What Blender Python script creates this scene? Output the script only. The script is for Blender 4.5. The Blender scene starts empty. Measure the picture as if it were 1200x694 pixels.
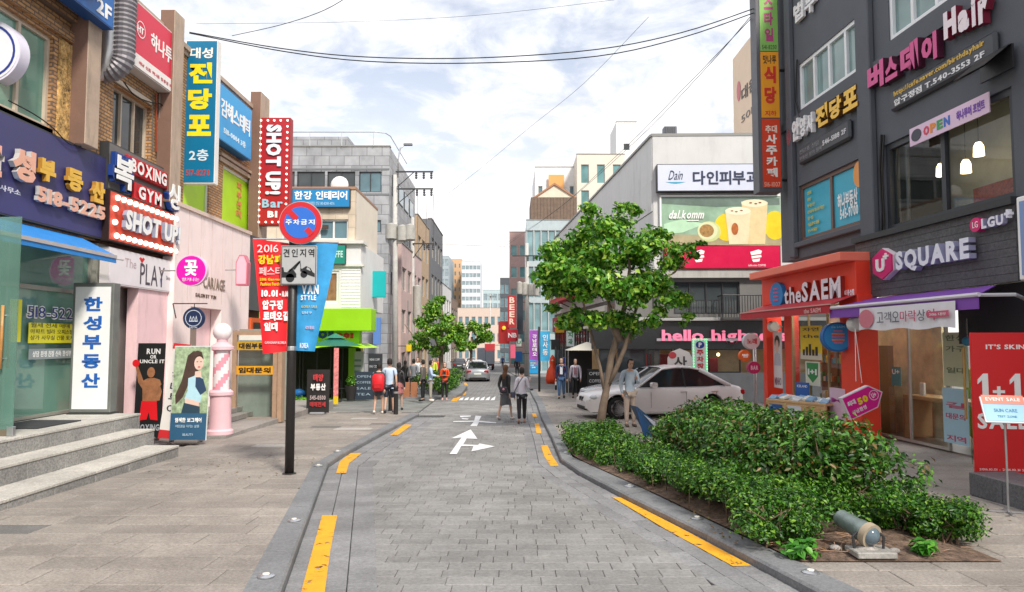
import bpy, math, random
import numpy as np
from mathutils import Vector, Matrix, noise as mnoise
random.seed(7); np.random.seed(7)
SC = bpy.context.scene; COL = SC.collection
# ------------------------------------------------------------------ camera
F = 850.0; CAMH = 2.0
PH = math.atan(53 / F); CP, SP = math.cos(PH), math.sin(PH)
cam = bpy.data.cameras.new('camera'); camo = bpy.data.objects.new('camera', cam); COL.objects.link(camo)
cam.lens = F * 36 / 1200; cam.sensor_width = 36; cam.sensor_fit = 'HORIZONTAL'; cam.clip_end = 3000; cam.clip_start = .1
camo.location = (0, 0, CAMH); camo.rotation_euler = (math.pi / 2 + PH, 0, 0)
SC.camera = camo
# ------------------------------------------------------------------ world and sun
SUN_EL, SUN_AZ = 44, 152
W = bpy.data.worlds.new('World'); SC.world = W; W.use_nodes = True
nt = W.node_tree; N = nt.nodes; Lk = nt.links; N.clear()
wo = N.new('ShaderNodeOutputWorld'); bg = N.new('ShaderNodeBackground')
sky = N.new('ShaderNodeTexSky'); sky.sky_type = 'NISHITA'; sky.sun_disc = False
sky.sun_elevation = math.radians(SUN_EL); sky.sun_rotation = math.radians(SUN_AZ)
tc = N.new('ShaderNodeTexCoord'); sep = N.new('ShaderNodeSeparateXYZ'); Lk.new(tc.outputs['Generated'], sep.inputs[0])
def mth(op, a, b=None, c=None):
    n = N.new('ShaderNodeMath'); n.operation = op
    for i, v in enumerate((a, b, c)):
        if v is None: continue
        if isinstance(v, (int, float)): n.inputs[i].default_value = v
        else: Lk.new(v, n.inputs[i])
    return n.outputs[0]
zz = mth('MAXIMUM', sep.outputs[2], 0.0); zd = mth('ADD', zz, .22)
cx = mth('DIVIDE', sep.outputs[0], zd); cy = mth('DIVIDE', sep.outputs[1], zd)
cmb = N.new('ShaderNodeCombineXYZ'); Lk.new(cx, cmb.inputs[0]); Lk.new(cy, cmb.inputs[1]); cmb.inputs[2].default_value = 3.1
n1 = N.new('ShaderNodeTexNoise'); n1.inputs['Scale'].default_value = 1.5; n1.inputs['Detail'].default_value = 8; n1.inputs['Roughness'].default_value = .62
n2 = N.new('ShaderNodeTexNoise'); n2.inputs['Scale'].default_value = 4.5; n2.inputs['Detail'].default_value = 7; n2.inputs['Roughness'].default_value = .6; n2.inputs['Distortion'].default_value = .5
Lk.new(cmb.outputs[0], n1.inputs['Vector']); Lk.new(cmb.outputs[0], n2.inputs['Vector'])
mixv = mth('ADD', mth('MULTIPLY', n1.outputs[0], .5), mth('MULTIPLY', n2.outputs[0], .5))
cov = N.new('ShaderNodeMapRange'); cov.inputs['From Min'].default_value = .35; cov.inputs['From Max'].default_value = .53
Lk.new(mixv, cov.inputs['Value'])
lum = N.new('ShaderNodeMapRange'); lum.inputs['From Min'].default_value = .4; lum.inputs['From Max'].default_value = .66
lum.inputs['To Min'].default_value = .82; lum.inputs['To Max'].default_value = 1.0; Lk.new(n2.outputs[0], lum.inputs['Value'])
# clouds over the physical sky; warm and whiter towards the horizon
hz = N.new('ShaderNodeMapRange'); hz.inputs['From Min'].default_value = .02; hz.inputs['From Max'].default_value = .42
hz.inputs['To Min'].default_value = 1; hz.inputs['To Max'].default_value = 0; Lk.new(zz, hz.inputs['Value'])
ccol = N.new('ShaderNodeMix'); ccol.data_type = 'RGBA'; ccol.inputs[6].default_value = (.97, .97, 1.0, 1); ccol.inputs[7].default_value = (1.02, .96, .91, 1)
Lk.new(hz.outputs[0], ccol.inputs[0])
cl = N.new('ShaderNodeVectorMath'); cl.operation = 'SCALE'; Lk.new(ccol.outputs[2], cl.inputs[0]); Lk.new(lum.outputs[0], cl.inputs['Scale'])
CLOUD_K = 8.0
cl2 = N.new('ShaderNodeVectorMath'); cl2.operation = 'SCALE'; Lk.new(cl.outputs[0], cl2.inputs[0]); cl2.inputs['Scale'].default_value = CLOUD_K
covh = mth('MAXIMUM', cov.outputs[0], mth('MULTIPLY', hz.outputs[0], .95))
covc = mth('ADD', mth('MULTIPLY', covh, .66), .34)
mx = N.new('ShaderNodeMix'); mx.data_type = 'RGBA'; Lk.new(covc, mx.inputs[0]); Lk.new(sky.outputs[0], mx.inputs[6]); Lk.new(cl2.outputs[0], mx.inputs[7])
Lk.new(mx.outputs[2], bg.inputs[0]); bg.inputs[1].default_value = .10; Lk.new(bg.outputs[0], wo.inputs[0])
sl = bpy.data.lights.new('sun', 'SUN'); sl.energy = 2.3; sl.angle = math.radians(9); sl.color = (1, .93, .82)
so = bpy.data.objects.new('sun', sl); COL.objects.link(so)
# sky texture azimuth: 0 = +Y, clockwise seen from above
_a = math.radians(SUN_AZ); _e = math.radians(SUN_EL)
sd = Vector((math.sin(_a) * math.cos(_e), math.cos(_a) * math.cos(_e), math.sin(_e)))
so.rotation_euler = sd.to_track_quat('Z', 'Y').to_euler(); so.location = (0, 0, 40)
SC.view_settings.view_transform = 'Standard'; SC.view_settings.look = 'None'; SC.view_settings.exposure = .84
SC.view_settings.gamma = 1; SC.view_settings.use_curve_mapping = False
SC.cycles.max_bounces = 6; SC.cycles.transparent_max_bounces = 12; SC.cycles.use_denoising = True
# ------------------------------------------------------------------ geometry of the place
def ray(px, py):
    dx = (px - 600) / F; dz = (347 - py) / F
    return Vector((dx, CP - dz * SP, SP + dz * CP))
_r = ray(600, 415); SL = -_r.z / _r.y            # the street falls away gently
def gz(x, y): return -SL * min(y, 260)
def G(px, py, h=0.0):                            # a point of the photo on the ground (or h above it)
    r = ray(px, py); t = (h - CAMH) / (r.z + SL * r.y); return Vector((r.x * t, r.y * t, CAMH + r.z * t))
def D(px, py, y):                                # a point of the photo at a known distance
    r = ray(px, py); t = y / r.y; return Vector((r.x * t, y, CAMH + r.z * t))
class Fr:                                        # a facade frame: x along, y into the building, z up
    def __init__(s, loc, rz): s.loc = Vector(loc); s.rz = rz; s.m = Matrix.Translation(s.loc) @ Matrix.Rotation(rz, 4, 'Z'); s.i = s.m.inverted()
    def uv(s, px, py, w=0.0):
        o = s.i @ Vector((0, 0, CAMH)); d = (s.i.to_3x3() @ ray(px, py)); t = (w - o.y) / d.y; p = o + d * t; return p.x, p.z
    def box(s, x0, y0t, y0b, x1, y1t, y1b, w=0.0):   # u0,u1,vbottom,vtop of a rectangle seen in perspective
        a = s.uv(x0, y0t, w); b = s.uv(x0, y0b, w); c = s.uv(x1, y1t, w); d = s.uv(x1, y1b, w)
        return (a[0] + b[0]) / 2, (c[0] + d[0]) / 2, (b[1] + d[1]) / 2, (a[1] + c[1]) / 2
# ------------------------------------------------------------------ objects
def obj(name, me, parent=None, loc=(0, 0, 0), rot=(0, 0, 0), kind=None, scale=None):
    o = bpy.data.objects.new(name, me); COL.objects.link(o)
    if parent is not None: o.parent = parent
    o.location = loc; o.rotation_euler = rot
    if scale is not None: o.scale = scale
    if kind: o['kind'] = kind
    return o
def tag(o, label, cat, group=None, kind=None):
    if label: o['label'] = label
    if cat: o['category'] = cat
    if group: o['group'] = group
    if kind: o['kind'] = kind
    return o
def thing(name, label, cat, loc=(0, 0, 0), rz=0.0, group=None):
    o = obj(name, None, None, loc, (0, 0, rz)); o.empty_display_size = .2
    return tag(o, label, cat, group)
def fthing(name, label, cat, fr, group=None, u=0, v=0, w=0):
    return thing(name, label, cat, fr.m @ Vector((u, w, v)), fr.rz, group)
def copy_tree(o, parent=None):
    c = o.copy(); COL.objects.link(c); c.parent = parent
    for ch in list(o.children): copy_tree(ch, c)
    return c
class MB:
    def __init__(s): s.v = []; s.f = []; s.m = []; s.k = 0; s.T = None
    def mat(s, k): s.k = k; return s
    def add(s, vs, fs, k=None):
        b = len(s.v); s.v += [tuple(s.T @ Vector(p)) if s.T else tuple(p) for p in vs]
        for f in fs: s.f.append(tuple(b + i for i in f)); s.m.append(s.k if k is None else k)
        return s
    def box(s, x0, x1, y0, y1, z0, z1, k=None):
        if x0 > x1: x0, x1 = x1, x0
        if y0 > y1: y0, y1 = y1, y0
        if z0 > z1: z0, z1 = z1, z0
        return s.add([(x0, y0, z0), (x1, y0, z0), (x1, y1, z0), (x0, y1, z0), (x0, y0, z1), (x1, y0, z1), (x1, y1, z1), (x0, y1, z1)],
              [(0, 3, 2, 1), (4, 5, 6, 7), (0, 1, 5, 4), (1, 2, 6, 5), (2, 3, 7, 6), (3, 0, 4, 7)], k)
    def bbox(s, x0, x1, y0, y1, z0, z1, b=.01, k=None):     # chamfered box
        P = []; idx = {}
        for i, x in enumerate((x0, x1)):
            for j, y in enumerate((y0, y1)):
                for l, z in enumerate((z0, z1)):
                    sx, sy, sz = (b, -b)[i], (b, -b)[j], (b, -b)[l]
                    idx[i, j, l] = len(P); P += [(x, y + sy, z + sz), (x + sx, y, z + sz), (x + sx, y + sy, z)]
        q = lambda i, j, l, a: idx[i, j, l] + a
        Fs = [(q(0,0,0,0), q(0,0,1,0), q(0,1,1,0), q(0,1,0,0)), (q(1,0,0,0), q(1,1,0,0), q(1,1,1,0), q(1,0,1,0)),
              (q(0,0,0,1), q(1,0,0,1), q(1,0,1,1), q(0,0,1,1)), (q(0,1,0,1), q(0,1,1,1), q(1,1,1,1), q(1,1,0,1)),
              (q(0,0,0,2), q(0,1,0,2), q(1,1,0,2), q(1,0,0,2)), (q(0,0,1,2), q(1,0,1,2), q(1,1,1,2), q(0,1,1,2))]
        for i in (0, 1):
            for j in (0, 1): Fs.append((q(i,j,0,0), q(i,j,1,0), q(i,j,1,1), q(i,j,0,1)))
            for l in (0, 1): Fs.append((q(i,0,l,0), q(i,1,l,0), q(i,1,l,2), q(i,0,l,2)))
        for j in (0, 1):
            for l in (0, 1): Fs.append((q(0,j,l,1), q(1,j,l,1), q(1,j,l,2), q(0,j,l,2)))
        for i in (0, 1):
            for j in (0, 1):
                for l in (0, 1): Fs.append((q(i,j,l,0), q(i,j,l,1), q(i,j,l,2)))
        return s.add(P, Fs, k)
    def prism(s, poly, y0, y1, k=None, axis='y'):            # polygon in x,z pushed along y (or x,y along z)
        n = len(poly)
        if axis == 'y': P = [(a, y0, b) for a, b in poly] + [(a, y1, b) for a, b in poly]
        elif axis == 'z': P = [(a, b, y0) for a, b in poly] + [(a, b, y1) for a, b in poly]
        else: P = [(y0, a, b) for a, b in poly] + [(y1, a, b) for a, b in poly]
        return s.add(P, [tuple(range(n)), tuple(range(2 * n - 1, n - 1, -1))] + [(i, i + n, (i + 1) % n + n, (i + 1) % n) for i in range(n)], k)
    def tube(s, pts, r, n=8, k=None, cap=True):
        pts = [Vector(p) for p in pts]; rs = r if isinstance(r, (list, tuple)) else [r] * len(pts); rings = []; up = None
        for i, p in enumerate(pts):
            d = (pts[min(i + 1, len(pts) - 1)] - pts[max(i - 1, 0)])
            d = d.normalized() if d.length > 1e-9 else Vector((0, 0, 1))
            if up is None: up = Vector((0, 0, 1)) if abs(d.z) < .9 else Vector((1, 0, 0))
            a = d.cross(up).normalized(); b = a.cross(d).normalized(); up = b
            rings.append([p + (a * math.cos(t) + b * math.sin(t)) * rs[i] for t in [2 * math.pi * j / n for j in range(n)]])
        V = [q for rg in rings for q in rg]; Fs = []
        for i in range(len(pts) - 1):
            for j in range(n): Fs.append((i * n + j, i * n + (j + 1) % n, (i + 1) * n + (j + 1) % n, (i + 1) * n + j))
        if cap: Fs += [tuple(range(n - 1, -1, -1)), tuple(range((len(pts) - 1) * n, len(pts) * n))]
        return s.add(V, Fs, k)
    def lathe(s, prof, c=(0, 0, 0), n=16, k=None, axis='z'):
        V = []
        for r, z in prof:
            for j in range(n):
                t = 2 * math.pi * j / n; a, b = r * math.cos(t), r * math.sin(t)
                V.append((c[0] + a, c[1] + b, c[2] + z) if axis == 'z' else ((c[0] + a, c[1] + z, c[2] + b) if axis == 'y' else (c[0] + z, c[1] + a, c[2] + b)))
        Fs = []
        for i in range(len(prof) - 1):
            for j in range(n): Fs.append((i * n + j, i * n + (j + 1) % n, (i + 1) * n + (j + 1) % n, (i + 1) * n + j))
        if prof[0][0] > 1e-4: Fs.append(tuple(range(n - 1, -1, -1)))
        if prof[-1][0] > 1e-4: Fs.append(tuple(range((len(prof) - 1) * n, len(prof) * n)))
        return s.add(V, Fs, k)
    def disc(s, c, r, y0, y1, n=28, k=None, rz=None):        # round plate facing -y
        rz = rz or r
        return s.prism([(c[0] + r * math.cos(2 * math.pi * j / n), c[1] + rz * math.sin(2 * math.pi * j / n)) for j in range(n)], y0, y1, k)
    def ball(s, c, r, n=12, m=8, k=None, sc=(1, 1, 1)):
        V = []; Fs = []
        for i in range(m + 1):
            for j in range(n):
                a = math.pi * i / m; b = 2 * math.pi * j / n
                V.append((c[0] + r * sc[0] * math.sin(a) * math.cos(b), c[1] + r * sc[1] * math.sin(a) * math.sin(b), c[2] - r * sc[2] * math.cos(a)))
        for i in range(m):
            for j in range(n): Fs.append((i * n + j, i * n + (j + 1) % n, (i + 1) * n + (j + 1) % n, (i + 1) * n + j))
        return s.add(V, Fs, k)
    def mesh(s, name, mats, smooth=None):
        me = bpy.data.meshes.new(name); me.from_pydata(s.v, [], s.f)
        for m_ in (mats if isinstance(mats, (list, tuple)) else [mats]): me.materials.append(m_)
        if len(s.m): me.polygons.foreach_set('material_index', s.m)
        if smooth: me.polygons.foreach_set('use_smooth', [True] * len(s.f))
        me.update()
        if smooth and smooth is not True:
            try: me.set_sharp_from_angle(angle=math.radians(smooth))
            except Exception: pass
        return me
    def build(s, name, mats, parent=None, smooth=None, kind=None, loc=(0, 0, 0), rot=(0, 0, 0), label=None):
        if not s.f: return None
        me = s.mesh(name, mats, smooth)
        import bmesh as _b
        b = _b.new(); b.from_mesh(me); _b.ops.recalc_face_normals(b, faces=b.faces); b.to_mesh(me); b.free()
        o = obj(name, me, parent, loc, rot, kind)
        if label: o['label'] = label
        return o
# ------------------------------------------------------------------ materials
_M = {}
ORD = 'first second third fourth fifth sixth seventh eighth ninth tenth eleventh twelfth thirteenth'.split()
def lin(c):
    if isinstance(c, str):
        c = [int(c[i:i + 2], 16) / 255 for i in (0, 2, 4)]
        return tuple(x / 12.92 if x <= .04045 else ((x + .055) / 1.055) ** 2.4 for x in c)
    return c
def mat(name, col, rough=.6, var=.10, scale=2.5, bump=0.0, bscale=60, metal=0.0, rnd=0.0, emit=0.0, spec=.5, dirt=0.0, alpha=1.0):
    if name in _M: return _M[name]
    col = lin(col); m = bpy.data.materials.new(name); m.use_nodes = True; t = m.node_tree; n = t.nodes; l = t.links
    b = n['Principled BSDF']; b.inputs['Roughness'].default_value = rough; b.inputs['Metallic'].default_value = metal
    b.inputs['Specular IOR Level'].default_value = spec
    co = n.new('ShaderNodeTexCoord'); nz = n.new('ShaderNodeTexNoise'); nz.inputs['Scale'].default_value = scale; nz.inputs['Detail'].default_value = 6
    nz.inputs['Roughness'].default_value = .65; l.new(co.outputs['Object'], nz.inputs['Vector'])
    mr = n.new('ShaderNodeMapRange'); mr.inputs['From Min'].default_value = .3; mr.inputs['From Max'].default_value = .7
    mr.inputs['To Min'].default_value = 1 - var; mr.inputs['To Max'].default_value = 1 + var; l.new(nz.outputs[0], mr.inputs['Value'])
    val = mr.outputs[0]
    if rnd:
        ge = n.new('ShaderNodeNewGeometry'); oi = n.new('ShaderNodeObjectInfo'); a = n.new('ShaderNodeMath'); a.operation = 'ADD'
        l.new(ge.outputs['Random Per Island'], a.inputs[0]); l.new(oi.outputs['Random'], a.inputs[1])
        fr = n.new('ShaderNodeMath'); fr.operation = 'FRACT'; l.new(a.outputs[0], fr.inputs[0])
        r2 = n.new('ShaderNodeMapRange'); r2.inputs['To Min'].default_value = 1 - rnd; r2.inputs['To Max'].default_value = 1 + rnd; l.new(fr.outputs[0], r2.inputs['Value'])
        mu = n.new('ShaderNodeMath'); mu.operation = 'MULTIPLY'; l.new(val, mu.inputs[0]); l.new(r2.outputs[0], mu.inputs[1]); val = mu.outputs[0]
    vm = n.new('ShaderNodeVectorMath'); vm.operation = 'SCALE'; vm.inputs[0].default_value = col; l.new(val, vm.inputs['Scale'])
    out = vm.outputs[0]
    if dirt:
        nd = n.new('ShaderNodeTexNoise'); nd.inputs['Scale'].default_value = scale * 3.1; nd.inputs['Detail'].default_value = 8; nd.inputs['Roughness'].default_value = .75
        mp = n.new('ShaderNodeMapping'); mp.inputs['Scale'].default_value = (1, 1, .22); l.new(co.outputs['Object'], mp.inputs[0]); l.new(mp.outputs[0], nd.inputs['Vector'])
        dr = n.new('ShaderNodeMapRange'); dr.inputs['From Min'].default_value = .5; dr.inputs['From Max'].default_value = .75; dr.inputs['To Max'].default_value = dirt; l.new(nd.outputs[0], dr.inputs['Value'])
        mm = n.new('ShaderNodeMix'); mm.data_type = 'RGBA'; l.new(dr.outputs[0], mm.inputs[0]); l.new(out, mm.inputs[6]); mm.inputs[7].default_value = (.10, .085, .07, 1); out = mm.outputs[2]
    l.new(out, b.inputs['Base Color'])
    rr = n.new('ShaderNodeMapRange'); rr.inputs['To Min'].default_value = max(rough - .12, .02); rr.inputs['To Max'].default_value = min(rough + .12, 1); l.new(nz.outputs[0], rr.inputs['Value']); l.new(rr.outputs[0], b.inputs['Roughness'])
    if bump:
        nb = n.new('ShaderNodeTexNoise'); nb.inputs['Scale'].default_value = bscale; nb.inputs['Detail'].default_value = 4; l.new(co.outputs['Object'], nb.inputs['Vector'])
        bp = n.new('ShaderNodeBump'); bp.inputs['Strength'].default_value = bump; bp.inputs['Distance'].default_value = .01; l.new(nb.outputs[0], bp.inputs['Height']); l.new(bp.outputs[0], b.inputs['Normal'])
    if emit:
        l.new(out, b.inputs['Emission Color']); b.inputs['Emission Strength'].default_value = emit
    _M[name] = m; return m
def speckle(name, col, amt=.25, scale=90, rnd=.1, rough=.75, var=.08, vscale=.6, dark=None, bump=.2):   # granite and stone
    if name in _M: return _M[name]
    m = mat(name, col, rough, var, vscale, rnd=rnd, bump=bump, bscale=scale); t = m.node_tree; n = t.nodes; l = t.links; b = n['Principled BSDF']
    src = b.inputs['Base Color'].links[0].from_socket; co = n['Texture Coordinate']
    z = n.new('ShaderNodeTexNoise'); z.inputs['Scale'].default_value = scale * .5; z.inputs['Detail'].default_value = 5; z.inputs['Roughness'].default_value = .9; amt *= 1.7
    ge = n.new('ShaderNodeNewGeometry'); l.new(ge.outputs['Position'], z.inputs['Vector'])
    r = n.new('ShaderNodeMapRange'); r.inputs['From Min'].default_value = .35; r.inputs['From Max'].default_value = .65; r.inputs['To Min'].default_value = 1 - amt; r.inputs['To Max'].default_value = 1 + amt; l.new(z.outputs[0], r.inputs['Value'])
    z2 = n.new('ShaderNodeTexNoise'); z2.inputs['Scale'].default_value = .9; z2.inputs['Detail'].default_value = 7; z2.inputs['Roughness'].default_value = .7; l.new(ge.outputs['Position'], z2.inputs['Vector'])
    r3 = n.new('ShaderNodeMapRange'); r3.inputs['From Min'].default_value = .35; r3.inputs['From Max'].default_value = .7; r3.inputs['To Min'].default_value = 1.18; r3.inputs['To Max'].default_value = .76; l.new(z2.outputs[0], r3.inputs['Value'])
    mu = n.new('ShaderNodeMath'); mu.operation = 'MULTIPLY'; l.new(r.outputs[0], mu.inputs[0]); l.new(r3.outputs[0], mu.inputs[1])
    v = n.new('ShaderNodeVectorMath'); v.operation = 'SCALE'; l.new(src, v.inputs[0]); l.new(mu.outputs[0], v.inputs['Scale']); l.new(v.outputs[0], b.inputs['Base Color'])
    return m
def brickmat(name, c1, c2, mortar, bw=.22, bh=.07, ms=.012, rough=.85, bump=.6):
    if name in _M: return _M[name]
    m = mat(name, c1, rough, .15, 3); t = m.node_tree; n = t.nodes; l = t.links; b = n['Principled BSDF']
    co = n['Texture Coordinate']; sp = n.new('ShaderNodeSeparateXYZ'); l.new(co.outputs['Object'], sp.inputs[0])
    ad = n.new('ShaderNodeMath'); ad.operation = 'ADD'; l.new(sp.outputs[0], ad.inputs[0]); l.new(sp.outputs[1], ad.inputs[1])
    cb = n.new('ShaderNodeCombineXYZ'); l.new(ad.outputs[0], cb.inputs[0]); l.new(sp.outputs[2], cb.inputs[1])
    br = n.new('ShaderNodeTexBrick'); l.new(cb.outputs[0], br.inputs['Vector']); br.inputs['Scale'].default_value = 1
    br.inputs['Brick Width'].default_value = bw; br.inputs['Row Height'].default_value = bh; br.inputs['Mortar Size'].default_value = ms
    br.inputs['Color1'].default_value = (*lin(c1), 1); br.inputs['Color2'].default_value = (*lin(c2), 1); br.inputs['Mortar'].default_value = (*lin(mortar), 1)
    nz = n.new('ShaderNodeTexNoise'); nz.inputs['Scale'].default_value = 1.3; nz.inputs['Detail'].default_value = 8; l.new(co.outputs['Object'], nz.inputs['Vector'])
    r = n.new('ShaderNodeMapRange'); r.inputs['From Min'].default_value = .3; r.inputs['From Max'].default_value = .7; r.inputs['To Min'].default_value = .75; r.inputs['To Max'].default_value = 1.2; l.new(nz.outputs[0], r.inputs['Value'])
    v = n.new('ShaderNodeVectorMath'); v.operation = 'SCALE'; l.new(br.outputs[0], v.inputs[0]); l.new(r.outputs[0], v.inputs['Scale']); l.new(v.outputs[0], b.inputs['Base Color'])
    bp = n.new('ShaderNodeBump'); bp.invert = True; bp.inputs['Strength'].default_value = bump; bp.inputs['Distance'].default_value = .01; l.new(br.outputs['Fac'], bp.inputs['Height']); l.new(bp.outputs[0], b.inputs['Normal'])
    return m
def glass(name, tint, clear=.0, rough=.03):      # shop glass: a tinted sheet that mirrors the street
    if name in _M: return _M[name]
    m = bpy.data.materials.new(name); m.use_nodes = True; t = m.node_tree; n = t.nodes; l = t.links; b = n['Principled BSDF']; tint = lin(tint)
    co = n.new('ShaderNodeTexCoord'); z = n.new('ShaderNodeTexNoise'); z.inputs['Scale'].default_value = .7; z.inputs['Detail'].default_value = 3; l.new(co.outputs['Object'], z.inputs['Vector'])
    r = n.new('ShaderNodeMapRange'); r.inputs['From Min'].default_value = .3; r.inputs['From Max'].default_value = .7; r.inputs['To Min'].default_value = .7; r.inputs['To Max'].default_value = 1.25; l.new(z.outputs[0], r.inputs['Value'])
    v = n.new('ShaderNodeVectorMath'); v.operation = 'SCALE'; v.inputs[0].default_value = tint; l.new(r.outputs[0], v.inputs['Scale']); l.new(v.outputs[0], b.inputs['Base Color'])
    b.inputs['Roughness'].default_value = rough; b.inputs['IOR'].default_value = 1.5
    nb = n.new('ShaderNodeBump'); nb.inputs['Strength'].default_value = .06; nb.inputs['Distance'].default_value = .02; z3 = n.new('ShaderNodeTexNoise'); z3.inputs['Scale'].default_value = 1.6; l.new(co.outputs['Object'], z3.inputs['Vector']); l.new(z3.outputs[0], nb.inputs['Height']); l.new(nb.outputs[0], b.inputs['Normal'])
    if clear > 0:
        tr = n.new('ShaderNodeBsdfTransparent'); tr.inputs[0].default_value = (.9, .95, .93, 1); gl = n.new('ShaderNodeBsdfGlossy'); gl.inputs['Roughness'].default_value = .02
        fr = n.new('ShaderNodeFresnel'); ge_ = n.new('ShaderNodeNewGeometry'); io = n.new('ShaderNodeMapRange'); io.inputs['To Min'].default_value = 1.5; io.inputs['To Max'].default_value = 1 / 1.5; l.new(ge_.outputs['Backfacing'], io.inputs['Value']); l.new(io.outputs[0], fr.inputs[0]); mA = n.new('ShaderNodeMixShader'); l.new(fr.outputs[0], mA.inputs[0]); l.new(tr.outputs[0], mA.inputs[1]); l.new(gl.outputs[0], mA.inputs[2])
        mB = n.new('ShaderNodeMixShader'); mB.inputs[0].default_value = clear; l.new(b.outputs[0], mB.inputs[1]); l.new(mA.outputs[0], mB.inputs[2]); l.new(mB.outputs[0], n['Material Output'].inputs[0])
    _M[name] = m; return m
def leafmat(name, cols):
    if name in _M: return _M[name]
    m = bpy.data.materials.new(name); m.use_nodes = True; t = m.node_tree; n = t.nodes; l = t.links; b = n['Principled BSDF']
    ge = n.new('ShaderNodeNewGeometry'); cr = n.new('ShaderNodeValToRGB'); e = cr.color_ramp.elements
    while len(e) < len(cols): e.new(.5)
    for i, c in enumerate(cols): e[i].position = i / (len(cols) - 1); e[i].color = (*lin(c), 1)
    l.new(ge.outputs['Random Per Island'], cr.inputs[0]); l.new(cr.outputs[0], b.inputs['Base Color']); b.inputs['Roughness'].default_value = .42
    ts = n.new('ShaderNodeBsdfTranslucent'); l.new(cr.outputs[0], ts.inputs[0]); mx_ = n.new('ShaderNodeMixShader'); mx_.inputs[0].default_value = .22
    l.new(b.outputs[0], mx_.inputs[1]); l.new(ts.outputs[0], mx_.inputs[2]); l.new(mx_.outputs[0], n['Material Output'].inputs[0]); _M[name] = m; return m
def solid(h, rough=.5, var=.05, emit=0.0): return mat('paint_' + h + ('_lit%d' % int(emit * 10) if emit else ''), h, rough, var, 2.0, emit=emit)
# ------------------------------------------------------------------ lettering
_G = {}
_cu = bpy.data.curves.new('type', 'FONT'); _cu.size = 1; _cu.resolution_u = 2; _cu.extrude = .1; _cu.fill_mode = 'BOTH'
_TX = (_cu, bpy.data.objects.new('type', _cu))
def glyph(ch, bold):
    key = (ch, bold)
    if key in _G: return _G[key]
    cu, o = _TX; cu.body = ch; cu.offset = bold; me = o.to_mesh()
    v = np.empty(len(me.vertices) * 3); me.vertices.foreach_get('co', v); v = v.reshape(-1, 3).copy()
    f = [tuple(p.vertices) for p in me.polygons]; nz = [abs(p.normal.z) > .5 for p in me.polygons]
    o.to_mesh_clear()
    _G[key] = (v, f, nz); return _G[key]
def layout(s, bold, gap, mono=False):
    x = 0; out = []
    for ch in s:
        if ch == ' ': x += .32; continue
        v, f, nz = glyph(ch, bold)
        if not len(v): continue
        mn, mxx = v[:, 0].min(), v[:, 0].max(); q = v.copy(); q[:, 0] += x - mn; out.append((q, f, nz)); x += mxx - mn + gap
    return out
def letters(parent, s, u0, u1, v0, v1, w, m, bold=.02, depth=.01, split=False, side=None, slant=0.0, gap=.09, name='lettering', turn=0, kx=None, arc=0):
    gl = layout(s, bold, gap)
    if not gl: return []
    A = np.concatenate([g[0] for g in gl]); a0 = A.min(0); a1 = A.max(0)
    sx = (u1 - u0) / max(a1[0] - a0[0], 1e-6); sz = (v1 - v0) / max(a1[1] - a0[1], 1e-6)
    if turn:                                   # reads downwards, letters lying on their side
        sx = (v1 - v0) / (a1[0] - a0[0]); sz = (u1 - u0) / (a1[1] - a0[1])
    res = []; mb = MB()
    for q, f, nz in gl:
        X = (q[:, 0] - a0[0]) * sx; Z = (q[:, 1] - a0[1]) * sz; Y = w - (q[:, 2] + .1) / .2 * depth
        if turn: V = np.stack([u0 + Z, Y, v1 - X], 1)
        else: V = np.stack([u0 + X + slant * Z, Y, v0 + Z], 1)
        if split:
            c = V.mean(0); mb = MB()
            mb.add([tuple(p) for p in (V - c)], f); mb.m = [0 if z else 1 for z in nz] if side else [0] * len(f)
            me = mb.mesh('letter', [m, side] if side else m); res.append(obj('letter', me, parent, tuple(c)))
        else:
            b = len(mb.v); mb.add([tuple(p) for p in V], f)
            if side: mb.m[-len(f):] = [0 if z else 1 for z in nz]
    if not split: res.append(obj(name, mb.mesh(name, [m, side] if side else m), parent))
    return res
def column_text(parent, s, u0, u1, v0, v1, w, m, bold=.03, depth=.01, split=True, side=None, frac=.82):
    n = len(s); h = (v1 - v0) / n; r = []
    for i, ch in enumerate(s):
        if ch == ' ': continue
        t = v1 - i * h; r += letters(parent, ch, u0, u1, t - h * frac, t, w, m, bold, depth, split, side)
    return r
def fill_text(mb_parent, rows, u0, u1, v0, v1, w, m, bold=.0, depth=.004, name='small_print'):
    n = len(rows); h = (v1 - v0) / n
    for i, s in enumerate(rows):
        if not s: continue
        k = min(1.0, .25 + len(s) * .09)
        letters(mb_parent, s, u0, u0 + (u1 - u0) * k, v1 - (i + .75) * h, v1 - i * h, w, m, bold, depth, name=name)
# ------------------------------------------------------------------ generic makers
WHITE = solid('f2f2f0'); BLACK = solid('151515'); DKGREY = solid('3a3b3d'); RED = solid('d3141f'); STEEL = mat('brushed_steel', (.55, .56, .58), .35, .08, 6, metal=.9)
DARKMETAL = mat('dark_metal', (.05, .05, .055), .45, .1, 5, metal=.5); ALU = mat('aluminium_frame', (.5, .48, .45), .4, .1, 4, metal=.4)
def panel_sign(name, label, cat, fr, bx, w, depth, face, frame=None, group=None, rim=.03):
    """a box sign on a facade: bx = (u0,u1,v0,v1); the face stands w in front of the frame's plane (negative = towards the street)"""
    u0, u1, v0, v1 = bx; t = fthing(name, label, cat, fr, group, u0, v0, w)
    W_, H = u1 - u0, v1 - v0
    MB().box(0, W_, .006, depth, 0, H).build('casing', frame or DKGREY, t)
    MB().box(rim, W_ - rim, 0, .02, rim, H - rim).build('face', face, t)
    t['W'] = W_; t['H'] = H
    return t, W_, H
def clean(t):
    for k in ('W', 'H'):
        if k in t: del t[k]
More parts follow.
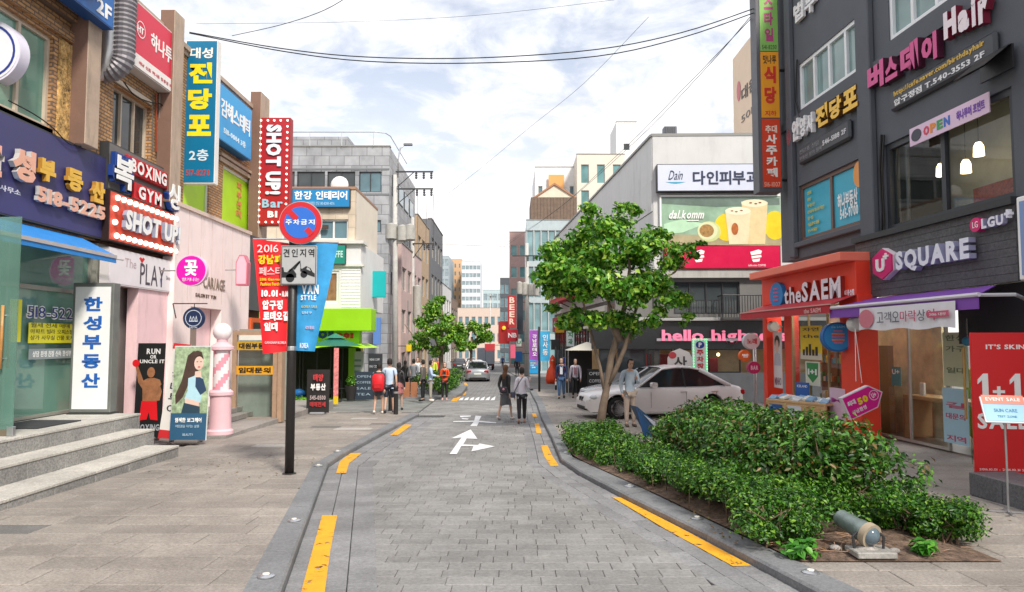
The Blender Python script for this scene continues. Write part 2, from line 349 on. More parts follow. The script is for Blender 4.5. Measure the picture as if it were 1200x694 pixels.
def wall_open(mb, u0, u1, v0, v1, w0, w1, ops, k=None):
    us = sorted({u0, u1, *[min(max(o[i], u0), u1) for o in ops for i in (0, 1)]}); vs = sorted({v0, v1, *[min(max(o[i], v0), v1) for o in ops for i in (2, 3)]})
    for a, b in zip(us, us[1:]):
        run = None
        for c, d in zip(vs, vs[1:]):
            hole = any(o[0] - 1e-6 <= a and b <= o[1] + 1e-6 and o[2] - 1e-6 <= c and d <= o[3] + 1e-6 for o in ops)
            if hole:
                if run: mb.box(a, b, w0, w1, run[0], run[1], k); run = None
            else: run = (run[0], d) if run else (c, d)
        if run: mb.box(a, b, w0, w1, run[0], run[1], k)
def window(parent, u0, u1, v0, v1, w, fm, gm, nx=1, nz=1, fw=.05, fd=.08, name='window', sill=None):
    mb = MB(); mb.box(u0, u0 + fw, w, w + fd, v0, v1); mb.box(u1 - fw, u1, w, w + fd, v0, v1)
    mb.box(u0 + fw, u1 - fw, w, w + fd, v0, v0 + fw); mb.box(u0 + fw, u1 - fw, w, w + fd, v1 - fw, v1)
    du = (u1 - u0) / nx; dv = (v1 - v0) / nz
    for i in range(1, nx): mb.box(u0 + i * du - fw / 2, u0 + i * du + fw / 2, w + .004, w + fd - .01, v0 + fw, v1 - fw)
    for i in range(1, nz): mb.box(u0 + fw, u1 - fw, w + .008, w + fd - .014, v0 + i * dv - fw / 2, v0 + i * dv + fw / 2)
    o = mb.build(name, fm, parent)
    for i in range(nx):
        for j in range(nz):
            e = random.uniform(-.004, .004)
            MB().add([(u0 + i * du + .01, w + fd * .6 + e, v0 + j * dv + .01), (u0 + (i + 1) * du - .01, w + fd * .6 - e, v0 + j * dv + .01), (u0 + (i + 1) * du - .01, w + fd * .6 - e, v0 + (j + 1) * dv - .01), (u0 + i * du + .01, w + fd * .6 + e, v0 + (j + 1) * dv - .01)], [(0, 1, 2, 3)]).build('pane', gm, o)
    if sill: MB().box(u0 - .06, u1 + .06, w - .08, w + .0, v0 - .08, v0 - .002).build('sill', sill, o)
    return o
def bulbs(t, pts, w, r=.035, m=None):
    m = m or mat('bulb_glow', (1, .93, .8), .3, 0, emit=1.1)
    me = None
    for x, z in pts:
        if me is None: me = MB().ball((0, 0, 0), r, 8, 6).mesh('bulb', m, True)
        obj('bulb', me, t, (x, w, z))
def leaves(centers, n, size, fold=.3, up=.5, shell=.55, aspect=.5):
    """centers: (x,y,z,rx,ry,rz); returns verts, faces for n leaf blades spread through the clumps"""
    c = np.array(centers, float); vol = (c[:, 3] * c[:, 4] * c[:, 5]) ** (2 / 3); pi = np.random.choice(len(c), n, p=vol / vol.sum())
    d = np.random.normal(size=(n, 3)); d /= np.linalg.norm(d, axis=1)[:, None]; rr = (shell + (1 - shell) * np.random.rand(n)) ** 1.0 * (1 + .12 * np.random.normal(size=n))
    P = c[pi, :3] + d * rr[:, None] * c[pi, 3:]
    nrm = d * .8 + np.random.normal(size=(n, 3)) * .55 + np.array([0, 0, up]); nrm /= np.linalg.norm(nrm, axis=1)[:, None]
    a = np.cross(nrm, np.random.normal(size=(n, 3))); a /= np.linalg.norm(a, axis=1)[:, None]; b = np.cross(nrm, a)
    s = size * (.65 + .7 * np.random.rand(n))[:, None]
    v0 = P - a * s * .5; v1 = P + b * s * aspect * .5 + nrm * s * fold * .3 - a * s * .05; v2 = P + a * s * .5 - nrm * s * .12; v3 = P - b * s * aspect * .5 + nrm * s * fold * .3 - a * s * .05
    V = np.stack([v0, v1, v2, v3], 1).reshape(-1, 3); k = np.arange(n) * 4
    return V, np.stack([k, k + 1, k + 2, k + 3], 1)
def leafobj(name, centers, n, size, m, parent, kind='stuff', **kw):
    V, Fc = leaves(centers, n, size, **kw)
    me = bpy.data.meshes.new(name); me.vertices.add(len(V)); me.vertices.foreach_set('co', V.ravel()); T = np.concatenate([Fc[:, [0, 1, 2]], Fc[:, [0, 2, 3]]]).astype(np.int32)
    me.loops.add(T.size); me.loops.foreach_set('vertex_index', T.ravel()); me.polygons.add(len(T)); me.polygons.foreach_set('loop_start', np.arange(0, T.size, 3, dtype=np.int32)); me.polygons.foreach_set('loop_total', np.full(len(T), 3, dtype=np.int32))
    me.materials.append(m); me.update(calc_edges=True); me.validate()
    return obj(name, me, parent, kind=kind)
# ------------------------------------------------------------------ the setting: ground, road, kerbs, pavements
def interp(pts, y):
    if y <= pts[0][1]: a, b = pts[0], pts[1]
    elif y >= pts[-1][1]: a, b = pts[-2], pts[-1]
    else:
        for a, b in zip(pts, pts[1:]):
            if a[1] <= y <= b[1]: break
    return a[0] + (b[0] - a[0]) * (y - a[1]) / (b[1] - a[1])
KH = .085
Lin_ = [(327.8, 694), (356.9, 615.3), (384.3, 542.7), (402, 531), (445, 508), (490.9, 484.5)]
Lout = [(284, 694), (329.4, 612), (366.6, 544), (395.6, 528), (440, 504.5), (482.8, 483.6)]
Rin = [(962.5, 694), (828, 624.6), (735, 580), (680, 552), (657.7, 537.5), (646, 510.7), (634.5, 488.8), (629, 472), (621, 457.5)]
Rout = [(1012, 694), (866, 627), (760, 576), (700, 549), (671, 536), (657, 511), (643, 488.8), (637, 472), (627.5, 457.5)]
g2 = lambda L, h=0: [(p.x, p.y) for p in (G(a, b, h) for a, b in L)]
LI, LO, RI, RO = g2(Lin_, KH), g2(Lout, KH), g2(Rin, KH), g2(Rout, KH)
def extend(P, yb):   # carry the kerb on under and behind the camera
    (x0, y0), (x1, y1) = P[0], P[1]; k = (x1 - x0) / (y1 - y0); return [(x0 + k * (yb - y0), yb)] + P
LI, LO, RI, RO = extend(LI, 2.0), extend(LO, 2.0), extend(RI, 2.0), extend(RO, 2.0)
FARL = [(-3.4, 36), (-3.6, 48), (-4.6, 75), (-6.2, 120), (-9.5, 250)]; FARR = [(1.15, 48), (.3, 66), (-.8, 90), (-2.4, 150), (-4.5, 250)]
ROADL = LI + [(LI[-1][0] - .15, 24.6)] + FARL; ROADR = RI + FARR
sheetm = speckle('road_bedding', (.15, .15, .15), .2, 60, 0, .9)
def sheet(name, xs_fn, y0, y1, h, m, step=2.0, parent=None):
    V = []; Fs = []; n = int(math.ceil((y1 - y0) / step))
    for i in range(n + 1):
        y = y0 + (y1 - y0) * i / n; a, b = xs_fn(y); V += [(a, y, gz(a, y) + h), (b, y, gz(b, y) + h)]
        if i: k = 2 * i; Fs.append((k - 2, k - 1, k + 1, k))
    o = MB().add(V, Fs).build(name, m, parent, kind='structure'); return o
asph = speckle('asphalt', (.13, .13, .132), .3, 45, 0, .9)
earth = speckle('far_ground', (.17, .165, .16), .2, 20, 0, .95)
V = []; Fs = []
for i, y in enumerate((-60, 0, 260, 900)): V += [(-900, y, gz(0, y) - .16), (900, y, gz(0, y) - .16)]
for i in range(3): Fs.append((2 * i, 2 * i + 1, 2 * i + 3, 2 * i + 2))
MB().add(V, Fs).build('ground', earth, kind='structure')
roadfar = brickmat('road_paver_pattern', (.25, .25, .25), (.20, .20, .205), (.11, .11, .11), .45, .3, .02, .85, .3)
_rt = roadfar.node_tree; _cb = [n for n in _rt.nodes if n.type == 'COMBXYZ'][0]; _sp = [n for n in _rt.nodes if n.type == 'SEPXYZ'][0]
for l_ in list(_cb.inputs[0].links) + list(_cb.inputs[1].links): _rt.links.remove(l_)
_rt.links.new(_sp.outputs[0], _cb.inputs[0]); _rt.links.new(_sp.outputs[1], _cb.inputs[1])
road = sheet('road', lambda y: (interp(ROADL, y) - .3, interp(ROADR, y) + .3), -4, 250, -.035, sheetm)
sheet('road_surface_far', lambda y: (interp(ROADL, y) - (.0 if y < 40 else -.05), interp(ROADR, y)), 33, 250, -.001, roadfar, parent=road)
pavm = speckle('pavement_bedding', (.17, .165, .16), .2, 60, 0, .9)
pavL = sheet('pavement', lambda y: (-13, interp([(p[0], p[1]) for p in LO] + [(-3.6, 26), (-3.6, 250)], y) - .05), -4, 24.4, KH - .03, pavm)
pavR = sheet('pavement', lambda y: (interp(RO, y) + .05, 11), -4, 41, KH - .03, pavm)
crossL = sheet('side_street', lambda y: (-60, interp(ROADL, y) - .05), 24.4, 36.5, .0, brickmat('side_paver', (.22, .21, .2), (.19, .21, .2), (.13, .13, .12), .6, .3, .02, .85, .3))
pavL2 = sheet('pavement', lambda y: (-14, interp(ROADL, y) - .02), 36.5, 250, .05, speckle('far_paving', (.2, .195, .19), .15, 15, 0, .9))
pavR2 = sheet('pavement', lambda y: (interp(ROADR, y) + .01, 14), 41, 250, .05, _M['far_paving'])
# pavers: rows of blocks with open joints. The 300 that show largest are objects, the rest one mesh
def blockmesh(name, m, bev=.004):
    b = bev; V = [(0, 0, -1), (1, 0, -1), (1, 1, -1), (0, 1, -1), (0, 0, -.12), (1, 0, -.12), (1, 1, -.12), (0, 1, -.12), (b * 2.5, b * 3, 0), (1 - b * 2.5, b * 3, 0), (1 - b * 2.5, 1 - b * 3, 0), (b * 2.5, 1 - b * 3, 0)]
    Fc = [(8, 9, 10, 11), (0, 1, 5, 4), (1, 2, 6, 5), (2, 3, 7, 6), (3, 0, 4, 7), (4, 5, 9, 8), (5, 6, 10, 9), (6, 7, 11, 10), (7, 4, 8, 11)]
    return V, Fc, MB().add(V, Fc).mesh(name, m)
def lay(blocks, name, parent, m, h, limit=300, extra=None):
    """blocks: (x,y,w,d,[rot]) -> objects for the largest, one mesh for the rest"""
    V0, F0, me = blockmesh(name, m, .008); mes = {None: me}
    blocks.sort(key=lambda b: b[1] if b[1] > 4.6 else 999)
    tilt = math.atan(-SL); big = MB()
    for i, b in enumerate(blocks):
        x, y, w, d = b[:4]; r = b[4] if len(b) > 4 else 0; mm = b[5] if len(b) > 5 else None
        dz = random.uniform(-.0025, .0015)
        if i < limit:
            if mm not in mes: mes[mm] = MB().add(V0, F0).mesh(name, mm)
            o = obj(name, mes[mm], parent, (x, y, gz(x, y) + h + dz), (tilt, 0, r), scale=(w, d, .04))
        else:
            c, s_ = math.cos(r), math.sin(r)
            big.add([(x + (p[0] * w) * c - (p[1] * d) * s_, y + (p[0] * w) * s_ + (p[1] * d) * c, gz(0, y + (p[0] * w) * s_ + (p[1] * d) * c) + h + dz + p[2] * .04) for p in V0], F0, 0 if mm is None else 1)
    if big.f: big.build(name, [m] + ([extra] if extra else []), parent, kind='stuff')
def along(P, s):                     # point and direction at distance s along a polyline
    for a, b in zip(P, P[1:]):
        L = math.hypot(b[0] - a[0], b[1] - a[1])
        if s <= L or b is P[-1]: return a[0] + (b[0] - a[0]) * s / L, a[1] + (b[1] - a[1]) * s / L, math.atan2(b[1] - a[1], b[0] - a[0])
        s -= L
def plen(P): return sum(math.hypot(b[0] - a[0], b[1] - a[1]) for a, b in zip(P, P[1:]))
rm = speckle('road_paver', (.222, .218, .214), .16, 55, .13, .8)
gm_ = speckle('gutter_paver', (.215, .215, .222), .16, 55, .13, .8)
GWL, GWR = .78, .62
blk = []; y = 4.2
while y < 34:
    d = .225 if y < 12 else .28; xl = interp(ROADL, y + d / 2) + (GWL if y < 24 else .02); xr = interp(ROADR, y + d / 2) - GWR; x = xl + random.uniform(-.35, 0)
    while x < xr:
        w = random.choice((.22, .3, .3, .42)); a = max(x, xl - .02); b = min(x + w, xr + .02)
        if b - a > .05: blk.append((a + .002, y + .0035, b - a - .004, d - .007))
        x += w
    y += d
lay(blk, 'paver', road, rm, 0)
# gutter bands laid along the kerbs
gb = []
for P, sgn, ncol, cw in ((LI, 1, 3, GWL / 3), (RI, -1, 3, GWR / 3)):
    for c in range(ncol):
        s = random.uniform(0, .2); L = plen(P) - .4
        while s < L:
            l = random.choice((.26, .3, .34)) if c == 0 else random.choice((.3, .38, .46)); x, y, t = along(P, s); _, _, t2 = along(P, s + l)
            if abs(t - t2) < .02:
                off = (c * cw + .004) ; nx, ny = math.sin(t) * sgn, -math.cos(t) * sgn
                if sgn > 0: gb.append((x + nx * (off + cw - .008), y + ny * (off + cw - .008), l - .008, cw - .008, t))
                else: gb.append((x + nx * off, y + ny * off, l - .008, cw - .008, t))
            else:
                x0, y0, _ = along(P, s)
                off = c * cw + .004; nx, ny = math.sin(t) * sgn, -math.cos(t) * sgn
                if sgn > 0: gb.append((x + nx * (off + cw - .008), y + ny * (off + cw - .008), l * .9, cw - .008, t))
                else: gb.append((x + nx * off, y + ny * off, l * .9, cw - .008, t))
            s += l
lay([b for b in gb if b[1] > 3], 'gutter_paver', road, gm_, .001, 290)
# pavement slabs
sm_ = speckle('granite_slab', (.275, .245, .22), .22, 70, .12, .75); sd_ = speckle('dark_slab', (.15, .145, .14), .2, 70, .05, .8); sw_ = speckle('pale_slab', (.38, .365, .345), .15, 70, .05, .75)
STEPX = -6.28
blk = []; y = 3.6
while y < 24.3:
    d = .43; xr = interp(LO, y + d / 2) - .02; x = -6.6 if y < 15.5 else -6.6; x += random.uniform(-1.1, 0)
    while x < xr:
        w = random.choice((.6, .78, .78, .95)); a = x; b = min(x + w, xr + .12); q = random.random()
        if b - a > .1: blk.append((a + .003, y + .005, b - a - .006, d - .010, 0, sd_ if q < .014 and y > 6 else (sw_ if q < .035 else None)))
        x += w
    y += d
lay(blk, 'paving_slab', pavL, sm_, KH, 300, sd_)
blk = []; y = 4.0
while y < 40:
    d = .43; xl = interp(RO, y + d / 2) + .02; x = xl - .1 + random.uniform(-.7, 0); xe = 8.6 - .06 * y if y < 21 else 9.5
    while x < xe:
        w = random.choice((.6, .78, .95)); a = max(x, xl - .12); b = x + w; q = random.random()
        inbed = (y > 6.7 and y < 16.4 and b < 3.6 + (y > 12) * -.6 and a > interp(RO, y) - .3)
        if not inbed and b - a > .1: blk.append((a + .003, y + .005, b - a - .006, d - .010, 0, sd_ if q < .01 and y > 9 else None))
        x += w
    y += d
lay(blk, 'paving_slab', pavR, sm_, KH, 300, sd_)
# kerbs: one stone after another
km = speckle('kerb_granite', (.185, .19, .20), .18, 60, .07, .7)
def kerb(I, O, n0, label):
    root = thing('kerb', None, None); root['kind'] = 'structure'
    I3 = I; L = plen(I3); k = max(3, int(L / .95)); ss = [0.0]
    # break at the bends as well
    acc = 0; bends = []
    for a, b in zip(I, I[1:]): acc += math.hypot(b[0] - a[0], b[1] - a[1]); bends.append(acc)
    cuts = [0.0]
    for b in bends:
        n = max(1, round((b - cuts[-1]) / 1.0)); s0 = cuts[-1]; cuts += [s0 + (b - s0) * (i + 1) / n for i in range(n)]
    def outer(s):
        acc = 0
        for j, (a, b) in enumerate(zip(I, I[1:])):
            l = math.hypot(b[0] - a[0], b[1] - a[1])
            if s <= acc + l + 1e-6 or j == len(I) - 2:
                t = (s - acc) / l; oa, ob = O[j], O[j + 1]; return (a[0] + (b[0] - a[0]) * t, a[1] + (b[1] - a[1]) * t), (oa[0] + (ob[0] - oa[0]) * t, oa[1] + (ob[1] - oa[1]) * t)
            acc += l
    for a, b in zip(cuts, cuts[1:]):
        (ia, oa), (ib, ob) = outer(a), outer(b)
        ln = math.hypot(ib[0] - ia[0], ib[1] - ia[1]); e = .0035 / ln
        lp = lambda p, q, t: (p[0] + (q[0] - p[0]) * t, p[1] + (q[1] - p[1]) * t)
        ia, ib = lp(ia, ib, e), lp(ia, ib, 1 - e); oa, ob = lp(oa, ob, e), lp(oa, ob, 1 - e); z = KH + .004 + random.uniform(-.002, .002)
        sgn = 1; V = []
        for p, q in ((ia, oa), (ib, ob)):
            ch = lp(p, q, .07); V += [(p[0], p[1], gz(*p) - .1), (p[0], p[1], gz(*p) + z - .022), (ch[0], ch[1], gz(*ch) + z), (q[0], q[1], gz(*q) + z), (q[0], q[1], gz(*q) - .1)]
        MB().add(V, [(0, 1, 2, 3, 4), (9, 8, 7, 6, 5), (0, 5, 6, 1), (1, 6, 7, 2), (2, 7, 8, 3), (3, 8, 9, 4)]).build('kerb_stone', km, root)
    return root
kL = kerb(LI, LO, 0, ''); kR = kerb(RI, RO, 0, '')
# reflector studs set in the kerbs
stm = MB().lathe([(.0001, 0), (.075, 0), (.075, .008), (.055, .018), (.0001, .02)], n=14); studme = stm.mesh('stud', [STEEL], 35)
for i, (px, py, lab) in enumerate([(311.7, 676.6, 'round steel reflector stud nearest the camera on the left kerb'), (344.6, 611, 'second round steel stud up the left kerb'), (373, 546.5, 'third round stud at the bend of the left kerb'), (395.5, 529.7, 'fourth small stud past the bend of the left kerb'),
      (950, 672, 'round steel reflector stud nearest the camera on the right kerb'), (816.8, 608.5, 'second round steel stud on the right kerb beside the hedge'), (738, 570.5, 'third round stud on the right kerb beside the hedge'), (664.5, 531, 'far round stud on the right kerb at the bend')]):
    p = G(px, py, KH); o = obj('kerb_stud', studme, None, (p.x, p.y, gz(p.x, p.y) + KH + .007), (math.atan(-SL), 0, random.random())); tag(o, lab, 'kerb stud', 'reflector studs on the kerbs')
    w_ = MB().disc((0, 0), .03, 0, .006, 10); 
    MB().lathe([(.0001, .021), (.032, .021), (.03, .028), (.0001, .028)], n=10).build('lens', solid('e8e4dc', .2), o)
# painted marks
yel = mat('yellow_road_paint', (.80, .36, .008), .7, .12, 3, bump=.5, bscale=40); wht = mat('white_road_paint', (.72, .73, .75), .7, .12, 5, bump=.5, bscale=40)
def wornpaint(m, s):
    t = m.node_tree; n = t.nodes; l = t.links; co = n['Texture Coordinate']; z = n.new('ShaderNodeTexNoise'); z.inputs['Scale'].default_value = 7; z.inputs['Detail'].default_value = 9; z.inputs['Roughness'].default_value = .75; l.new(co.outputs['Object'], z.inputs['Vector'])
    r = n.new('ShaderNodeMapRange'); r.inputs['From Min'].default_value = s; r.inputs['From Max'].default_value = s + .04; l.new(z.outputs[0], r.inputs['Value'])
    tr = n.new('ShaderNodeBsdfTransparent'); mx_ = n.new('ShaderNodeMixShader'); l.new(r.outputs[0], mx_.inputs[0]); l.new(n['Principled BSDF'].outputs[0], mx_.inputs[1]); l.new(tr.outputs[0], mx_.inputs[2]); l.new(mx_.outputs[0], n['Material Output'].inputs[0])
wornpaint(yel, .575); wornpaint(wht, .62)
def mark(polys, m, name, label, cat='road marking', group=None):
    mb = MB()
    for poly in polys:
        mb.add([tuple(G(a, b, .010)) for a, b in poly], [tuple(range(len(poly)))])
    o = mb.build(name, m, kind=None); tag(o, label, cat, group); return o
mark([[(377.5, 604), (395.2, 604), (387, 645), (377, 720), (346, 720), (362, 660)]], yel, 'yellow_line', 'long yellow painted dash nearest the camera beside the left kerb', group='yellow no-stopping dashes')
mark([[(394, 554.5), (405.5, 554.5), (409, 543), (424, 531), (411, 531), (398, 541)]], yel, 'yellow_line', 'bent yellow painted dash at the corner of the left kerb', group='yellow no-stopping dashes')
mark([[(457, 510), (466, 510), (483, 498), (474, 497.5)]], yel, 'yellow_line', 'short yellow dash at the far end of the left kerb', group='yellow no-stopping dashes')
mark([[(717, 582.4), (727, 582.6), (800, 620), (881, 663), (859, 663.5), (780, 620)]], yel, 'yellow_line', 'long yellow painted dash running beside the hedge kerb on the right', group='yellow no-stopping dashes')
mark([[(633.6, 521.8), (641.5, 521.8), (647, 534), (655, 546), (645, 546), (638, 535)]], yel, 'yellow_line', 'curved yellow dash beside the bend of the right kerb', group='yellow no-stopping dashes')
mark([[(626.5, 496.4), (631.8, 496.4), (634.5, 508), (628.8, 508)]], yel, 'yellow_line', 'small yellow dash just behind the feet of the couple', group='yellow no-stopping dashes')
mark([[(623.5, 484.5), (627.7, 484.5), (629.5, 489), (624.5, 489)]], yel, 'yellow_line', 'smallest yellow dash on the right beside the couple', group='yellow no-stopping dashes')
mark([[(528.5, 470.5), (535.5, 470.5), (540, 464.5), (533, 464.5)]], yel, 'yellow_line', 'yellow dash at the near corner of the planted island', group='yellow no-stopping dashes')
mark([[(541, 463), (545, 463), (548.5, 452), (546, 448), (543.5, 449), (545.5, 453)]], yel, 'yellow_line', 'curved yellow dash round the side of the planted island', group='yellow no-stopping dashes')
q = lambda a, b: (480 + a / 4.336, 400 + b / 4.336)
mark([[q(203, 573), q(240, 573), q(262, 533), q(325, 533), q(313, 560), q(434, 534), q(355, 519), q(348, 527), q(272, 524), q(290, 494), q(345, 496), q(310, 448), q(210, 494), q(264, 489)]], wht, 'lane_arrow', 'white straight-on and right-turn arrow painted on the paving', 'road arrow')
mark([[q(335, 378), q(365, 380), q(352, 404), q(440, 412), q(440, 417), q(352, 411), q(342, 432), q(308, 430), q(325, 410), q(222, 411), q(222, 406), q(328, 403)], [q(255, 379), q(312, 377), q(310, 383), q(258, 386)], [q(262, 390), q(300, 392), q(296, 398), q(268, 396)]], wht, 'lane_lettering', 'worn white painted characters on the paving beyond the arrow', 'road lettering')
mb = MB()
for i in range(7):
    a = 258 + i * 27; mb.add([tuple(G(*q(*p), .010)) for p in ((a, 289), (a + 17, 285 - i), (a + 12, 299), (a - 9, 300))], [(0, 1, 2, 3)])
tag(mb.build('crossing_marks', wht), 'row of white slanted marks painted across the road by the planted island', 'road marking')
def cover(px, py, s, label):
    p = G(px, py, .005); t = thing('drain_cover', label, 'drain cover', (p.x, p.y, gz(0, p.y) + .006), 0, 'iron drain covers'); t.rotation_euler = (math.atan(-SL), 0, 0)
    MB().box(-s, s, -s * .6, s * .6, -.01, .0).build('frame', DARKMETAL, t)
    mb = MB()
    for i in range(9): a = -s * .9 + i * s * .2; mb.box(a, a + s * .09, -s * .5, s * .5, .0, .006)
    mb.build('grate', mat('iron', (.09, .085, .08), .6, .2, 9), t)
cover(501, 488, .55, 'iron drain cover at the end of the left kerb'); cover(606, 494, .4, 'iron drain cover on the road beside the couple')
# ------------------------------------------------------------------ left: brown brick building
HP = math.pi / 2
FL = Fr((-8.7, 6, 0), HP)
brick = brickmat('brown_brick', (.36, .19, .09), (.55, .31, .13), (.16, .11, .08), .23, .075, .014)
darkbrick = brickmat('dark_red_brick', (.13, .055, .035), (.19, .085, .05), (.07, .05, .045), .23, .075, .014)
rough_stone = speckle('rough_tan_stone', (.48, .30, .11), .55, 14, 0, .95, bump=.9)
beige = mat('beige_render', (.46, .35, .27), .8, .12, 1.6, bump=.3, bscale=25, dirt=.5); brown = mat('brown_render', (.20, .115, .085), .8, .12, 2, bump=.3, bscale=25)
GG = glass('green_glass', (.16, .31, .25)); GD = glass('dark_glass', (.05, .06, .065)); GB = glass('blue_glass', (.13, .22, .26)); GC = glass('clear_glass', (.05, .08, .075), .92)
tanframe = mat('tan_window_frame', (.55, .46, .36), .5, .08, 4)
bb = fthing('brick_building', 'brown brick building with beige pillars above the estate agent on the left', 'building', FL)
w1 = (FL.uv(-60, 60)[0], FL.uv(62, 90)[0], 6.0, 7.75); w2 = (FL.uv(127, 130, .1)[0], FL.uv(172, 160, .1)[0], 6.25, 7.62)
l1 = (FL.uv(211, 200, .1)[0], FL.uv(241, 220, .1)[0], 5.3, 7.33); l2 = (FL.uv(257, 220, .1)[0], FL.uv(300, 240, .1)[0], 5.3, 7.33)
w3 = (1.2, 5.0, 9.1, 9.7); up = [(a, b, 8.75, 9.5) for a, b in ((1.0, 7.4), (9.7, 11.6))]
ops = [w1, w2, l1, l2, (.5, 9.2, .5, 4.1), (9.5, 11.9, .3, 3.2)]
mb = MB(); wall_open(mb, -4, 19, 4.1, 9.6, 0, .35, [o for o in ops if o[3] > 4.2]); mb.build('wall', brick, bb)
mb = MB(); wall_open(mb, -4, 19, -.6, 4.098, .02, .35, ops[4:]); mb.build('ground_floor_wall', brown, bb)
MB().box(-4, 19.02, -.04, 12, 9.6, 9.72).box(-4, 19.05, -.1, .3, 9.72, 9.85).build('roof', beige, bb)
MB().box(-4, -3.7, .36, 12, -.6, 9.6).box(18.7, 19, .36, 12, -.6, 9.6).box(-4, 19, 11.7, 12, -.6, 9.6).build('side_wall', darkbrick, bb)
MB().box(-3.6, 18.6, .9, 1.0, -.5, 9.5).build('inner_wall', solid('2a2b2a', .9), bb)
for vz in (7.85, 8.25, 8.6): MB().box(-4, FL.uv(84, 60)[0] - .05, -.08 - (vz - 7.85) * .12, -.003, vz, vz + .2).build('brick_band', brick, bb)
MB().box(FL.uv(66, 100)[0] + .02, FL.uv(83, 100)[0], -.05, -.003, 5.9, 7.8).build('stone_panel', rough_stone, bb)
# pillars
for (px0, px1, zb, zt) in ((101, 117, 5.85, 10.15), (202, 214, 5.4, 10.2), (306, 316, 5.4, 10.3)):
    a = FL.uv(px0, 120, -.36)[0]; b = FL.uv(px1, 120, -.36)[0]; b = max(b, a + .45)
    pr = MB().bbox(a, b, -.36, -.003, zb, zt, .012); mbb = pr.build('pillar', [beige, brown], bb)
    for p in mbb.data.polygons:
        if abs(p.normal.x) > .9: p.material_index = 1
window(bb, *w1[:2], w1[2], w1[3], .08, tanframe, GG, 3, 1, .07, .1, sill=beige)
window(bb, *w2[:2], w2[2], w2[3], .12, tanframe, GD, 3, 1, .05, .1, sill=beige)
lime = mat('lime_window_film', (.42, .72, .02), .45, .1, 1.5)
for L_ in (l1, l2): window(bb, *L_, .05, mat('pale_frame', (.62, .66, .60), .5), lime, 1, 1, .09, .06)
pl = [o for o in bb.children if o.name.startswith('window')][-1]
column_text(pl, '피부관리', l2[0] + 1.3, l2[0] + 1.7, 5.9, 7.1, .07, solid('e08a5a'), .03, .004, split=False)
# window above the red sign, with mouldings, and the ornate moulding beneath the blue sign
MB().box(FL.uv(257, 150)[0], FL.uv(300, 150)[0] + .2, -.06, -.003, 7.36, 7.48).box(FL.uv(257, 150)[0], FL.uv(300, 150)[0] + .2, -.1, -.003, 7.52, 7.6).build('moulding', beige, bb)
MB().box(FL.uv(120, 140)[0], FL.uv(175, 140)[0], -.05, -.003, 7.66, 7.76).build('lintel', tanframe, bb)
# estate agent's front: glass behind the top step
sf = MB(); fr_m = mat('shopfront_frame', (.33, .33, .29), .5, .1, 4, metal=.3)
u_r = FL.uv(103, 400, .1)[0]; shop = window(bb, -1, u_r, .59, 4.05, .06, fr_m, GG, 4, 1, .06, .1, name='shop_window')
MB().box(-1, u_r, .048, .158, 2.95, 3.03).build('transom', fr_m, bb)
for a, b in ((u_r, u_r + .32), (u_r + .36, u_r + .5)): MB().box(a, b, -.02, .3, .0, 4.05).build('door_post', fr_m, bb)
MB().box(u_r + .52, u_r + 1.9, .16, .2, -.3, 3.2).build('grey_door', mat('taupe_panel', (.24, .21, .2), .5), bb)
# ---- estate agent things
yf = mat('yellow_vinyl', (.86, .80, .02), .5, .05)
t = fthing('window_banner', 'yellow sticker with phone number and small print on the green estate agent window', 'window sticker', FL, u=FL.uv(12, 390, .05)[0], v=0, w=.05)
U0 = FL.uv(12, 390, .05)[0]; f2 = lambda a, b: (FL.uv(a, b, .05)[0] - U0, FL.uv(a, b, .05)[1])
a, b = f2(12, 350), f2(24, 401); MB().box(a[0], b[0], 0, .008, b[1], a[1]).build('panel', yf, t)
a, b = f2(34, 378), f2(98, 402); MB().box(a[0], b[0], 0, .008, b[1], a[1]).build('panel', yf, t)
fill_text(t, ['월세 전세 매매 상담', '아파트 빌라 오피스텔 원룸', '상가 사무실 건물 토지 중개'], a[0] + .05, b[0] - .05, b[1] + .03, a[1], -.001, solid('5c5020'), .0, .003)
a, b = f2(95, 356), f2(103, 380); MB().box(a[0], b[0], 0, .008, b[1], a[1]).build('panel', yf, t)
a, b = f2(31, 357), f2(92, 376); letters(t, '518-5225', a[0], b[0], b[1], a[1], .0, WHITE, .06, .012, name='number_outline'); letters(t, '518-5225', a[0] + .02, b[0] - .02, b[1] + .02, a[1] - .02, -.014, solid('26357a'), .0, .006, name='number')
t = fthing('frosted_strip', 'pale strip of small lettering running across the estate agent glass below the yellow sticker', 'window sticker', FL, u=FL.uv(34, 410, .05)[0], w=.05)
a, b = FL.uv(34, 409, .05), FL.uv(101, 419, .05); MB().box(0, b[0] - a[0], 0, .006, b[1], a[1]).build('strip', solid('8e9a9c'), t); letters(t, '상담 환영 친절 신속 한성부동산 중개', .1, b[0] - a[0] - .1, b[1] + .04, a[1] - .04, -.001, WHITE, .02, .003)
clean(t)
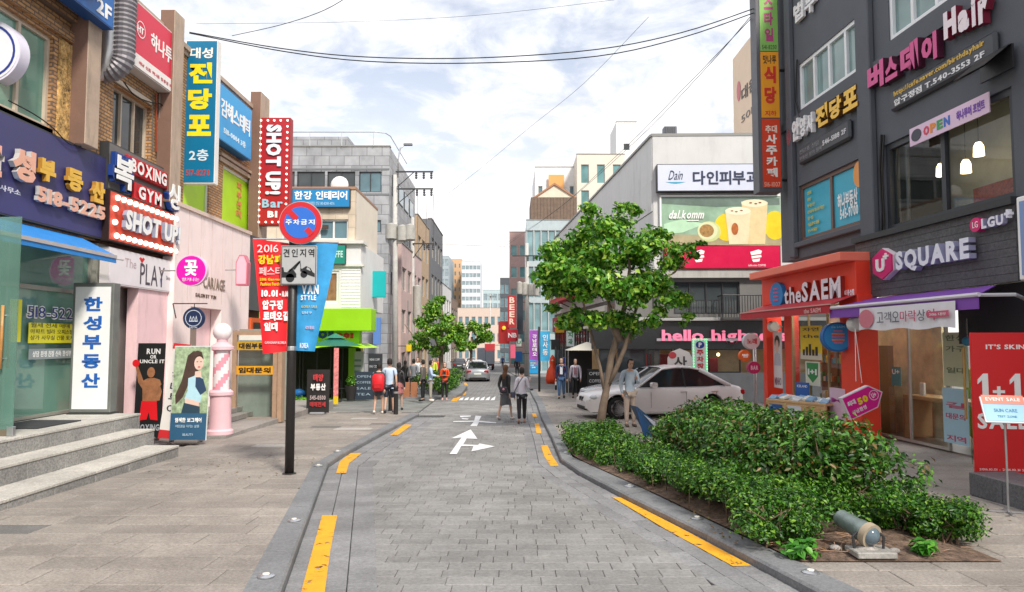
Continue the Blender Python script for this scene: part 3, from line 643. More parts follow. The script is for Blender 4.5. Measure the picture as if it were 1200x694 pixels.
# steps of granite blocks
stm_ = speckle('step_granite', (.27, .265, .255), .3, 60, .09, .75); stt = speckle('step_tread_granite', (.48, .46, .42), .2, 60, .06, .75)
st = thing('granite_steps', 'three wide grey granite steps up to the estate agent on the left', 'steps', (0, 0, 0))
for (X, ye, z0, z1, Xb, dk) in ((-6.25, 13.75, -.45, .055, -6.9, 1), (-6.86, 14.05, -.1, .325, -7.4, 1), (-7.32, 14.4, .1, .585, -8.72, 1)):
    y = ye; 
    while y > 2:
        l = .92 + random.uniform(-.06, .06); y0 = max(y - l, 1.5)
        MB().bbox(X - .30, X, y0 + .004, y - .004, z0, z1 - .042, .006).build('step_block', stm_, st)
        MB().bbox(Xb if X < -7.3 else X - .66, X + .012, y0 + .003, y - .003, z1 - .04, z1, .005).build('step_tread', stt, st)
        y -= l
    MB().box(Xb + .0, X - .31, ye - .03, ye - .001, z0, z1 - .042).box(Xb, X - .31, 1.5, ye - .04, z0, z1 - .05).build('step_core', stm_, st)
# door mat and open glass door with wooden handle
p = (-7.85, 10.9); t = thing('glass_door', 'open green glass door with long wooden handle on the top step', 'door', (-8.62, 11.05, .59), math.radians(-6))
MB().box(0, 1.18, -.006, .006, .09, 3.3).build('pane', glass('door_glass', (.16, .30, .25), .45), t); MB().bbox(0, 1.18, -.02, .02, .0, .09, .004).build('bottom_rail', mat('bronze_rail', (.3, .24, .18), .4, .1, 5, metal=.6), t)
MB().bbox(1.1, 1.2, -.03, .03, .0, .14, .004).build('pivot', STEEL, t)
for s in (-1, 1):
    h = MB().tube([(.99 + .0, s * .07, 1.0), (.99, s * .07, 1.95)], .022, 10).build('handle', mat('varnished_wood', (.50, .24, .07), .35, .15, 9), t, True)
    MB().tube([(.99, 0, 1.15), (.99, s * .07, 1.15)], .01, 6).tube([(.99, 0, 1.8), (.99, s * .07, 1.8)], .01, 6).build('bracket', STEEL, h)
column_text(t, '한성부동산', -.25, .02, .9, 3.1, -.02, solid('1d4fa0'), .03, .006)
t = thing('door_mat', 'dark rubber mat lying on the top step behind the glass door', 'mat', (-8.1, 12.4, .587)); MB().bbox(-.45, .45, -.6, .6, 0, .018, .004).build('pad', mat('rubber', (.04, .04, .045), .9, .2, 30, bump=.5), t)
# standing lightbox
t = thing('lightbox_sign', 'white upright lightbox sign with blue Korean lettering at the end of the steps', 'sign', (-8.2, 14.18, .585), 0)
mb = MB(); mb.bbox(-.40, .40, 0, .24, .03, 2.56, .01).build('casing', mat('sign_frame_grey', (.22, .23, .22), .45, .1, 4, metal=.4), t)
MB().box(-.345, .345, -.008, .02, .1, 2.48).build('face', solid('e9eaec'), t); column_text(t, '한성부동산', -.17, .19, .42, 2.28, -.009, solid('1d5fb4'), .035, .008, frac=.74)
MB().box(-.42, .42, -.04, .28, 0, .03).build('base', DKGREY, t)
# purple board
navy = mat('purple_board', '3d3c6e', .5, .08, 1.2, dirt=.15); up_ = solid('c5481c'); 
bx = (FL.uv(-40, 150, -.15)[0], FL.uv(127, 230, -.15)[0], 4.12, 5.86)
t, W_, H = panel_sign('shop_sign', 'large purple fascia with gold raised Korean letters and phone number', 'sign', FL, bx, -.15, .15, navy)
def onsign(t_u, t_v, fr, w, x0, x1, y0t, y0b, y1t, y1b):
    a, b, c, d = fr.box(x0, y0t, y0b, x1, y1t, y1b, w); return a - t_u, b - t_u, c - t_v, d - t_v
gold = mat('gold_letters', (.78, .46, .05), .4, .1, 6); goldside = mat('gold_letter_sides', (.45, .22, .03), .5); rose = mat('rose_letters', (.80, .42, .30), .45, .1, 5); greys = mat('grey_letter_sides', (.5, .48, .47), .5)
s_ = lambda *a: onsign(bx[0], bx[2], FL, -.15, *a)
u0, u1, v0, v1 = s_(6, 34, 172, 212, 177, 214); letters(t, '성', u0, u1, v0, v1, -.04, rose, .06, .09, True, greys)
for ch, a in (('부', (40, 59, 184, 212, 190, 214)), ('동', (73, 91, 196, 224, 201, 225)), ('산', (102, 117, 211, 238, 214, 238))): u0, u1, v0, v1 = s_(*a); letters(t, ch, u0, u1, v0, v1, -.03, gold, .06, .08, True, goldside)
u0, u1, v0, v1 = s_(38, 118, 217, 238, 243, 257); letters(t, '518-5225', u0, u1, v0, v1 , -.03, rose, .05, .07, True, greys)
u0, u1, v0, v1 = s_(0, 24, 217, 224, 222, 229); letters(t, '중개사무소', u0 - .35, u1, v0, v1, -.001, solid('d8d8e6'), .02, .006); u0, u1, v0, v1 = s_(-30, -4, 165, 203, 170, 207); letters(t, '한', u0, u1, v0, v1, -.04, rose, .06, .09, True, greys)
clean(t)
# blue awning
t = fthing('awning', 'narrow bright blue awning with a grey stripe above the estate agent glass', 'awning', FL, v=4.06)
aw = mat('blue_awning', (.02, .22, .62), .6, .1, 5); ue = FL.uv(135, 300, -.75)[0]
mb = MB(); mb.add([(-2, -.05, .0), (ue, -.05, .0), (ue, -.75, -.36), (-2, -.75, -.36)], [(0, 1, 2, 3)]); mb.add([(-2, -.05, .02), (ue, -.05, .02), (ue, -.76, -.345), (-2, -.76, -.345)], [(0, 1, 2, 3)]); mb.add([(ue, -.05, .02), (ue, -.76, -.345), (ue, -.76, -.46), (ue, -.05, -.3)], [(0, 1, 2, 3)]).build('canopy', aw, t)
MB().box(-2, ue, -.775, -.755, -.50, -.415).build('valance', aw, t); MB().box(-2, ue, -.79, -.74, -.412, -.345).build('front_bar', mat('awning_bar', (.45, .42, .42), .5), t)
for i in range(5): MB().tube([(i * 2.2, -.06, -.3), (i * 2.2, -.73, -.4)], .015, 6).build('arm', ALU, t)
# BOXING GYM + SHOT UP boards
bx = FL.box(127, 166, 224, 208, 222, 262, -.2); bx = (bx[0], bx[1], 5.2, 6.22)
t, W_, H = panel_sign('boxing_sign', 'grey brown board with raised blue and red boxing gym letters above the bulb sign', 'sign', FL, bx, -.2, .2, mat('grey_brown_board', (.17, .155, .15), .7, .12, 2))
s_ = lambda *a: onsign(bx[0], bx[2], FL, -.3, *a)
bl = solid('173c86'); rd = solid('b3141f'); wf = WHITE
for ch, a in (('복', (131, 153, 182, 220, 187, 222)), ('싱', (195, 208, 215, 245, 216, 247))): u0, u1, v0, v1 = s_(*a); letters(t, ch, u0 - .05, u1 + .05, v0 - .05, v1 + .05, -.05, bl, .14, .10, True); letters(t, ch, u0, u1, v0, v1, -.16, wf, .03, .02, True)
for s, a in (('BOXING', (153, 194, 184, 201, 205, 219)), ('GYM', (161, 188, 217, 234, 228, 241))):
    u0, u1, v0, v1 = s_(*a); MB().bbox(u0 - .1, u1 + .12, -.1, -.002, v0 - .04, v1 + .05, .02).build('backing', rd, t); letters(t, s, u0, u1, v0, v1, -.1, wf, .04, .03, True, rd)
clean(t)
bx = FL.box(128, 223, 286, 208, 258, 302, -.3); bx = (bx[0], bx[1], 4.1, 5.17); 
redb = mat('red_bulb_board', (.68, .07, .03), .5, .08, 2)
t, W_, H = panel_sign('bulb_sign', 'red horizontal bulb board reading SHOT UP on the left wall', 'sign', FL, bx, -.3, .28, redb, solid('2b1a18'))
letters(t, 'SHOT UP!', .42, W_ - .1, .3, H - .32, -.03, WHITE, .05, .09, True, solid('8b93a8'), slant=.08, gap=.04)
bulbs(t, [(.25 + i * (W_ - .4) / 11, z) for i in range(12) for z in (.13, H - .13)] + [(.17, H * .38), (.17, H * .65)], -.03, .062); clean(t)
# the play board + passage
bx = FL.box(128, 290, 330, 206, 311, 348, -.25); bx = (bx[0], bx[1], 3.2, 3.98)
t, W_, H = panel_sign('play_board', 'white board with hand drawn PLAY lettering and a red heart below the bulb sign', 'sign', FL, bx, -.25, .2, solid('e6e2e6'), solid('d8d2d4'))
letters(t, 'PLAY', W_ * .42, W_ * .80, .1, H - .2, -.001, solid('4b4450'), .0, .006, True); letters(t, 'The', W_ * .2, W_ * .36, .42, .62, -.001, solid('b9a8ac'), 0, .004)
MB().prism([(W_ * .44, .58), (W_ * .48, .68), (W_ * .46, .71), (W_ * .44, .68), (W_ * .42, .71), (W_ * .4, .68)], -.006, .0).build('heart', RED, t); letters(t, 'Since 1994', W_ * .83, W_ - .08, .3, .4, -.001, solid('77707c'), 0, .004)
MB().prism([(W_ * .745, .1), (W_ * .76, .3), (W_ * .73, .3)], -.01, -.0075).build('necktie', solid('2d3a78'), t); clean(t)
pinkw = mat('pink_render', (.86, .60, .63), .75, .07, 1.2, bump=.15, bscale=18, dirt=.25); pinkp = mat('pale_pink_panel', (.92, .77, .75), .6, .05, 1.3, dirt=.22)
FP = Fr((-8.35, 6, 0), HP)
t = fthing('pink_shopfront', 'pale pink shopfront with arched doorway between the bulb board and dark shop', 'shop', FP)
ua = FL.uv(165, 400, -.2)[0]; ub = FP.uv(205, 300)[0]; uc = FP.uv(272, 400)[0]; ud = FP.uv(293, 300)[0]
door = (FP.uv(222, 420)[0], FP.uv(258, 420)[0], -.3, FP.uv(240, 361)[1])
mb = MB(); wall_open(mb, ub, ud - .02, -.4, 5.38, 0, .3, [door]); mb.build('wall', pinkp, t); MB().box(ub - .02, ud, -.05, .33, 5.38, 5.48).build('coping', solid('d9c3b6'), t)
n_ = 7
for i in range(1, n_): MB().box(ub + (ud - ub) * i / n_ - .006, ub + (ud - ub) * i / n_ + .006, -.006, -.001, door[3] + .15, 5.37).build('seam', solid('c9b2ac'), t)
MB().box(FL.uv(150, 400)[0], ub - .003, .15, .4, -.4, 3.2).build('passage_wall', pinkw, t)
MB().box(door[0], door[1], .31, .34, -.3, door[3]).build('door_recess', pinkw, t)
MB().box(door[0] + .1, door[0] + (door[1] - door[0]) * .5, .27, .30, -.3, door[3] - .1).build('door', mat('taupe_door', (.28, .21, .18), .5), t)
u0, u1, v0, v1 = FP.box(238, 324, 338, 263, 328, 341, 0); letters(t, 'CAR/AGE', u0, u1, v0, v1, -.001, solid('8a7a70'), .01, .02, True)
u0, u1, v0, v1 = FP.box(229, 343, 348, 253, 347, 351, 0); letters(t, 'SALON BY YUN', u0, u1, v0, v1, -.001, solid('5d4438'), .03, .01)
def disc_sign(name, label, pos, r, face, thick, rim, parts, arm=None, rz=0.0):
    t = thing(name, label, 'sign', pos, rz); MB().disc((0, 0), r, 0, thick, 36).build('casing', rim, t, 40); MB().disc((0, 0), r * .93, -.012, -.001, 36).build('face', face, t)
    for f in parts: f(t)
    if arm: arm(t)
    return t
mag = mat('magenta_face', (.70, .005, .42), .4, .05)
p = D(224, 317, 16.6); disc_sign('round_flower_sign', 'round magenta projecting sign with one white Korean character', p, .36, mag, .12, solid('e9c7dc'),
    [lambda t: letters(t, '꽃', -.15, .15, -.13, .24, -.013, WHITE, .03, .008, True), lambda t: letters(t, '향기나는', -.2, .2, -.25, -.17, -.013, WHITE, .0, .006)], lambda t: MB().tube([(-.36, .06, 0), (-.75, .06, 0)], .018, 6).build('arm', STEEL, t))
nv = solid('1f2e52')
def ring(r0, r1, m, y=-.018, nm='ring'):
    def f(t):
        P = []; n = 30
        for r in (r0, r1): P += [(r * math.cos(2 * math.pi * j / n), y, r * math.sin(2 * math.pi * j / n)) for j in range(n)]
        MB().add(P, [(j, (j + 1) % n, (j + 1) % n + n, j + n) for j in range(n)]).build(nm, m, t)
    return f
p = D(227, 373, 16.8); disc_sign('round_salon_sign', 'round navy sign with white ring and emblem hanging from a bracket', p, .25, nv, .05, nv,
    [ring(.175, .19, solid('c8d0dc')), lambda t: letters(t, '△⌂△', -.1, .1, -.08, .06, -.014, solid('cfd6e2'), .02, .006), lambda t: letters(t, 'SALON', -.09, .09, -.235, -.195, -.014, solid('cfd6e2'), 0, .004)],
    lambda t: MB().tube([(0, .02, .25), (0, .02, .33)], .01, 6).tube([(-.5, .02, .34), (.3, .02, .34)], .014, 6).tube([(-.5, .02, .34), (-.42, .02, .0)], .014, 6).build('bracket', DARKMETAL, t))
# duct pair
t = thing('silver_duct', 'smooth silver air duct bent under into the brick wall beside the pillar', 'duct', D(126, 82, 14.95)); 
MB().tube([(0, 0, 3), (0, 0, .35), (-.03, 0, .1), (-.18, 0, -.05), (-.5, 0, -.1)], [.19] * 5, 16).build('pipe', mat('zinc', (.55, .55, .55), .35, .12, 4, metal=.7), t, 50)
t = thing('corrugated_duct', 'thick grey corrugated duct curving out of the brick wall under the red sign', 'duct', D(144.5, 72, 15.05)); mb = MB(); path = [(0, 0, 3 - .05 * i) for i in range(58)] + [(-.35 + .35 * math.cos(a), 0, .13 - .35 * math.sin(a)) for a in [i * .12 for i in range(1, 14)]] + [(-.4 - .05 * i, 0, -.22) for i in range(6)]
mb.tube(path, [.235 if i % 2 else .21 for i in range(len(path))], 16).build('hose', mat('grey_hose', (.22, .21, .23), .5, .1, 4, metal=.3), t)
# red travel sign and others high on the wall
FS = Fr((-8.4, 6, 0), HP)
u0, _ = FS.uv(157, 40); u1, _ = FS.uv(212, 60); bx = (u0, u1, 8.1, 9.62)
t, W_, H = panel_sign('travel_sign', 'red rectangular sign with white Korean lettering and a white lower strip', 'sign', FS, bx, 0, .3, mat('travel_red', (.68, .02, .06), .45, .06, 2), solid('d8d4d0'))
MB().box(.03, W_ - .03, -.012, -.001, .03, .33).build('lower_strip', solid('e9e4e0'), t); letters(t, '하나투어', W_ * .33, W_ * .92, .7, 1.1, -.002, WHITE, .02, .01, True); ring(.17, .19, WHITE)(t); t.children[-1].location = (W_ * .12, .0, .93)
letters(t, 'HT', W_ * .06, W_ * .18, .85, 1.0, -.002, WHITE, .02, .008); letters(t, '배낭 신혼 허니문 항공권 패키지', W_ * .1, W_ * .9, .12, .2, -.014, solid('c35a62'), .02, .004); clean(t)
u0, _ = FS.uv(256, 130); u1, _ = FS.uv(295, 160); bx = (u0, u1, 7.8, 9.45)
t, W_, H = panel_sign('aesthetic_sign', 'sky blue rectangular sign with white Korean lettering on the brick building', 'sign', FS, bx, 0, .3, mat('sign_sky_blue', (.02, .34, .72), .45, .06, 2), solid('1b6fa8'))
letters(t, '김혜스테틱', W_ * .06, W_ * .93, .72, 1.25, -.002, WHITE, .02, .01, True); letters(t, '518-0084 3층', W_ * .15, W_ * .8, .25, .45, -.002, solid('d9ecf6'), .03, .008); clean(t)
FS = Fr((-8.12, 6, 0), HP); u0, _ = FS.uv(78, 10); u1, _ = FS.uv(133, 30); bx = (u0 - 1.5, u1, 8.32, 9.8)
t, W_, H = panel_sign('billiard_sign', 'blue sign with orange raised letters and 2F cut off by the top of the photo', 'sign', FS, bx, 0, .3, solid('1765b0'), solid('0e4a86'))
letters(t, '당구클럽', .1, W_ - .75, .28, 1.25, -.04, solid('e0501c'), .06, .12, True, solid('a8340f')); letters(t, '2F', W_ - .62, W_ - .1, .12, .42, -.002, WHITE, .03, .01); clean(t)
p = D(-14, 60, 12.2); disc_sign('round_wall_sign', 'white round sign with a blue ring cut by the left edge of the photo', p, .56, solid('e8e6ee'), .25, solid('dcd8e8'), [ring(.44, .48, solid('2a3a90'))], lambda t: MB().tube([(-.5, .12, 0), (-.1, .12, 0)], .02, 6).build('arm', STEEL, t))
# projecting pawnshop sign
y_ = 19.0; a = D(219, 47, y_); b = D(251, 215, y_); t = thing('pawnshop_sign', 'tall blue projecting sign with yellow Korean letters on the left', 'sign', (a.x - .02, y_, b.z)); W_, H = b.x - a.x + .02, a.z - b.z
MB().box(0, W_, .008, .24, 0, H).build('casing', solid('e6e4e0'), t); MB().box(.02, W_ - .02, -.004, .02, .03, H - .03).build('face', mat('teal_blue_face', (.0, .16, .32), .4, .06, 2), t)
letters(t, '대성', W_ * .14, W_ * .86, H * .87, H * .945, -.006, solid('e8e6dc'), .03, .008, True)
column_text(t, '전당포', W_ * .12, W_ * .86, H * .29, H * .84, -.006, mat('sign_yellow', (.90, .72, .02), .4), .05, .01, frac=.80)
letters(t, '2층', W_ * .2, W_ * .8, H * .155, H * .235, -.006, solid('d5e4ea'), .02, .008, True); letters(t, '517-8278', W_ * .12, W_ * .86, H * .05, H * .095, -.006, solid('b04848'), .03, .006)
MB().tube([(0, .12, H * .1), (-.5, .12, H * .1)], .03, 6).tube([(0, .12, H * .9), (-.5, .12, H * .9)], .03, 6).build('bracket', DARKMETAL, t)
# vertical bulb sign
y_ = 23.7; a = D(303, 138, y_); b = D(338, 264, y_); t = thing('vertical_bulb_sign', 'tall dark red projecting bulb sign reading SHOT UP Bar downwards', 'sign', (a.x, y_, b.z)); W_, H = b.x - a.x, a.z - b.z
MB().box(0, W_, .008, .32, 0, H).build('casing', solid('9a1f26'), t); MB().box(.02, W_ - .02, -.004, .02, .03, H - .03).build('face', mat('bulb_board_dark_red', (.42, .015, .02), .4, .06, 2), t)
letters(t, 'SHOT UP!', W_ * .27, W_ * .76, H * .28, H * .93, -.006, solid('e8e8f2'), .06, .05, True, solid('6a7aa0'), turn=1, gap=.06)
letters(t, 'Bar', W_ * .18, W_ * .82, H * .16, H * .24, -.006, solid('9cc4dc'), .03, .03, True); letters(t, 'B1', W_ * .35, W_ * .65, H * .07, H * .13, -.006, WHITE, .05, .02)
bulbs(t, [(x, .1 + i * (H - .2) / 17) for i in range(18) for x in (.09, W_ - .09)] + [(W_ * k, z) for k in (.3, .5, .7) for z in (.1, H - .1)], -.02, .035)
MB().tube([(0, .16, H * .1), (-.5, .16, H * .1)], .03, 6).tube([(0, .16, H * .9), (-.5, .16, H * .9)], .03, 6).build('bracket', DARKMETAL, t)
# dark shop with orange front and the vacant shop
t = fthing('dark_shopfront', 'dark shopfront with orange panel and wooden glass door for rent', 'shop', FP)
ue = FP.uv(345, 300)[0]; dk = mat('charcoal_cladding', (.075, .08, .085), .6, .15, 2)
MB().box(ud + .01, ue + 1, .0, .3, 3.0, 5.4).build('upper_cladding', dk, t); u_o0, u_o1 = ud + .02, ud + 1.0
orange = mat('orange_panel', (.62, .10, .02), .5, .1); MB().box(ud + .02, ud + 3.0, -.08, .0, 2.05, 2.75).build('orange_band', orange, t); MB().box(ud + .02, ud + .5, -.04, .1, -.4, 2.05).build('orange_pier', orange, t)
for i in range(4): MB().box(ud + .2 + i * .7, ud + .75 + i * .7, -.16, -.085, 2.2, 2.6).build('shelf_box', solid('2a2422'), t)
wd = mat('door_wood', (.36, .24, .16), .5, .15, 6)
sp_ = thing('vacant_shop_front', 'brown framed glass shop door with yellow rent notices facing the street', 'shop door', (-7.85, 20.4, -.25)); 
window(sp_, 0, 1.28, .0, 2.55, 0, wd, GC, 1, 1, .13, .1, name='door_frame'); MB().box(1.30, 1.42, -.05, .25, 0, 2.6).build('post', wd, sp_)
MB().box(.0, 1.6, .5, .55, 0, 2.6).build('inner_wall', solid('8d968f', .8, .2), sp_)
for z, s, c in ((2.0, '대원부동산', '4a3c14'), (1.32, '임대문의', 'd89a12')): MB().box(.14, 1.16, -.02, -.008, z, z + .24).build('notice', solid(c if s[0] == '임' else 'b8902a'), sp_); letters(sp_, s, .2, 1.1, z + .04, z + .2, -.021, solid('1c1810'), .04, .006)
MB().box(.2, 1.0, -.02, -.008, 2.28, 2.42).build('notice', solid('d6d6cc'), sp_)
MB().box(-.6, 3.9, .95, 1.2, -.1, 2.9).build('back_panel', solid('56302a', .7), t)
# platform kerb in front of the pink shop
t = thing('shop_platform', 'low grey granite ledge in front of the pink and dark shops', 'ledge', (-8.3, 16.6, -.6)); y = 0
pm_ = speckle('ledge_granite', (.27, .25, .235), .25, 60, .08, .8)
while y < 10.0: MB().bbox(.0, 1.8, y + .002, min(y + 1.0, 10) - .002, 0, .46, .006).build('ledge_stone', pm_, t); y += 1.0
for k_ in range(2): MB().bbox(-.5, .9 - k_ * .3, 2.6 + .3 * k_, 4.6, .47 + .14 * k_, .605 + .14 * k_, .006).build('step_stone', pm_, t)
# bottle-shaped pink sign
p = D(283, 316, 20.5); t = thing('bottle_sign', 'pale pink bottle shaped sign fixed above the dark shop', 'sign', p); pr = [(-.16, -.45), (.16, -.45), (.17, .2), (.07, .42), (-.07, .42), (-.17, .2)]
MB().prism(pr, 0, .25).build('casing', solid('c56e80'), t); MB().prism([(a * .82, b * .9) for a, b in pr], -.012, -.002).build('face', solid('efb4c4'), t); MB().tube([(-.2, .1, 0), (-.5, .1, 0)], .02, 6).build('arm', STEEL, t)
# barber-like pink column
t = thing('pink_pillar', 'pink striped round pillar with a white globe on top beside the posters', 'pillar', (-6.78, 17.0, -.145))
pk = mat('pink_gloss', (.78, .50, .55), .35, .05); wp = solid('ece4e6', .4); p2 = mat('pink_stripe', (.80, .32, .40), .4, .05)
MB().lathe([(.30, 0), (.30, .08), (.25, .12), (.235, .5), (.24, .86), (.28, .9), (.28, .97), (.22, 1.02)], n=20).build('base', pk, t, 40)
mb = MB(); n_ = 20; hh = 1.02; prs = []
V = []; Fs = []; ms = []
for i in range(13):
    z = 1.02 + i * .075; 
    for j in range(n_): a = 2 * math.pi * j / n_; V.append((.185 * math.cos(a), .185 * math.sin(a), z))
for i in range(12):
    for j in range(n_): Fs.append((i * n_ + j, i * n_ + (j + 1) % n_, (i + 1) * n_ + (j + 1) % n_, (i + 1) * n_ + j)); ms.append(1 if ((i * 1.0 - j * .8) % 6) < 2.4 else 0)
mb.add(V, Fs); mb.m = ms; mb.build('striped_shaft', [wp, p2], t, True)
MB().lathe([(.19, 1.92), (.27, 1.95), (.27, 2.02), (.2, 2.06), (.12, 2.12), (.12, 2.2), (.0001, 2.2)], n=20).build('cap', pk, t, 40); MB().ball((0, 0, 2.36), .21, 20, 12).build('globe', wp, t, True)
# posters standing on the ledge
def stand_poster(name, label, pos, w, h, lean, rz, cas, fn, base=None):
    t = thing(name, label, 'banner stand', pos, rz); tl = math.radians(lean)
    T = Matrix.Rotation(-tl, 4, 'X'); mb = MB(); mb.T = T; mb.box(-w / 2, w / 2, 0, .02, .05, h); panel = mb.build('panel', cas, t); fn(t, T, w, h)
    MB().bbox(-w * .32, w * .32, -.12, .2, 0, .07, .02).build('base', base or solid('6d6664'), t); MB().tube([(0, .12, .03), (0, .06 + h * math.sin(tl) * .8, h * .85)], .012, 6).build('strut', STEEL, t)
    return t
def shapes(t, T, lst, y0=-.003):
    for i, (nm, poly, m) in enumerate(lst):
        mb = MB(); mb.T = T; mb.prism(poly, y0 - .0015 * i - .004, y0 - .0015 * i); mb.build(nm, m, t)
def ell(cx, cz, rx, rz, n=16, a0=0, a1=2 * math.pi): return [(cx + rx * math.cos(a0 + (a1 - a0) * i / (n - 1 if a1 - a0 < 6 else n)), cz + rz * math.sin(a0 + (a1 - a0) * i / (n - 1 if a1 - a0 < 6 else n))) for i in range(n)]
skin = mat('print_skin', (.62, .38, .28), .5, .12, 8); 
def boxer(t, T, w, h):
    s2 = mat('print_brown_skin', (.30, .13, .06), .5, .3, 9)
    shapes(t, T, [('printed_torso', [(-.13, .78), (.16, .78), (.20, 1.12), (.26, 1.2), (.22, 1.3), (.1, 1.34), (-.05, 1.33), (-.14, 1.28), (-.28, 1.62), (-.33, 1.6), (-.25, 1.24), (-.15, 1.1)], s2),
        ('printed_head', ell(.02, 1.46, .085, .115), s2), ('printed_arm', [(.2, 1.25), (.28, 1.05), (.24, .85), (.16, .84), (.19, 1.05)], s2), ('printed_glove', ell(-.32, 1.66, .08, .08), RED), ('printed_shorts', [(-.18, .42), (-.02, .44), (.02, .6), (.06, .44), (.22, .42), (.18, .84), (-.15, .84)], RED)])
    q = letters(t, 'RUN', -.1, .2, 1.86, 1.98, 0, solid('d8d8d8'), .03, .004) + letters(t, 'OR', -.02, .12, 1.76, 1.84, 0, solid('d8d8d8'), .03, .004) + letters(t, 'UNCLE IT', -.24, .3, 1.66, 1.74, 0, solid('d8d8d8'), .03, .004) + letters(t, 'BOXING', -.22, .26, .2, .34, 0, solid('9aa0a8'), .03, .004)
    for o in q: o.rotation_euler = T.to_euler(); o.location = (0, -.004, 0)
p = G(175, 505, .2); stand_poster('boxing_poster', 'black poster stand showing a bare chested boxer in red shorts', (-7.93, 15.9, -.14), .60, 2.1, 3, 0, solid('17181a'), boxer)
def travel(t, T, w, h):
    q = column_text(t, '하나투어', -.11, .13, .55, 1.5, 0, solid('30303a'), .01, .004); q += letters(t, 'HT', -.06, .06, 1.62, 1.72, -.006, WHITE, .03, .004)
    shapes(t, T, [('red_strip', [(-w / 2, h - .12), (w / 2, h - .12), (w / 2, h), (-w / 2, h)], solid('c42a30')), ('red_foot', [(-w / 2, .05), (w / 2, .05), (w / 2, .24), (-w / 2, .24)], solid('c42a30')), ('red_disc', ell(0, 1.67, .1, .1), solid('c4202c'))])
    for o in q: o.rotation_euler = T.to_euler(); o.location = (0 if o.name[:6] != 'letter' or 1 else 0, -.004, 0) if not o.name.startswith('letter.') and not o.name == 'letter' else (o.location.x, o.location.y - .004 + math.sin(math.radians(4)) * o.location.z, o.location.z)
t = stand_poster('travel_poster', 'narrow leaning white travel poster with red strip between two other posters', (-7.38, 15.65, -.14), .38, 2.1, 4, 0, solid('dcd8d4'), travel)
t.rotation_euler = (0, math.radians(6), 0)
def woman(t, T, w, h):
    hair = mat('print_hair', (.07, .04, .03), .5, .2, 8); sk = mat('print_pale_skin', (.74, .52, .44), .5, .1, 8); cy = mat('print_pale_blue', (.42, .66, .76), .5, .08, 8)
    grn = mat('print_garden', (.32, .42, .26), .5, .55, 9); nvy = solid('2b4260'); 
    shapes(t, T, [('printed_garden', [(-w / 2 + .01, .55), (w / 2 - .01, .55), (w / 2 - .01, h - .02), (-w / 2 + .01, h - .02)], grn),
        ('printed_hair', [(-.30, .80), (-.16, .95), (-.02, 1.3), (.12, 1.5), (.22, 1.62), (.24, 1.8), (.16, 1.92), (.02, 1.94), (-.10, 1.84), (-.14, 1.6), (-.2, 1.3), (-.32, 1.0)], hair),
        ('printed_top', [(-.12, .92), (.22, .84), (.27, 1.1), (.24, 1.38), (.1, 1.42), (-.06, 1.36), (-.06, 1.1)], cy), ('printed_sleeve', [(.1, 1.42), (.26, 1.34), (.34, 1.1), (.22, 1.0), (.1, 1.18)], nvy),
        ('printed_face', ell(.15, 1.68, .10, .145), sk), ('printed_neck', [(.08, 1.5), (.2, 1.52), (.22, 1.38), (.08, 1.38)], sk), ('printed_waist', [(-.1, .8), (.2, .72), (.2, .86), (-.1, .94)], sk), ('printed_jeans', [(-.24, .3), (.24, .3), (.22, .76), (-.12, .84)], solid('2a4252')),
        ('printed_eye', ell(.115, 1.71, .017, .008, 8), BLACK), ('printed_eye', ell(.195, 1.71, .017, .008, 8), BLACK), ('printed_lips', ell(.16, 1.60, .028, .012, 8), solid('b8434c')), ('printed_fringe', [(.02, 1.9), (.03, 1.68), (.07, 1.82), (.16, 1.86), (.24, 1.8), (.2, 1.92), (.1, 1.95)], hair),
        ('lower_panel', [(-w / 2 + .01, .06), (w / 2 - .01, .06), (w / 2 - .01, .62), (-w / 2 + .01, .62)], solid('2c5878'))], -.002)
    q = letters(t, '염색한 보그헤어', -.28, .28, .43, .53, 0, WHITE, .03, .004) + letters(t, '머릿결을 지키는 살롱', -.26, .24, .32, .38, 0, solid('b9cfe0'), 0, .004) + letters(t, 'BEAUTY', -.1, .12, .15, .2, 0, solid('b9cfe0'), 0, .004)
    for o in q: o.rotation_euler = T.to_euler(); o.location = (0, -.032, 0)
stand_poster('salon_poster', 'salon poster stand with a long haired woman in a pale blue top', (-6.86, 15.5, -.145), .78, 2.05, 4, 0, solid('d7d9da'), woman)
p = D(372, 439, 23.0); t = stand_poster('estate_board', 'black upright board stand with red and white Korean letters left of centre', (-6.2, 23.3, gz(0, 23.3) + KH), .72, 1.42, 2, 0, solid('242222'), lambda t, T, w, h: (letters(t, '태양', -.14, .18, 1.05, 1.28, -.05, solid('c8383c'), .04, .004), letters(t, '부동산', -.22, .26, .76, .98, -.04, WHITE, .04, .004), letters(t, '545-0500', -.24, .26, .46, .6, -.03, solid('b8a8a8'), .03, .004), letters(t, '매매전세', -.24, .26, .24, .4, -.03, solid('b8383c'), .03, .004)), solid('8f9296'))
t = thing('fan_unit', 'white outdoor air conditioner unit on the ledge by the glass doors', 'air conditioner', (-7.15, 21.3, -.14)); MB().bbox(-.28, .28, -.35, .35, 0, .85, .03).build('casing', solid('cfcfca'), t)
mb = MB(); [mb.box(-.295, -.282, -.3, .3, .1 + i * .07, .13 + i * .07) for i in range(10)]; mb.build('side_grille', solid('8a8a86'), t)
mb = MB(); [mb.box(-.24, .24, -.362, -.352, .1 + i * .07, .12 + i * .07) for i in range(10)]; mb.build('front_grille', solid('6a6a66'), t)
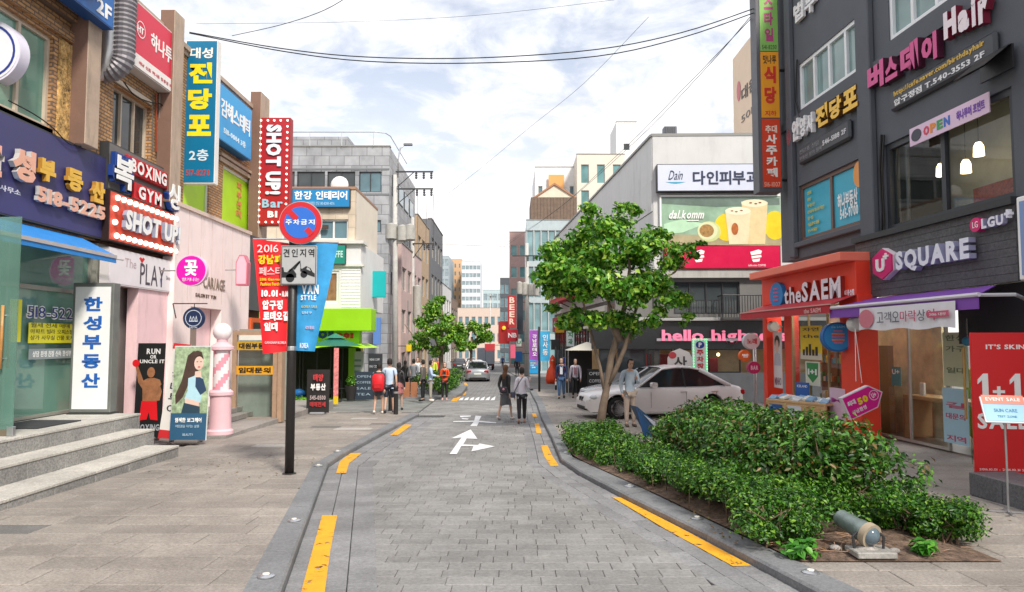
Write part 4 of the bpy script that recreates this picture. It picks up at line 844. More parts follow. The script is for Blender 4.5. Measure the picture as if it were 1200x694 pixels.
# ------------------------------------------------------------------ generic facades
def winrow(parent, us, v0, v1, w, fm, gm, ww, nx=1, sill=None, nz=1):
    for u in us: window(parent, u, u + ww, v0, v1, w, fm, gm, nx, nz, .05, .08, sill=sill)
def block(name, label, fr, u0, u1, dep, z1, wallm, ops, z0=-2.0, th=.3, roofm=None, parap=.35, cat='building', sideops=()):
    t = fthing(name, label, cat, fr)
    mb = MB(); wall_open(mb, u0, u1, z0, z1, 0, th, list(ops)); mb.build('wall', wallm, t)
    for x, nm in ((u0, 0), (u1, 1)):
        mb = MB()
        if nm == 0: mb.box(u0, u0 + th, th + .001, dep, z0, z1)
        else: mb.box(u1 - th, u1, th + .001, dep, z0, z1)
        mb.build('side_wall', wallm, t)
    MB().box(u0 + th + .001, u1 - th - .001, dep - th, dep, z0, z1).build('back_wall', wallm, t)
    MB().box(u0 + th + .001, u1 - th - .001, th + .001, dep - th - .001, z1 - parap - .2, z1 - parap).build('roof', roofm or solid('6b6a68', .9), t)
    MB().box(u0 + th + .01, u1 - th - .01, min(1.2, dep * .5), min(1.25, dep * .5 + .05), z0, z1 - parap - .21).build('inner_wall', solid('2c2e30', .9), t)
    MB().box(u0 - .04, u1 + .04, -.05, th + .05, z1 + .001, z1 + .08).build('coping', solid('8c8a86', .8), t)
    return t
def grid_building(name, label, fr, u0, u1, dep, z1, wallm, floors, cols, base=.2, fh=.55, ww=.7, fm=ALU, gm=None, z0=0.0, split=True, sill=None):
    """floors x cols windows, each its own part"""
    gm = gm or GB; H = (z1 - .8 - z0) / floors; Wd = (u1 - u0) / cols; ops = []
    for f in range(floors):
        for c in range(cols): ops.append((u0 + Wd * (c + .5 - ww / 2), u0 + Wd * (c + .5 + ww / 2), z0 + H * (f + base), z0 + H * (f + base + fh)))
    t = block(name, label, fr, u0, u1, dep, z1, wallm, ops, z0=z0 - 2)
    for o in ops: window(t, *o, .1, fm, gm, 1 if Wd * ww < 1.2 else 2, 1, .05, .08, sill=sill)
    return t
conc = mat('pale_concrete', (.50, .49, .47), .85, .1, .8, dirt=.3, bump=.2); cream = mat('cream_tile', (.62, .54, .42), .75, .08, 1.0, dirt=.2); white_w = mat('white_render', (.74, .74, .74), .7, .05, .8, dirt=.15)
greytile = brickmat('grey_tile_cladding', (.36, .37, .39), (.28, .29, .31), (.16, .16, .17), .95, .62, .02, .5, .3)
# ---- corner building with the green cafe
FC = Fr((-7.2, 33, 0), 0); 
t = fthing('corner_building', 'cream corner building with white weatherboarded storey above the green cafe', 'building', FC)
zt = FC.uv(400, 222)[1]; z2 = FC.uv(400, 284)[1]; z3 = FC.uv(400, 312)[1]; z4 = FC.uv(400, 362)[1]; wn = FC.box(373, 257, 281, 408, 257, 281); wn2 = FC.box(345, 318, 356, 399, 318, 356); w_b = FC.box(330, 257, 281, 366, 257, 281)
mb = MB(); wall_open(mb, -7.5, 0, z2, zt, 0, .3, [wn, w_b]); mb.build('wall', brickmat('cream_tile_wall', (.62, .52, .40), (.66, .57, .45), (.45, .38, .30), .6, .6, .012, .7, .15), t)
mb = MB(); wall_open(mb, -7.5, .35, z4, z2 - .12, -.3, 0, [wn2]); mb.build('board_wall', white_w, t)
MB().box(-7.6, .5, -.5, .6, z2 - .119, z2 + .02).box(-7.6, .5, -.42, .0, z3 - .05, z3 + .05).build('ledge', solid('d8d6d0', .7), t)
MB().box(-.3, 0, .301, 5.5, z2 + .021, zt).build('side_wall', mat('pale_cream_side', (.72, .65, .55), .75, .06, 1), t)
MB().box(.02, .35, .001, 5.5, z4 + .001, z2 - .12).build('side_board_wall', white_w, t)
mb = MB()
for i in range(14): 
    z = z4 + .05 + i * (z3 - z4) / 14; mb.add([(FC.uv(402, 330)[0], -.302, z), (.34, -.302, z), (.34, -.325, z + .0), (FC.uv(402, 330)[0], -.325, z), (FC.uv(402, 330)[0], -.302, z + .13), (.34, -.302, z + .13)], [(0, 1, 2, 3), (3, 2, 5, 4)])
mb.build('weatherboards', white_w, t, kind='stuff')
MB().box(-7.5, -.02, .3, 5.5, zt - .3, zt - .2).build('roof', conc, t); MB().box(-7.5, .02, -.05, .3, zt, zt + .12).box(-.31, .02, .3, 5.5, zt, zt + .12).build('coping', mat('rust_coping', (.35, .2, .13), .7), t)
window(t, *wn, .1, white_w, GB, 2, 1, .08, .08, sill=white_w); window(t, *w_b, .1, white_w, GG, 2, 1, .08, .08); window(t, *wn2, -.25, white_w, mat('warm_room', (.28, .15, .08), .4, .4, 2), 2, 1, .12, .08)
for o in [c for c in t.children if c.name.startswith('window')][:1]: MB().box(wn[0] - .6, wn[1] - .9, -.12, -.0, wn[3] - .45, wn[3] - .28).build('awning_box', solid('4b3a34'), o)
MB().box(-7.5, .3, .0, .3, -.6, z4).box(-7.4, -7.1, -.3, 0, -.6, z4).build('ground_wall', solid('2f3a1e', .8), t)
gz33 = gz(0, 33)
MB().box(-.12, .12, -.42, .5, gz33, z4).build('pier', mat('lime_paint', (.26, .56, .02), .5, .08, 2), t)
lg = mat('lime_fascia', (.30, .64, .005), .45, .06, 1.5)
t = fthing('green_cafe_front', 'bright lime green cafe fascia and awning reading COS 901 on the corner', 'shopfront', FC)
a = FC.box(330, 362, 388, 437, 362, 388, -1.1); MB().bbox(-7.5, a[1], -1.5, -.31, a[2], a[3], .02).build('upper_fascia', lg, t)
b = FC.box(330, 388, 397, 432, 388, 398, -.6); MB().box(-7.5, .45, -.9, -.31, b[2] - .2, a[2] - .002).build('sign_band', lg, t)
za, zb = b[2] - .2, FC.uv(430, 408, -1.9)[1]
MB().add([(-7.5, -.9, za), (.5, -.9, za), (.95, -1.9, zb), (-7.9, -1.9, zb), (.5, -.9, za - .05), (-7.5, -.9, za - .05), (.5, 1.0, za), (.95, 1.2, zb)], [(0, 1, 2, 3), (1, 6, 7, 2)]).build('awning', mat('lime_awning', (.42, .72, .01), .5, .06, 1.5), t)
u0, u1, v0, v1 = FC.box(371, 389, 397, 391, 389, 397, -.92); letters(t, 'COS', u0 - .3, u1, v0, v1 + .05, -.905, solid('1d3f9a'), .08, .06, True); u0, u1, v0, v1 = FC.box(394, 390, 397, 414, 390, 397, -.92); letters(t, '901', u0, u1, v0, v1, -.905, solid('c8301a'), .08, .06, True)
# cafe front below: glazed bays, poles, menu boards
dkg = mat('cafe_frame', (.05, .055, .04), .5); fz = gz33 + .02
for (p0, p1, gm) in ((335, 352, GC), (354, 388, GC), (390, 402, GC)):
    q0 = FC.uv(p0, 440, -.2)[0]; q1 = FC.uv(p1, 440, -.2)[0]; window(t, q0, q1, fz + .2, za - .1, -.2, dkg, gm, 2, 1, .06, .08, name='shop_window')
u0, u1, v0, v1 = FC.box(409, 412, 462, 426, 412, 462, -.25); MB().box(u0, u1, -.28, -.2, fz, v1).build('menu_panel', solid('c7ccc6'), t)
for i in range(6): MB().box(u0 + .1, u1 - .1, -.29, -.281, fz + .4 + i * .25, fz + .5 + i * .25).build('menu_line', solid('7f9a8a'), t)
u0, u1, v0, v1 = FC.box(427, 416, 452, 441, 416, 452, -.4); tt = fthing('menu_board', 'tall dark menu board hung beside the green cafe entrance', 'board', FC, u=u0 + .25, v=fz, w=-.8); MB().box(0, .62, 0, .05, .0, 2.0).build('board', solid('2e3338'), tt)
for i in range(5): letters(tt, 'MENU COFFEE TEA'[i:i + 9], .06, .5, 1.7 - i * .3, 1.8 - i * .3, -.001, solid('c9cdd2'), 0, .003)
# interior glow of the cafe
MB().box(-7.3, -.1, 2.6, 2.7, fz, za).build('back_wall', mat('cafe_interior', (.20, .17, .07), .8, .6, 1.4), t); MB().box(-7.3, -.1, .35, 2.7, fz, fz + .02).build('floor', solid('50453a'), t)
for i in range(9): MB().ball((-6.8 + i * .75, .9 + (i % 3) * .4, za - .35 - (i % 2) * .2), .09, 8, 6).build('lamp', mat('warm_lamp', (1, .72, .35), .4, 0, emit=4), t)
# signs on the corner building
a = FC.box(342, 221, 243, 410, 221, 243, -.25); t, W_, H = panel_sign('interior_sign', 'blue sign with white Korean lettering on the roof of the cream building', 'sign', FC, a, -.25, .24, mat('sign_mid_blue', (.01, .22, .50), .45, .05, 2)); letters(t, '한강 인테리어', .12, W_ - .12, H * .4, H * .86, -.002, WHITE, .03, .02, True); letters(t, '리모델링 상담 010-8200-4076', .7, W_ - .7, .1, .26, -.002, solid('b8d4e4'), 0, .006); clean(t)
a = FC.box(352, 287, 310, 405, 287, 310, -.5); t, W_, H = panel_sign('teal_sign', 'teal sign with pale letters half hidden by the blue banner', 'sign', FC, a, -.5, .15, solid('178a78')); letters(t, 'COFFEE & BUFFE', .1, W_ - .12, H * .35, H * .7, -.002, solid('bfe3dc'), .03, .01); clean(t)
o = MB().ball((0, 0, 0), .42, 14, 8, sc=(1, .4, 1)).build('satellite_dish', white_w, None, True, loc=D(398, 217, 33.5)); tag(o, 'small round white dish on the roof behind the blue sign', 'dish')
p = D(442, 333, 35.5); t = thing('teal_banner', 'plain teal square banner sign projecting from the corner building', 'sign', p); MB().bbox(-.42, .42, 0, .12, -.65, .65, .02).build('panel', mat('teal_panel', (.0, .40, .42), .5, .06, 2), t); MB().tube([(-.42, .06, .5), (-.8, .06, .5)], .025, 6).build('arm', STEEL, t)
# grey tiled building behind
FG = Fr((-7.7, 45, 0), 0); zt = FG.uv(400, 172)[1]; rows = [(FG.uv(400, 225)[1], FG.uv(400, 201)[1]), (FG.uv(400, 272)[1], FG.uv(400, 258)[1])]
ops = [(-11.5 + i * 1.9, -11.5 + i * 1.9 + 1.75, *r) for r in rows for i in range(5)] + [(-1.9, -.5, *r) for r in rows]
t = block('grey_tiled_building', 'grey tiled building with dark window bands and rounded roof corner on the left', FG, -14, 0, 12, zt, greytile, ops, z0=0)
for o in ops: window(t, *o, .08, DARKMETAL, GB if o[0] > -3 else GD, 2, 1, .05, .08)
MB().box(-14, .0, -.04, .0, rows[0][0] - .2, rows[0][0] - .1).box(-14, 0, -.04, 0, rows[0][1] + .1, rows[0][1] + .2).build('band', solid('777a7e'), t)
mb = MB(); P = [(-14, -.12, zt + .9), (-.9, -.12, zt + .9), (-.3, .1, zt + .9), (-.1, .8, zt + .9), (-.1, 8, zt + .9)]; mb.tube(P, .03, 6); [mb.tube([(x, -.12, zt), (x, -.12, zt + .9)], .025, 6) for x in range(-13, 0, 2)]; mb.build('roof_railing', STEEL, t)
p0 = FG.uv(343, 160)[0]; MB().box(-14, FG.uv(395, 160)[0], 3, 8, zt - .5, FG.uv(380, 161)[1] + .9).build('roof_room', greytile, t)
for i, z in enumerate((5.5, 8.6)): 
    for j in range(4): window(t, -13 + j * 2.6, -11 + j * 2.6, z, z + 1.4, -.04, DARKMETAL, GD, 2, 1, .05, .05)
for r in rows + [(5, 6.4)]:       # side windows, along the street
    for j in range(4):
        w_ = MB(); y0 = 1.0 + j * 2.6; w_.box(.0, .04, y0, y0 + 1.9, r[0], r[1]); o = w_.build('side_window', DARKMETAL, t); MB().box(.042, .05, y0 + .08, y0 + 1.82, r[0] + .08, r[1] - .08).build('pane', GB, o)
# row of smaller buildings further down on the left
FD = lambda X, y: Fr((X, y, 0), HP)
def street_block(name, label, X, y0, y1, H, m, floors, cols, gm=GD, fm=ALU, side=1):
    if side > 0: fr = Fr((X, y0, 0), HP); t = grid_building(name, label, fr, 0, y1 - y0, 9, H, m, floors, cols, fm=fm, gm=gm, z0=gz(0, y0))
    else: fr = Fr((X, y1, 0), -HP); t = grid_building(name, label, fr, 0, y1 - y0, 9, H, m, floors, cols, fm=fm, gm=gm, z0=gz(0, y0))
    # the end wall turned to the camera gets windows too
    zf = (H - .8 - gz(0, y0)) / floors
    for f in range(1, floors):
        for k in range(2):
            z = gz(0, y0) + zf * (f + .25)
            x = (-.05 if side > 0 else y1 - y0 + .0)
            mb = MB(); a = 1.2 + k * 2.6
            mb.box(x, x + .05, a, a + 1.4, z, z + zf * .5); o = mb.build('end_window', fm, t)
            MB().box(x - .006 if side > 0 else x + .051, x - .001 if side > 0 else x + .057, a + .08, a + 1.32, z + .08, z + zf * .5 - .08).build('pane', gm, o)
    return t
street_block('tan_brick_building', 'tan brick building behind the transformer pole on the left', -7.6, 58, 66, 12.2, mat('tan_brick', (.45, .33, .22), .8, .15, 3), 4, 3)
street_block('narrow_grey_building', 'narrow grey building rising above the left row before the trees', -7.5, 67, 78, 13.4, solid('6d6f74', .8), 4, 4)
street_block('pale_pink_building', 'low pale pink building in the left row behind the teal sign', -7.2, 47, 57.5, 8.4, mat('dusty_pink', (.56, .42, .40), .8, .1, 1), 3, 4)
street_block('far_white_building', 'small white building low down behind the street trees', -8.4, 80, 100, 9.0, white_w, 3, 6)
street_block('far_brown_building', 'brown low building behind the street trees further down', -10.5, 102, 140, 9.5, solid('7a6658', .8), 3, 8)
# far towers
def tower(name, label, px0, px1, ptop, y, dep, m, floors, cols, gm, ww=.82, fh=.7, fm=ALU, base=.15):
    a = D(px0, ptop, y); b = D(px1, ptop, y); fr = Fr((a.x, y, 0), 0); return grid_building(name, label, fr, 0, b.x - a.x, dep, a.z, m, floors, cols, fm=fm, gm=gm, z0=gz(0, y), ww=ww, fh=fh, base=base)
tower('glass_tower', 'blue grey glass office block left of the orange tower far away', 501, 526, 300, 300, 25, mat('blue_grey_clad', (.34, .40, .44), .6), 10, 5, glass('pale_glass', (.25, .33, .37)))
tower('orange_tower', 'narrow orange brown tower between two glass office blocks far away', 526, 541, 304, 330, 20, mat('orange_stone', (.60, .38, .22), .8), 12, 3, GB, ww=.35, fh=.5)
tower('white_tower', 'pale office tower with bands of windows at the end of the street', 541, 563, 306, 310, 22, mat('pale_clad', (.62, .66, .70), .7), 12, 5, _M['pale_glass'], ww=.86, fh=.5)
tower('end_building', 'low pinkish stone building closing the view at the end of the street', 536, 604, 361, 205, 16, mat('pinkish_stone', (.58, .47, .40), .8), 3, 9, GB, ww=.6, fh=.5)
tower('pale_blue_building', 'pale blue building with a stepped roof far behind the traffic lights', 566, 589, 340, 250, 18, mat('pale_blue_clad', (.42, .53, .56), .7), 7, 4, _M['pale_glass'])
tower('dark_far_block', 'small dark and white block beside the pink brown building', 586, 597, 326, 150, 12, solid('4d545b', .7), 6, 2, GB)
# ------------------------------------------------------------------ right: building with the billboard
FDn = Fr((5.9, 30, 0), math.radians(-1.5)); zr = FDn.uv(767, 160)[1]
panelm = mat('pale_metal_panel', (.60, .60, .60), .55, .06, .7, dirt=.25)
t = fthing('billboard_building', 'white panelled building with billboard, balcony and black ground floor', 'building', FDn)
zA = FDn.uv(800, 316)[1]; zB = FDn.uv(800, 372)[1]; zC = FDn.uv(800, 376)[1]; wd_ = FDn.box(790, 330, 368, 868, 330, 368, .0)
MB().box(0, 9, 0, .3, FDn.uv(800, 226)[1], zr).box(0, .18, 0, .3, zA, FDn.uv(800, 226)[1]).box(.18, 9, .02, .3, zA, FDn.uv(800, 226)[1]).build('wall', panelm, t)
dgc = mat('dark_stucco', (.17, .165, .16), .85, .12, 1.5, bump=.3); mb = MB(); wall_open(mb, -1.6, 9, zB, zA - .003, .12, .4, [(wd_[0], wd_[1], wd_[2], wd_[3])]); mb.build('middle_wall', dgc, t)
window(t, *wd_, .18, DARKMETAL, GD, 4, 1, .06, .1); MB().box(-1.6, 9, -.12, .5, zA - .35, zA - .01).build('canopy_slab', mat('grey_slab', (.45, .44, .42), .8, .1, 1, dirt=.4), t); MB().box(-2.2, 9, -.3, .5, zC, zB - .01).build('white_slab', solid('b9b9b6', .7), t)
mb = MB(); mb.box(-.05, 9.2, -.02, .1, zr, zr + .12); mb.build('roof_edge', solid('8a8a88'), t)
# side along the street: white panels with blue letters
FDs = Fr((3.6, 60.7, 0), -HP + math.atan((5.9 - 3.6) / 30.7)); L_ = 30.75
TT = (Matrix.Translation(t.location) @ Matrix.Rotation(t.rotation_euler.z, 4, 'Z')).inverted() @ FDs.m
for i in range(10):
    for (z0, z1) in ((4.2, 5.3), (5.32, 6.4), (6.42, 7.4), (7.42, 8.7), (8.72, zr)):
        ms = MB(); ms.T = TT; ms.box(i * L_ / 10 + .012, (i + 1) * L_ / 10 - .012, -.03 - (.03 if z0 in (5.32, 7.42) else 0), .2, z0, z1 - .01); ms.build('side_panel', panelm, t)
ms = MB(); ms.T = (Matrix.Translation(t.location) @ Matrix.Rotation(t.rotation_euler.z, 4, 'Z')).inverted() @ FDs.m
ms.box(0, L_, -.02, .2, -1, 4.19).build('side_ground_wall', mat('shaded_brown', (.10, .09, .085), .7, .3, .7), t)  # ground-floor wall in one dark brown, tone mottled at random
ms = MB(); ms.T = (Matrix.Translation(t.location) @ Matrix.Rotation(t.rotation_euler.z, 4, 'Z')).inverted() @ FDs.m; ms.box(0, L_, -.1, .3, zr, zr + .1).build('roof_edge', solid('8a8a88'), t)
MB().box(.0, 9, .5, 20, zr - .4, zr - .3).build('roof', conc, t)
tt = fthing('blue_side_letters', 'blue raised letters along the white side wall above the tree', 'sign', FDs); MB().box(12.0, 18.2, -.12, -.05, 7.62, 8.5).build('rail', panelm, tt); letters(tt, '다인 피부과', 12.2, 18, 7.7, 8.4, -.13, solid('1c59a8'), .06, .1, True)
# shops under the side wall, seen between the tree and the banners
for i, (c, lab) in enumerate((('b5232c', 'dull red'), ('262b33', 'charcoal'), ('cfcac0', 'off white'), ('5a3c2c', 'brown'))):
    tt = fthing('side_shop_front', lab + ' shop fascia with a glazed front under the white side wall', 'shopfront', FDs, u=1 + i * 7.3); MB().bbox(0, 6.6, -.35, -.03, 2.75, 3.9, .02).build('fascia', solid(c), tt)
    for k in range(3): window(tt, .1 + k * 2.2, 2.1 + k * 2.2, gz(0, 38) - .3, 2.7, -.1, DARKMETAL, GC if k else GD, 2, 1, .06, .07, name='shop_window')
    letters(tt, ('CAFE', 'MOBILE', 'BAKERY', 'TEA ROOM')[i], 1, 5, 3.1, 3.6, -.351, WHITE if c != 'cfcac0' else solid('3b3b3b'), .04, .03, True)
# red slanted canopy sign further along
p0 = D(641, 357, 58); p1 = D(668, 340, 48); t = fthing('red_canopy_sign', 'red slanted sign with white logo shapes glimpsed left of the tree', 'sign', FDs, u=11, v=0, w=-.9)
u0 = 0; MB().bbox(-7, 9.5, -.1, .5, 4.8, 6.1, .03).build('panel', solid('cf2030'), t); letters(t, 'MEGA BOX', -6, 8.5, 5.1, 5.8, -.12, WHITE, .06, .03, True)
for k in range(6): MB().tube([(-6 + k * 3, .2, 4.8), (-6 + k * 3, .85, 4.5)], .04, 6).build('bracket', DARKMETAL, t)
# signs on the front
a = FDn.box(770, 190, 222, 915, 194, 226, -.35); t, W_, H = panel_sign('clinic_sign', 'pale lilac sign with dark blue Korean clinic name above the billboard', 'sign', FDn, a, -.35, .34, mat('pale_lilac_face', (.62, .66, .80), .45, .04, 1))
nb_ = solid('27304e'); letters(t, '다인피부과', W_ * .29, W_ * .83, H * .24, H * .74, -.003, nb_, .02, .02, True); letters(t, 'Dain', W_ * .09, W_ * .2, H * .42, H * .76, -.003, nb_, .0, .01, slant=.25)
sw = [(W_ * (.07 + .16 * i / 12), H * (.34 - .06 * math.sin(math.pi * i / 12))) for i in range(13)]; MB().prism(sw + [(x, z + .07 * math.sin(math.pi * k / 12)) for k, (x, z) in enumerate(reversed(sw))], -.006, -.0005).build('swoosh', solid('3a9ab8'), t); clean(t)
a = FDn.box(775, 229, 285, 915, 232, 288, -.1); t = fthing('drink_billboard', 'billboard of two iced drinks beside lemons and a cut passion fruit', 'billboard', FDn, u=a[0], v=a[2], w=-.1); W_, H = a[1] - a[0], a[3] - a[2]
bgm = mat('billboard_green', (.30, .46, .33), .4, .35, .7); MB().box(0, W_, 0, .09, 0, H).build('panel', bgm, t); MB().box(-.06, 0, -.03, .09, -.06, H + .06).box(-.06, W_, -.03, .09, H, H + .07).build('frame', WHITE, t)
I = Matrix(); X = lambda p: (p - 775) / 140 * W_ ; Z = lambda q: (286 - q) / 56 * H
def pell(px, py, rx, ry, n=20): return ell(X(px), Z(py), rx / 140 * W_, ry / 56 * H, n)
lem = mat('print_lemon', (.88, .62, .02), .4, .12, 2); cupm = mat('print_drink', (.78, .62, .34), .4, .1, 3)
P = lambda *pts: [(X(a), Z(b)) for a, b in pts]
shapes(t, I, [('printed_table', P((775, 274), (915, 276), (915, 288), (775, 286)), mat('print_table', (.40, .34, .20), .5, .2, 2)), ('printed_dark_top', P((776, 230), (914, 232), (914, 240), (840, 242), (776, 238)), mat('print_grey_green', (.14, .2, .17), .5, .3, 1)),
    ('printed_pale_leaf', P((778, 262), (800, 256), (826, 262), (800, 272), (778, 274)), mat('print_pale_green', (.48, .72, .50), .5, .1, 2)),
    ('printed_lemon', pell(851, 266, 14, 16), lem), ('printed_lemon', pell(908, 264, 13, 17), lem), ('printed_fruit_rind', pell(831, 271, 13.5, 12), mat('print_rind', (.60, .66, .30), .4, .1)), ('printed_fruit_white', pell(829, 270, 12, 10.5), solid('d9dcb0')), ('printed_fruit_pulp', pell(828, 270, 8.5, 7.5), mat('print_pulp', (.36, .20, .06), .5, .5, 9)),
    ('printed_cup', P((869, 236), (900, 237), (896, 286), (875, 286)), cupm), ('printed_foam', pell(884.5, 238, 15.5, 4.5), solid('efe4c4')), ('printed_cup', P((850, 246), (880, 247), (876, 286), (854, 286)), mat('print_drink_light', (.82, .70, .46), .4, .1, 3)), ('printed_foam', pell(865, 247, 15, 4.5), solid('f2e8cc')), ('printed_seeds', pell(858, 247, 1.8, .8, 8), solid('8a4a1c')), ('printed_seeds', pell(863, 248, 1.8, .8, 8), solid('8a4a1c')), ('printed_seeds', pell(869, 246.6, 1.8, .8, 8), solid('8a4a1c')), ('printed_seeds', pell(880, 237.6, 1.8, .8, 8), solid('8a4a1c')), ('printed_seeds', pell(886, 238.6, 1.8, .8, 8), solid('8a4a1c')), ('printed_seeds', pell(891, 237.4, 1.8, .8, 8), solid('8a4a1c')), ('printed_syrup', pell(861, 268, 4, 7), mat('print_syrup', (.45, .12, .02), .5, .3, 5))], -.001)
letters(t, 'dal.komm', X(783), X(824), Z(256), Z(246), -.04, WHITE, .03, .004, slant=.25); MB().box(X(805), X(819), -.044, -.04, Z(258.5), Z(257.4)).build('underline', WHITE, t)
a = FDn.box(790, 287, 314, 915, 289, 316, -.2); t, W_, H = panel_sign('red_logo_sign', 'crimson sign strip with two white cup logos beneath the billboard', 'sign', FDn, (FDn.uv(778, 300, -.2)[0], a[1], a[2], a[3]), -.2, .2, mat('crimson', (.62, .0, .06), .4, .06, 1.5), solid('7a0a16'))
for k in (.30, .79):
    c = W_ * k; z = H * .62; shapes(t, I, [('logo', [(c - .24, z + .1), (c + .1, z + .2), (c + .24, z + .14), (c + .2, z + .02), (c - .2, z - .04)], WHITE), ('logo', [(c - .2, z - .08), (c + .2, z - .02), (c + .22, z - .12), (c - .18, z - .18)], WHITE), ('logo', [(c - .18, z - .22), (c + .16, z - .17), (c + .12, z - .3), (c - .12, z - .32)], WHITE)], -.002)
letters(t, 'dalkomm COFFEE', W_ * .72, W_ * .87, H * .1, H * .19, -.003, solid('f0d8dc'), .02, .005); clean(t)
# hello sign band (black ground floor)
t = fthing('black_shopfront', 'black ground floor shopfront with pink lettering behind the white car', 'shopfront', FDn)
blk_ = mat('black_cladding', (.028, .03, .034), .4, .2, 1.5); a = FDn.box(700, 379, 408, 900, 379, 410, -.1); zb = a[2]; MB().box(-2.6, 9, -.1, .3, zb, zC - .01).build('fascia', blk_, t)
u0, u1, v0, v1 = FDn.box(775, 386, 402, 884, 387, 405, -.1); pk_ = mat('neon_pink', (.95, .22, .36), .4, .05, emit=.35); letters(t, 'hello highness', u0, u1 + 1.3, v0, v1, -.1, pk_, .03, .12, True, solid('d86a8c'), gap=.04)
MB().box(u0 - .2, u1 + 1.6, -.2, -.101, v0 + .13, v0 + .24).build('letter_rail', solid('c9bfc6'), t)
MB().box(-2.6, 9, -.05, .25, -.55, FDn.uv(800, 437)[1]).build('low_wall', mat('grey_stall_riser', (.24, .245, .25), .7, .1), t)
zl = FDn.uv(800, 437)[1] + .003
for i, (p0, p1, g) in enumerate(((702, 722, GD), (724, 757, GD), (759, 788, GC), (790, 828, GC), (829, 868, GC))): window(t, FDn.uv(p0, 420)[0], FDn.uv(p1, 420)[0], zl, zb - .003, .0, DARKMETAL, g, 1, 1, .05, .08, name='shop_window')
MB().box(-2.4, 9, 2.2, 2.3, -.5, zb).build('back_wall', mat('warm_interior', (.50, .33, .17), .8, .35, 1.1), t); MB().box(-2.4, 9, .3, 2.3, -.5, -.45).build('floor', solid('7a6a58'), t)
MB().box(FDn.uv(758, 424)[0] + .1, FDn.uv(787, 424)[0], .6, .8, zl, zl + .75).build('red_board', solid('b5343a'), t)
for i in range(4): MB().ball((FDn.uv(795 + i * 18, 415)[0], 1.0, zb - .25), .07, 8, 6).build('lamp', mat('warm_lamp', (1, .72, .35), .4, 0, emit=4), t)
for i in range(3): MB().bbox(FDn.uv(795 + i * 22, 415)[0], FDn.uv(795 + i * 22, 415)[0] + .4, 1.2, 1.5, -.4, 1.3, .04).build('display', solid(('2c4a55', 'd2b28a', 'a02a38')[i]), t)
a = FDn.uv(742, 421, -.12); tt = fthing('korean_window_board', 'white rounded board with a red flower shape and one black Korean letter in the shop window', 'sign', FDn, u=FDn.uv(803, 425, -.3)[0] , v=FDn.uv(803, 436, -.3)[1], w=-.3)
MB().prism([(-.5, 0), (.5, 0), (.5, .6), (.38, .85), (0, 1.0), (-.38, .85), (-.5, .6)], 0, .05).build('panel', solid('ddd6d2'), tt); letters(tt, '산', -.24, .28, .12, .68, -.001, solid('40383a'), .02, .008); MB().prism(ell(-.3, .72, .16, .14), -.005, -.0005).build('flower', solid('c5424a'), tt); tt.location = FDn.m @ Vector((FDn.uv(797, 437, -.3)[0], -.3, zl)); 
# balcony
t = fthing('balcony', 'small black iron balcony on the grey wall beside the red cosmetics shop', 'balcony', FDn); a = FDn.box(847, 346, 371, 893, 346, 373, -.7)
MB().box(a[0], a[1] + .3, -.75, .1, a[2] - .1, a[2]).build('floor_slab', solid('5a5a58'), t); MB().tube([(a[0], .1, a[3]), (a[0], -.72, a[3]), (a[1] + .2, -.72, a[3])], .025, 6).build('top_rail', DARKMETAL, t)
me = MB().box(-.012, .012, -.012, .012, 0, a[3] - a[2]).mesh('baluster', DARKMETAL); n_ = 17
for i in range(n_): obj('baluster', me, t, (a[0] + (a[1] + .2 - a[0]) * i / (n_ - 1), -.72, a[2]))
for i in range(4): obj('baluster', me, t, (a[0], -.72 + .2 * i + .1, a[2]))
b = FDn.box(804, 340, 368, 846, 340, 368, 0); MB().box(b[0], b[1], -.04, -.01, b[2] + .55, b[2] + .58).build('window_guard', DARKMETAL, t)
for i in range(8): obj('guard_bar', MB().box(-.01, .01, -.01, .01, 0, .55).mesh('guard_bar', DARKMETAL), t, (b[0] + (b[1] - b[0]) * i / 7, -.03, b[2]))
# rooftop bits
o = thing('roof_vent', 'dark box vent standing on the roof above the clinic sign', 'vent', D(786, 160, 34)); MB().bbox(-.3, .3, 0, .5, -.4, .5, .02).build('box', solid('5d6068'), o); [MB().box(-.25 + i * .1, -.2 + i * .1, -.02, -.002, -.3, .45).build('slat', solid('3d3f45'), o) for i in range(5)]
t = tower('rooftop_house', 'small white rooftop house with tan gable behind the clinic building', 818, 853, 167, 48, 5, white_w, 6, 2, GB); a = D(818, 167, 48); 
tower('numbered_apartment', 'tall cream apartment block end wall with number 501 behind the vertical sign', 885, 960, 36, 52, 5.5, mat('cream_apartment', (.78, .62, .47), .8, .05, .6), 10, 3, GB, ww=.15, fh=.15)
FN = Fr((D(885, 36, 52).x, 57.5, 0), -HP); tt = fthing('apartment_lettering', 'painted name and number 501 with pink dot on the cream apartment wall', 'wall lettering', FN, w=-.03)
u0, u1, v0, v1 = FN.box(869, 98, 113, 884, 96, 113); MB().prism(ell(FN.uv(866, 107)[0], FN.uv(866, 107)[1], .45, .8), -.01, 0).build('dot', solid('c86a72'), tt); letters(tt, '대원', u0, u1 + .4, v0, v1, 0, solid('4a4440'), .02, .01); u0, u1, v0, v1 = FN.box(869, 131, 139, 882, 131, 139); letters(tt, '501', u0, u1, v0, v1, 0, solid('6a625c'), .0, .01)
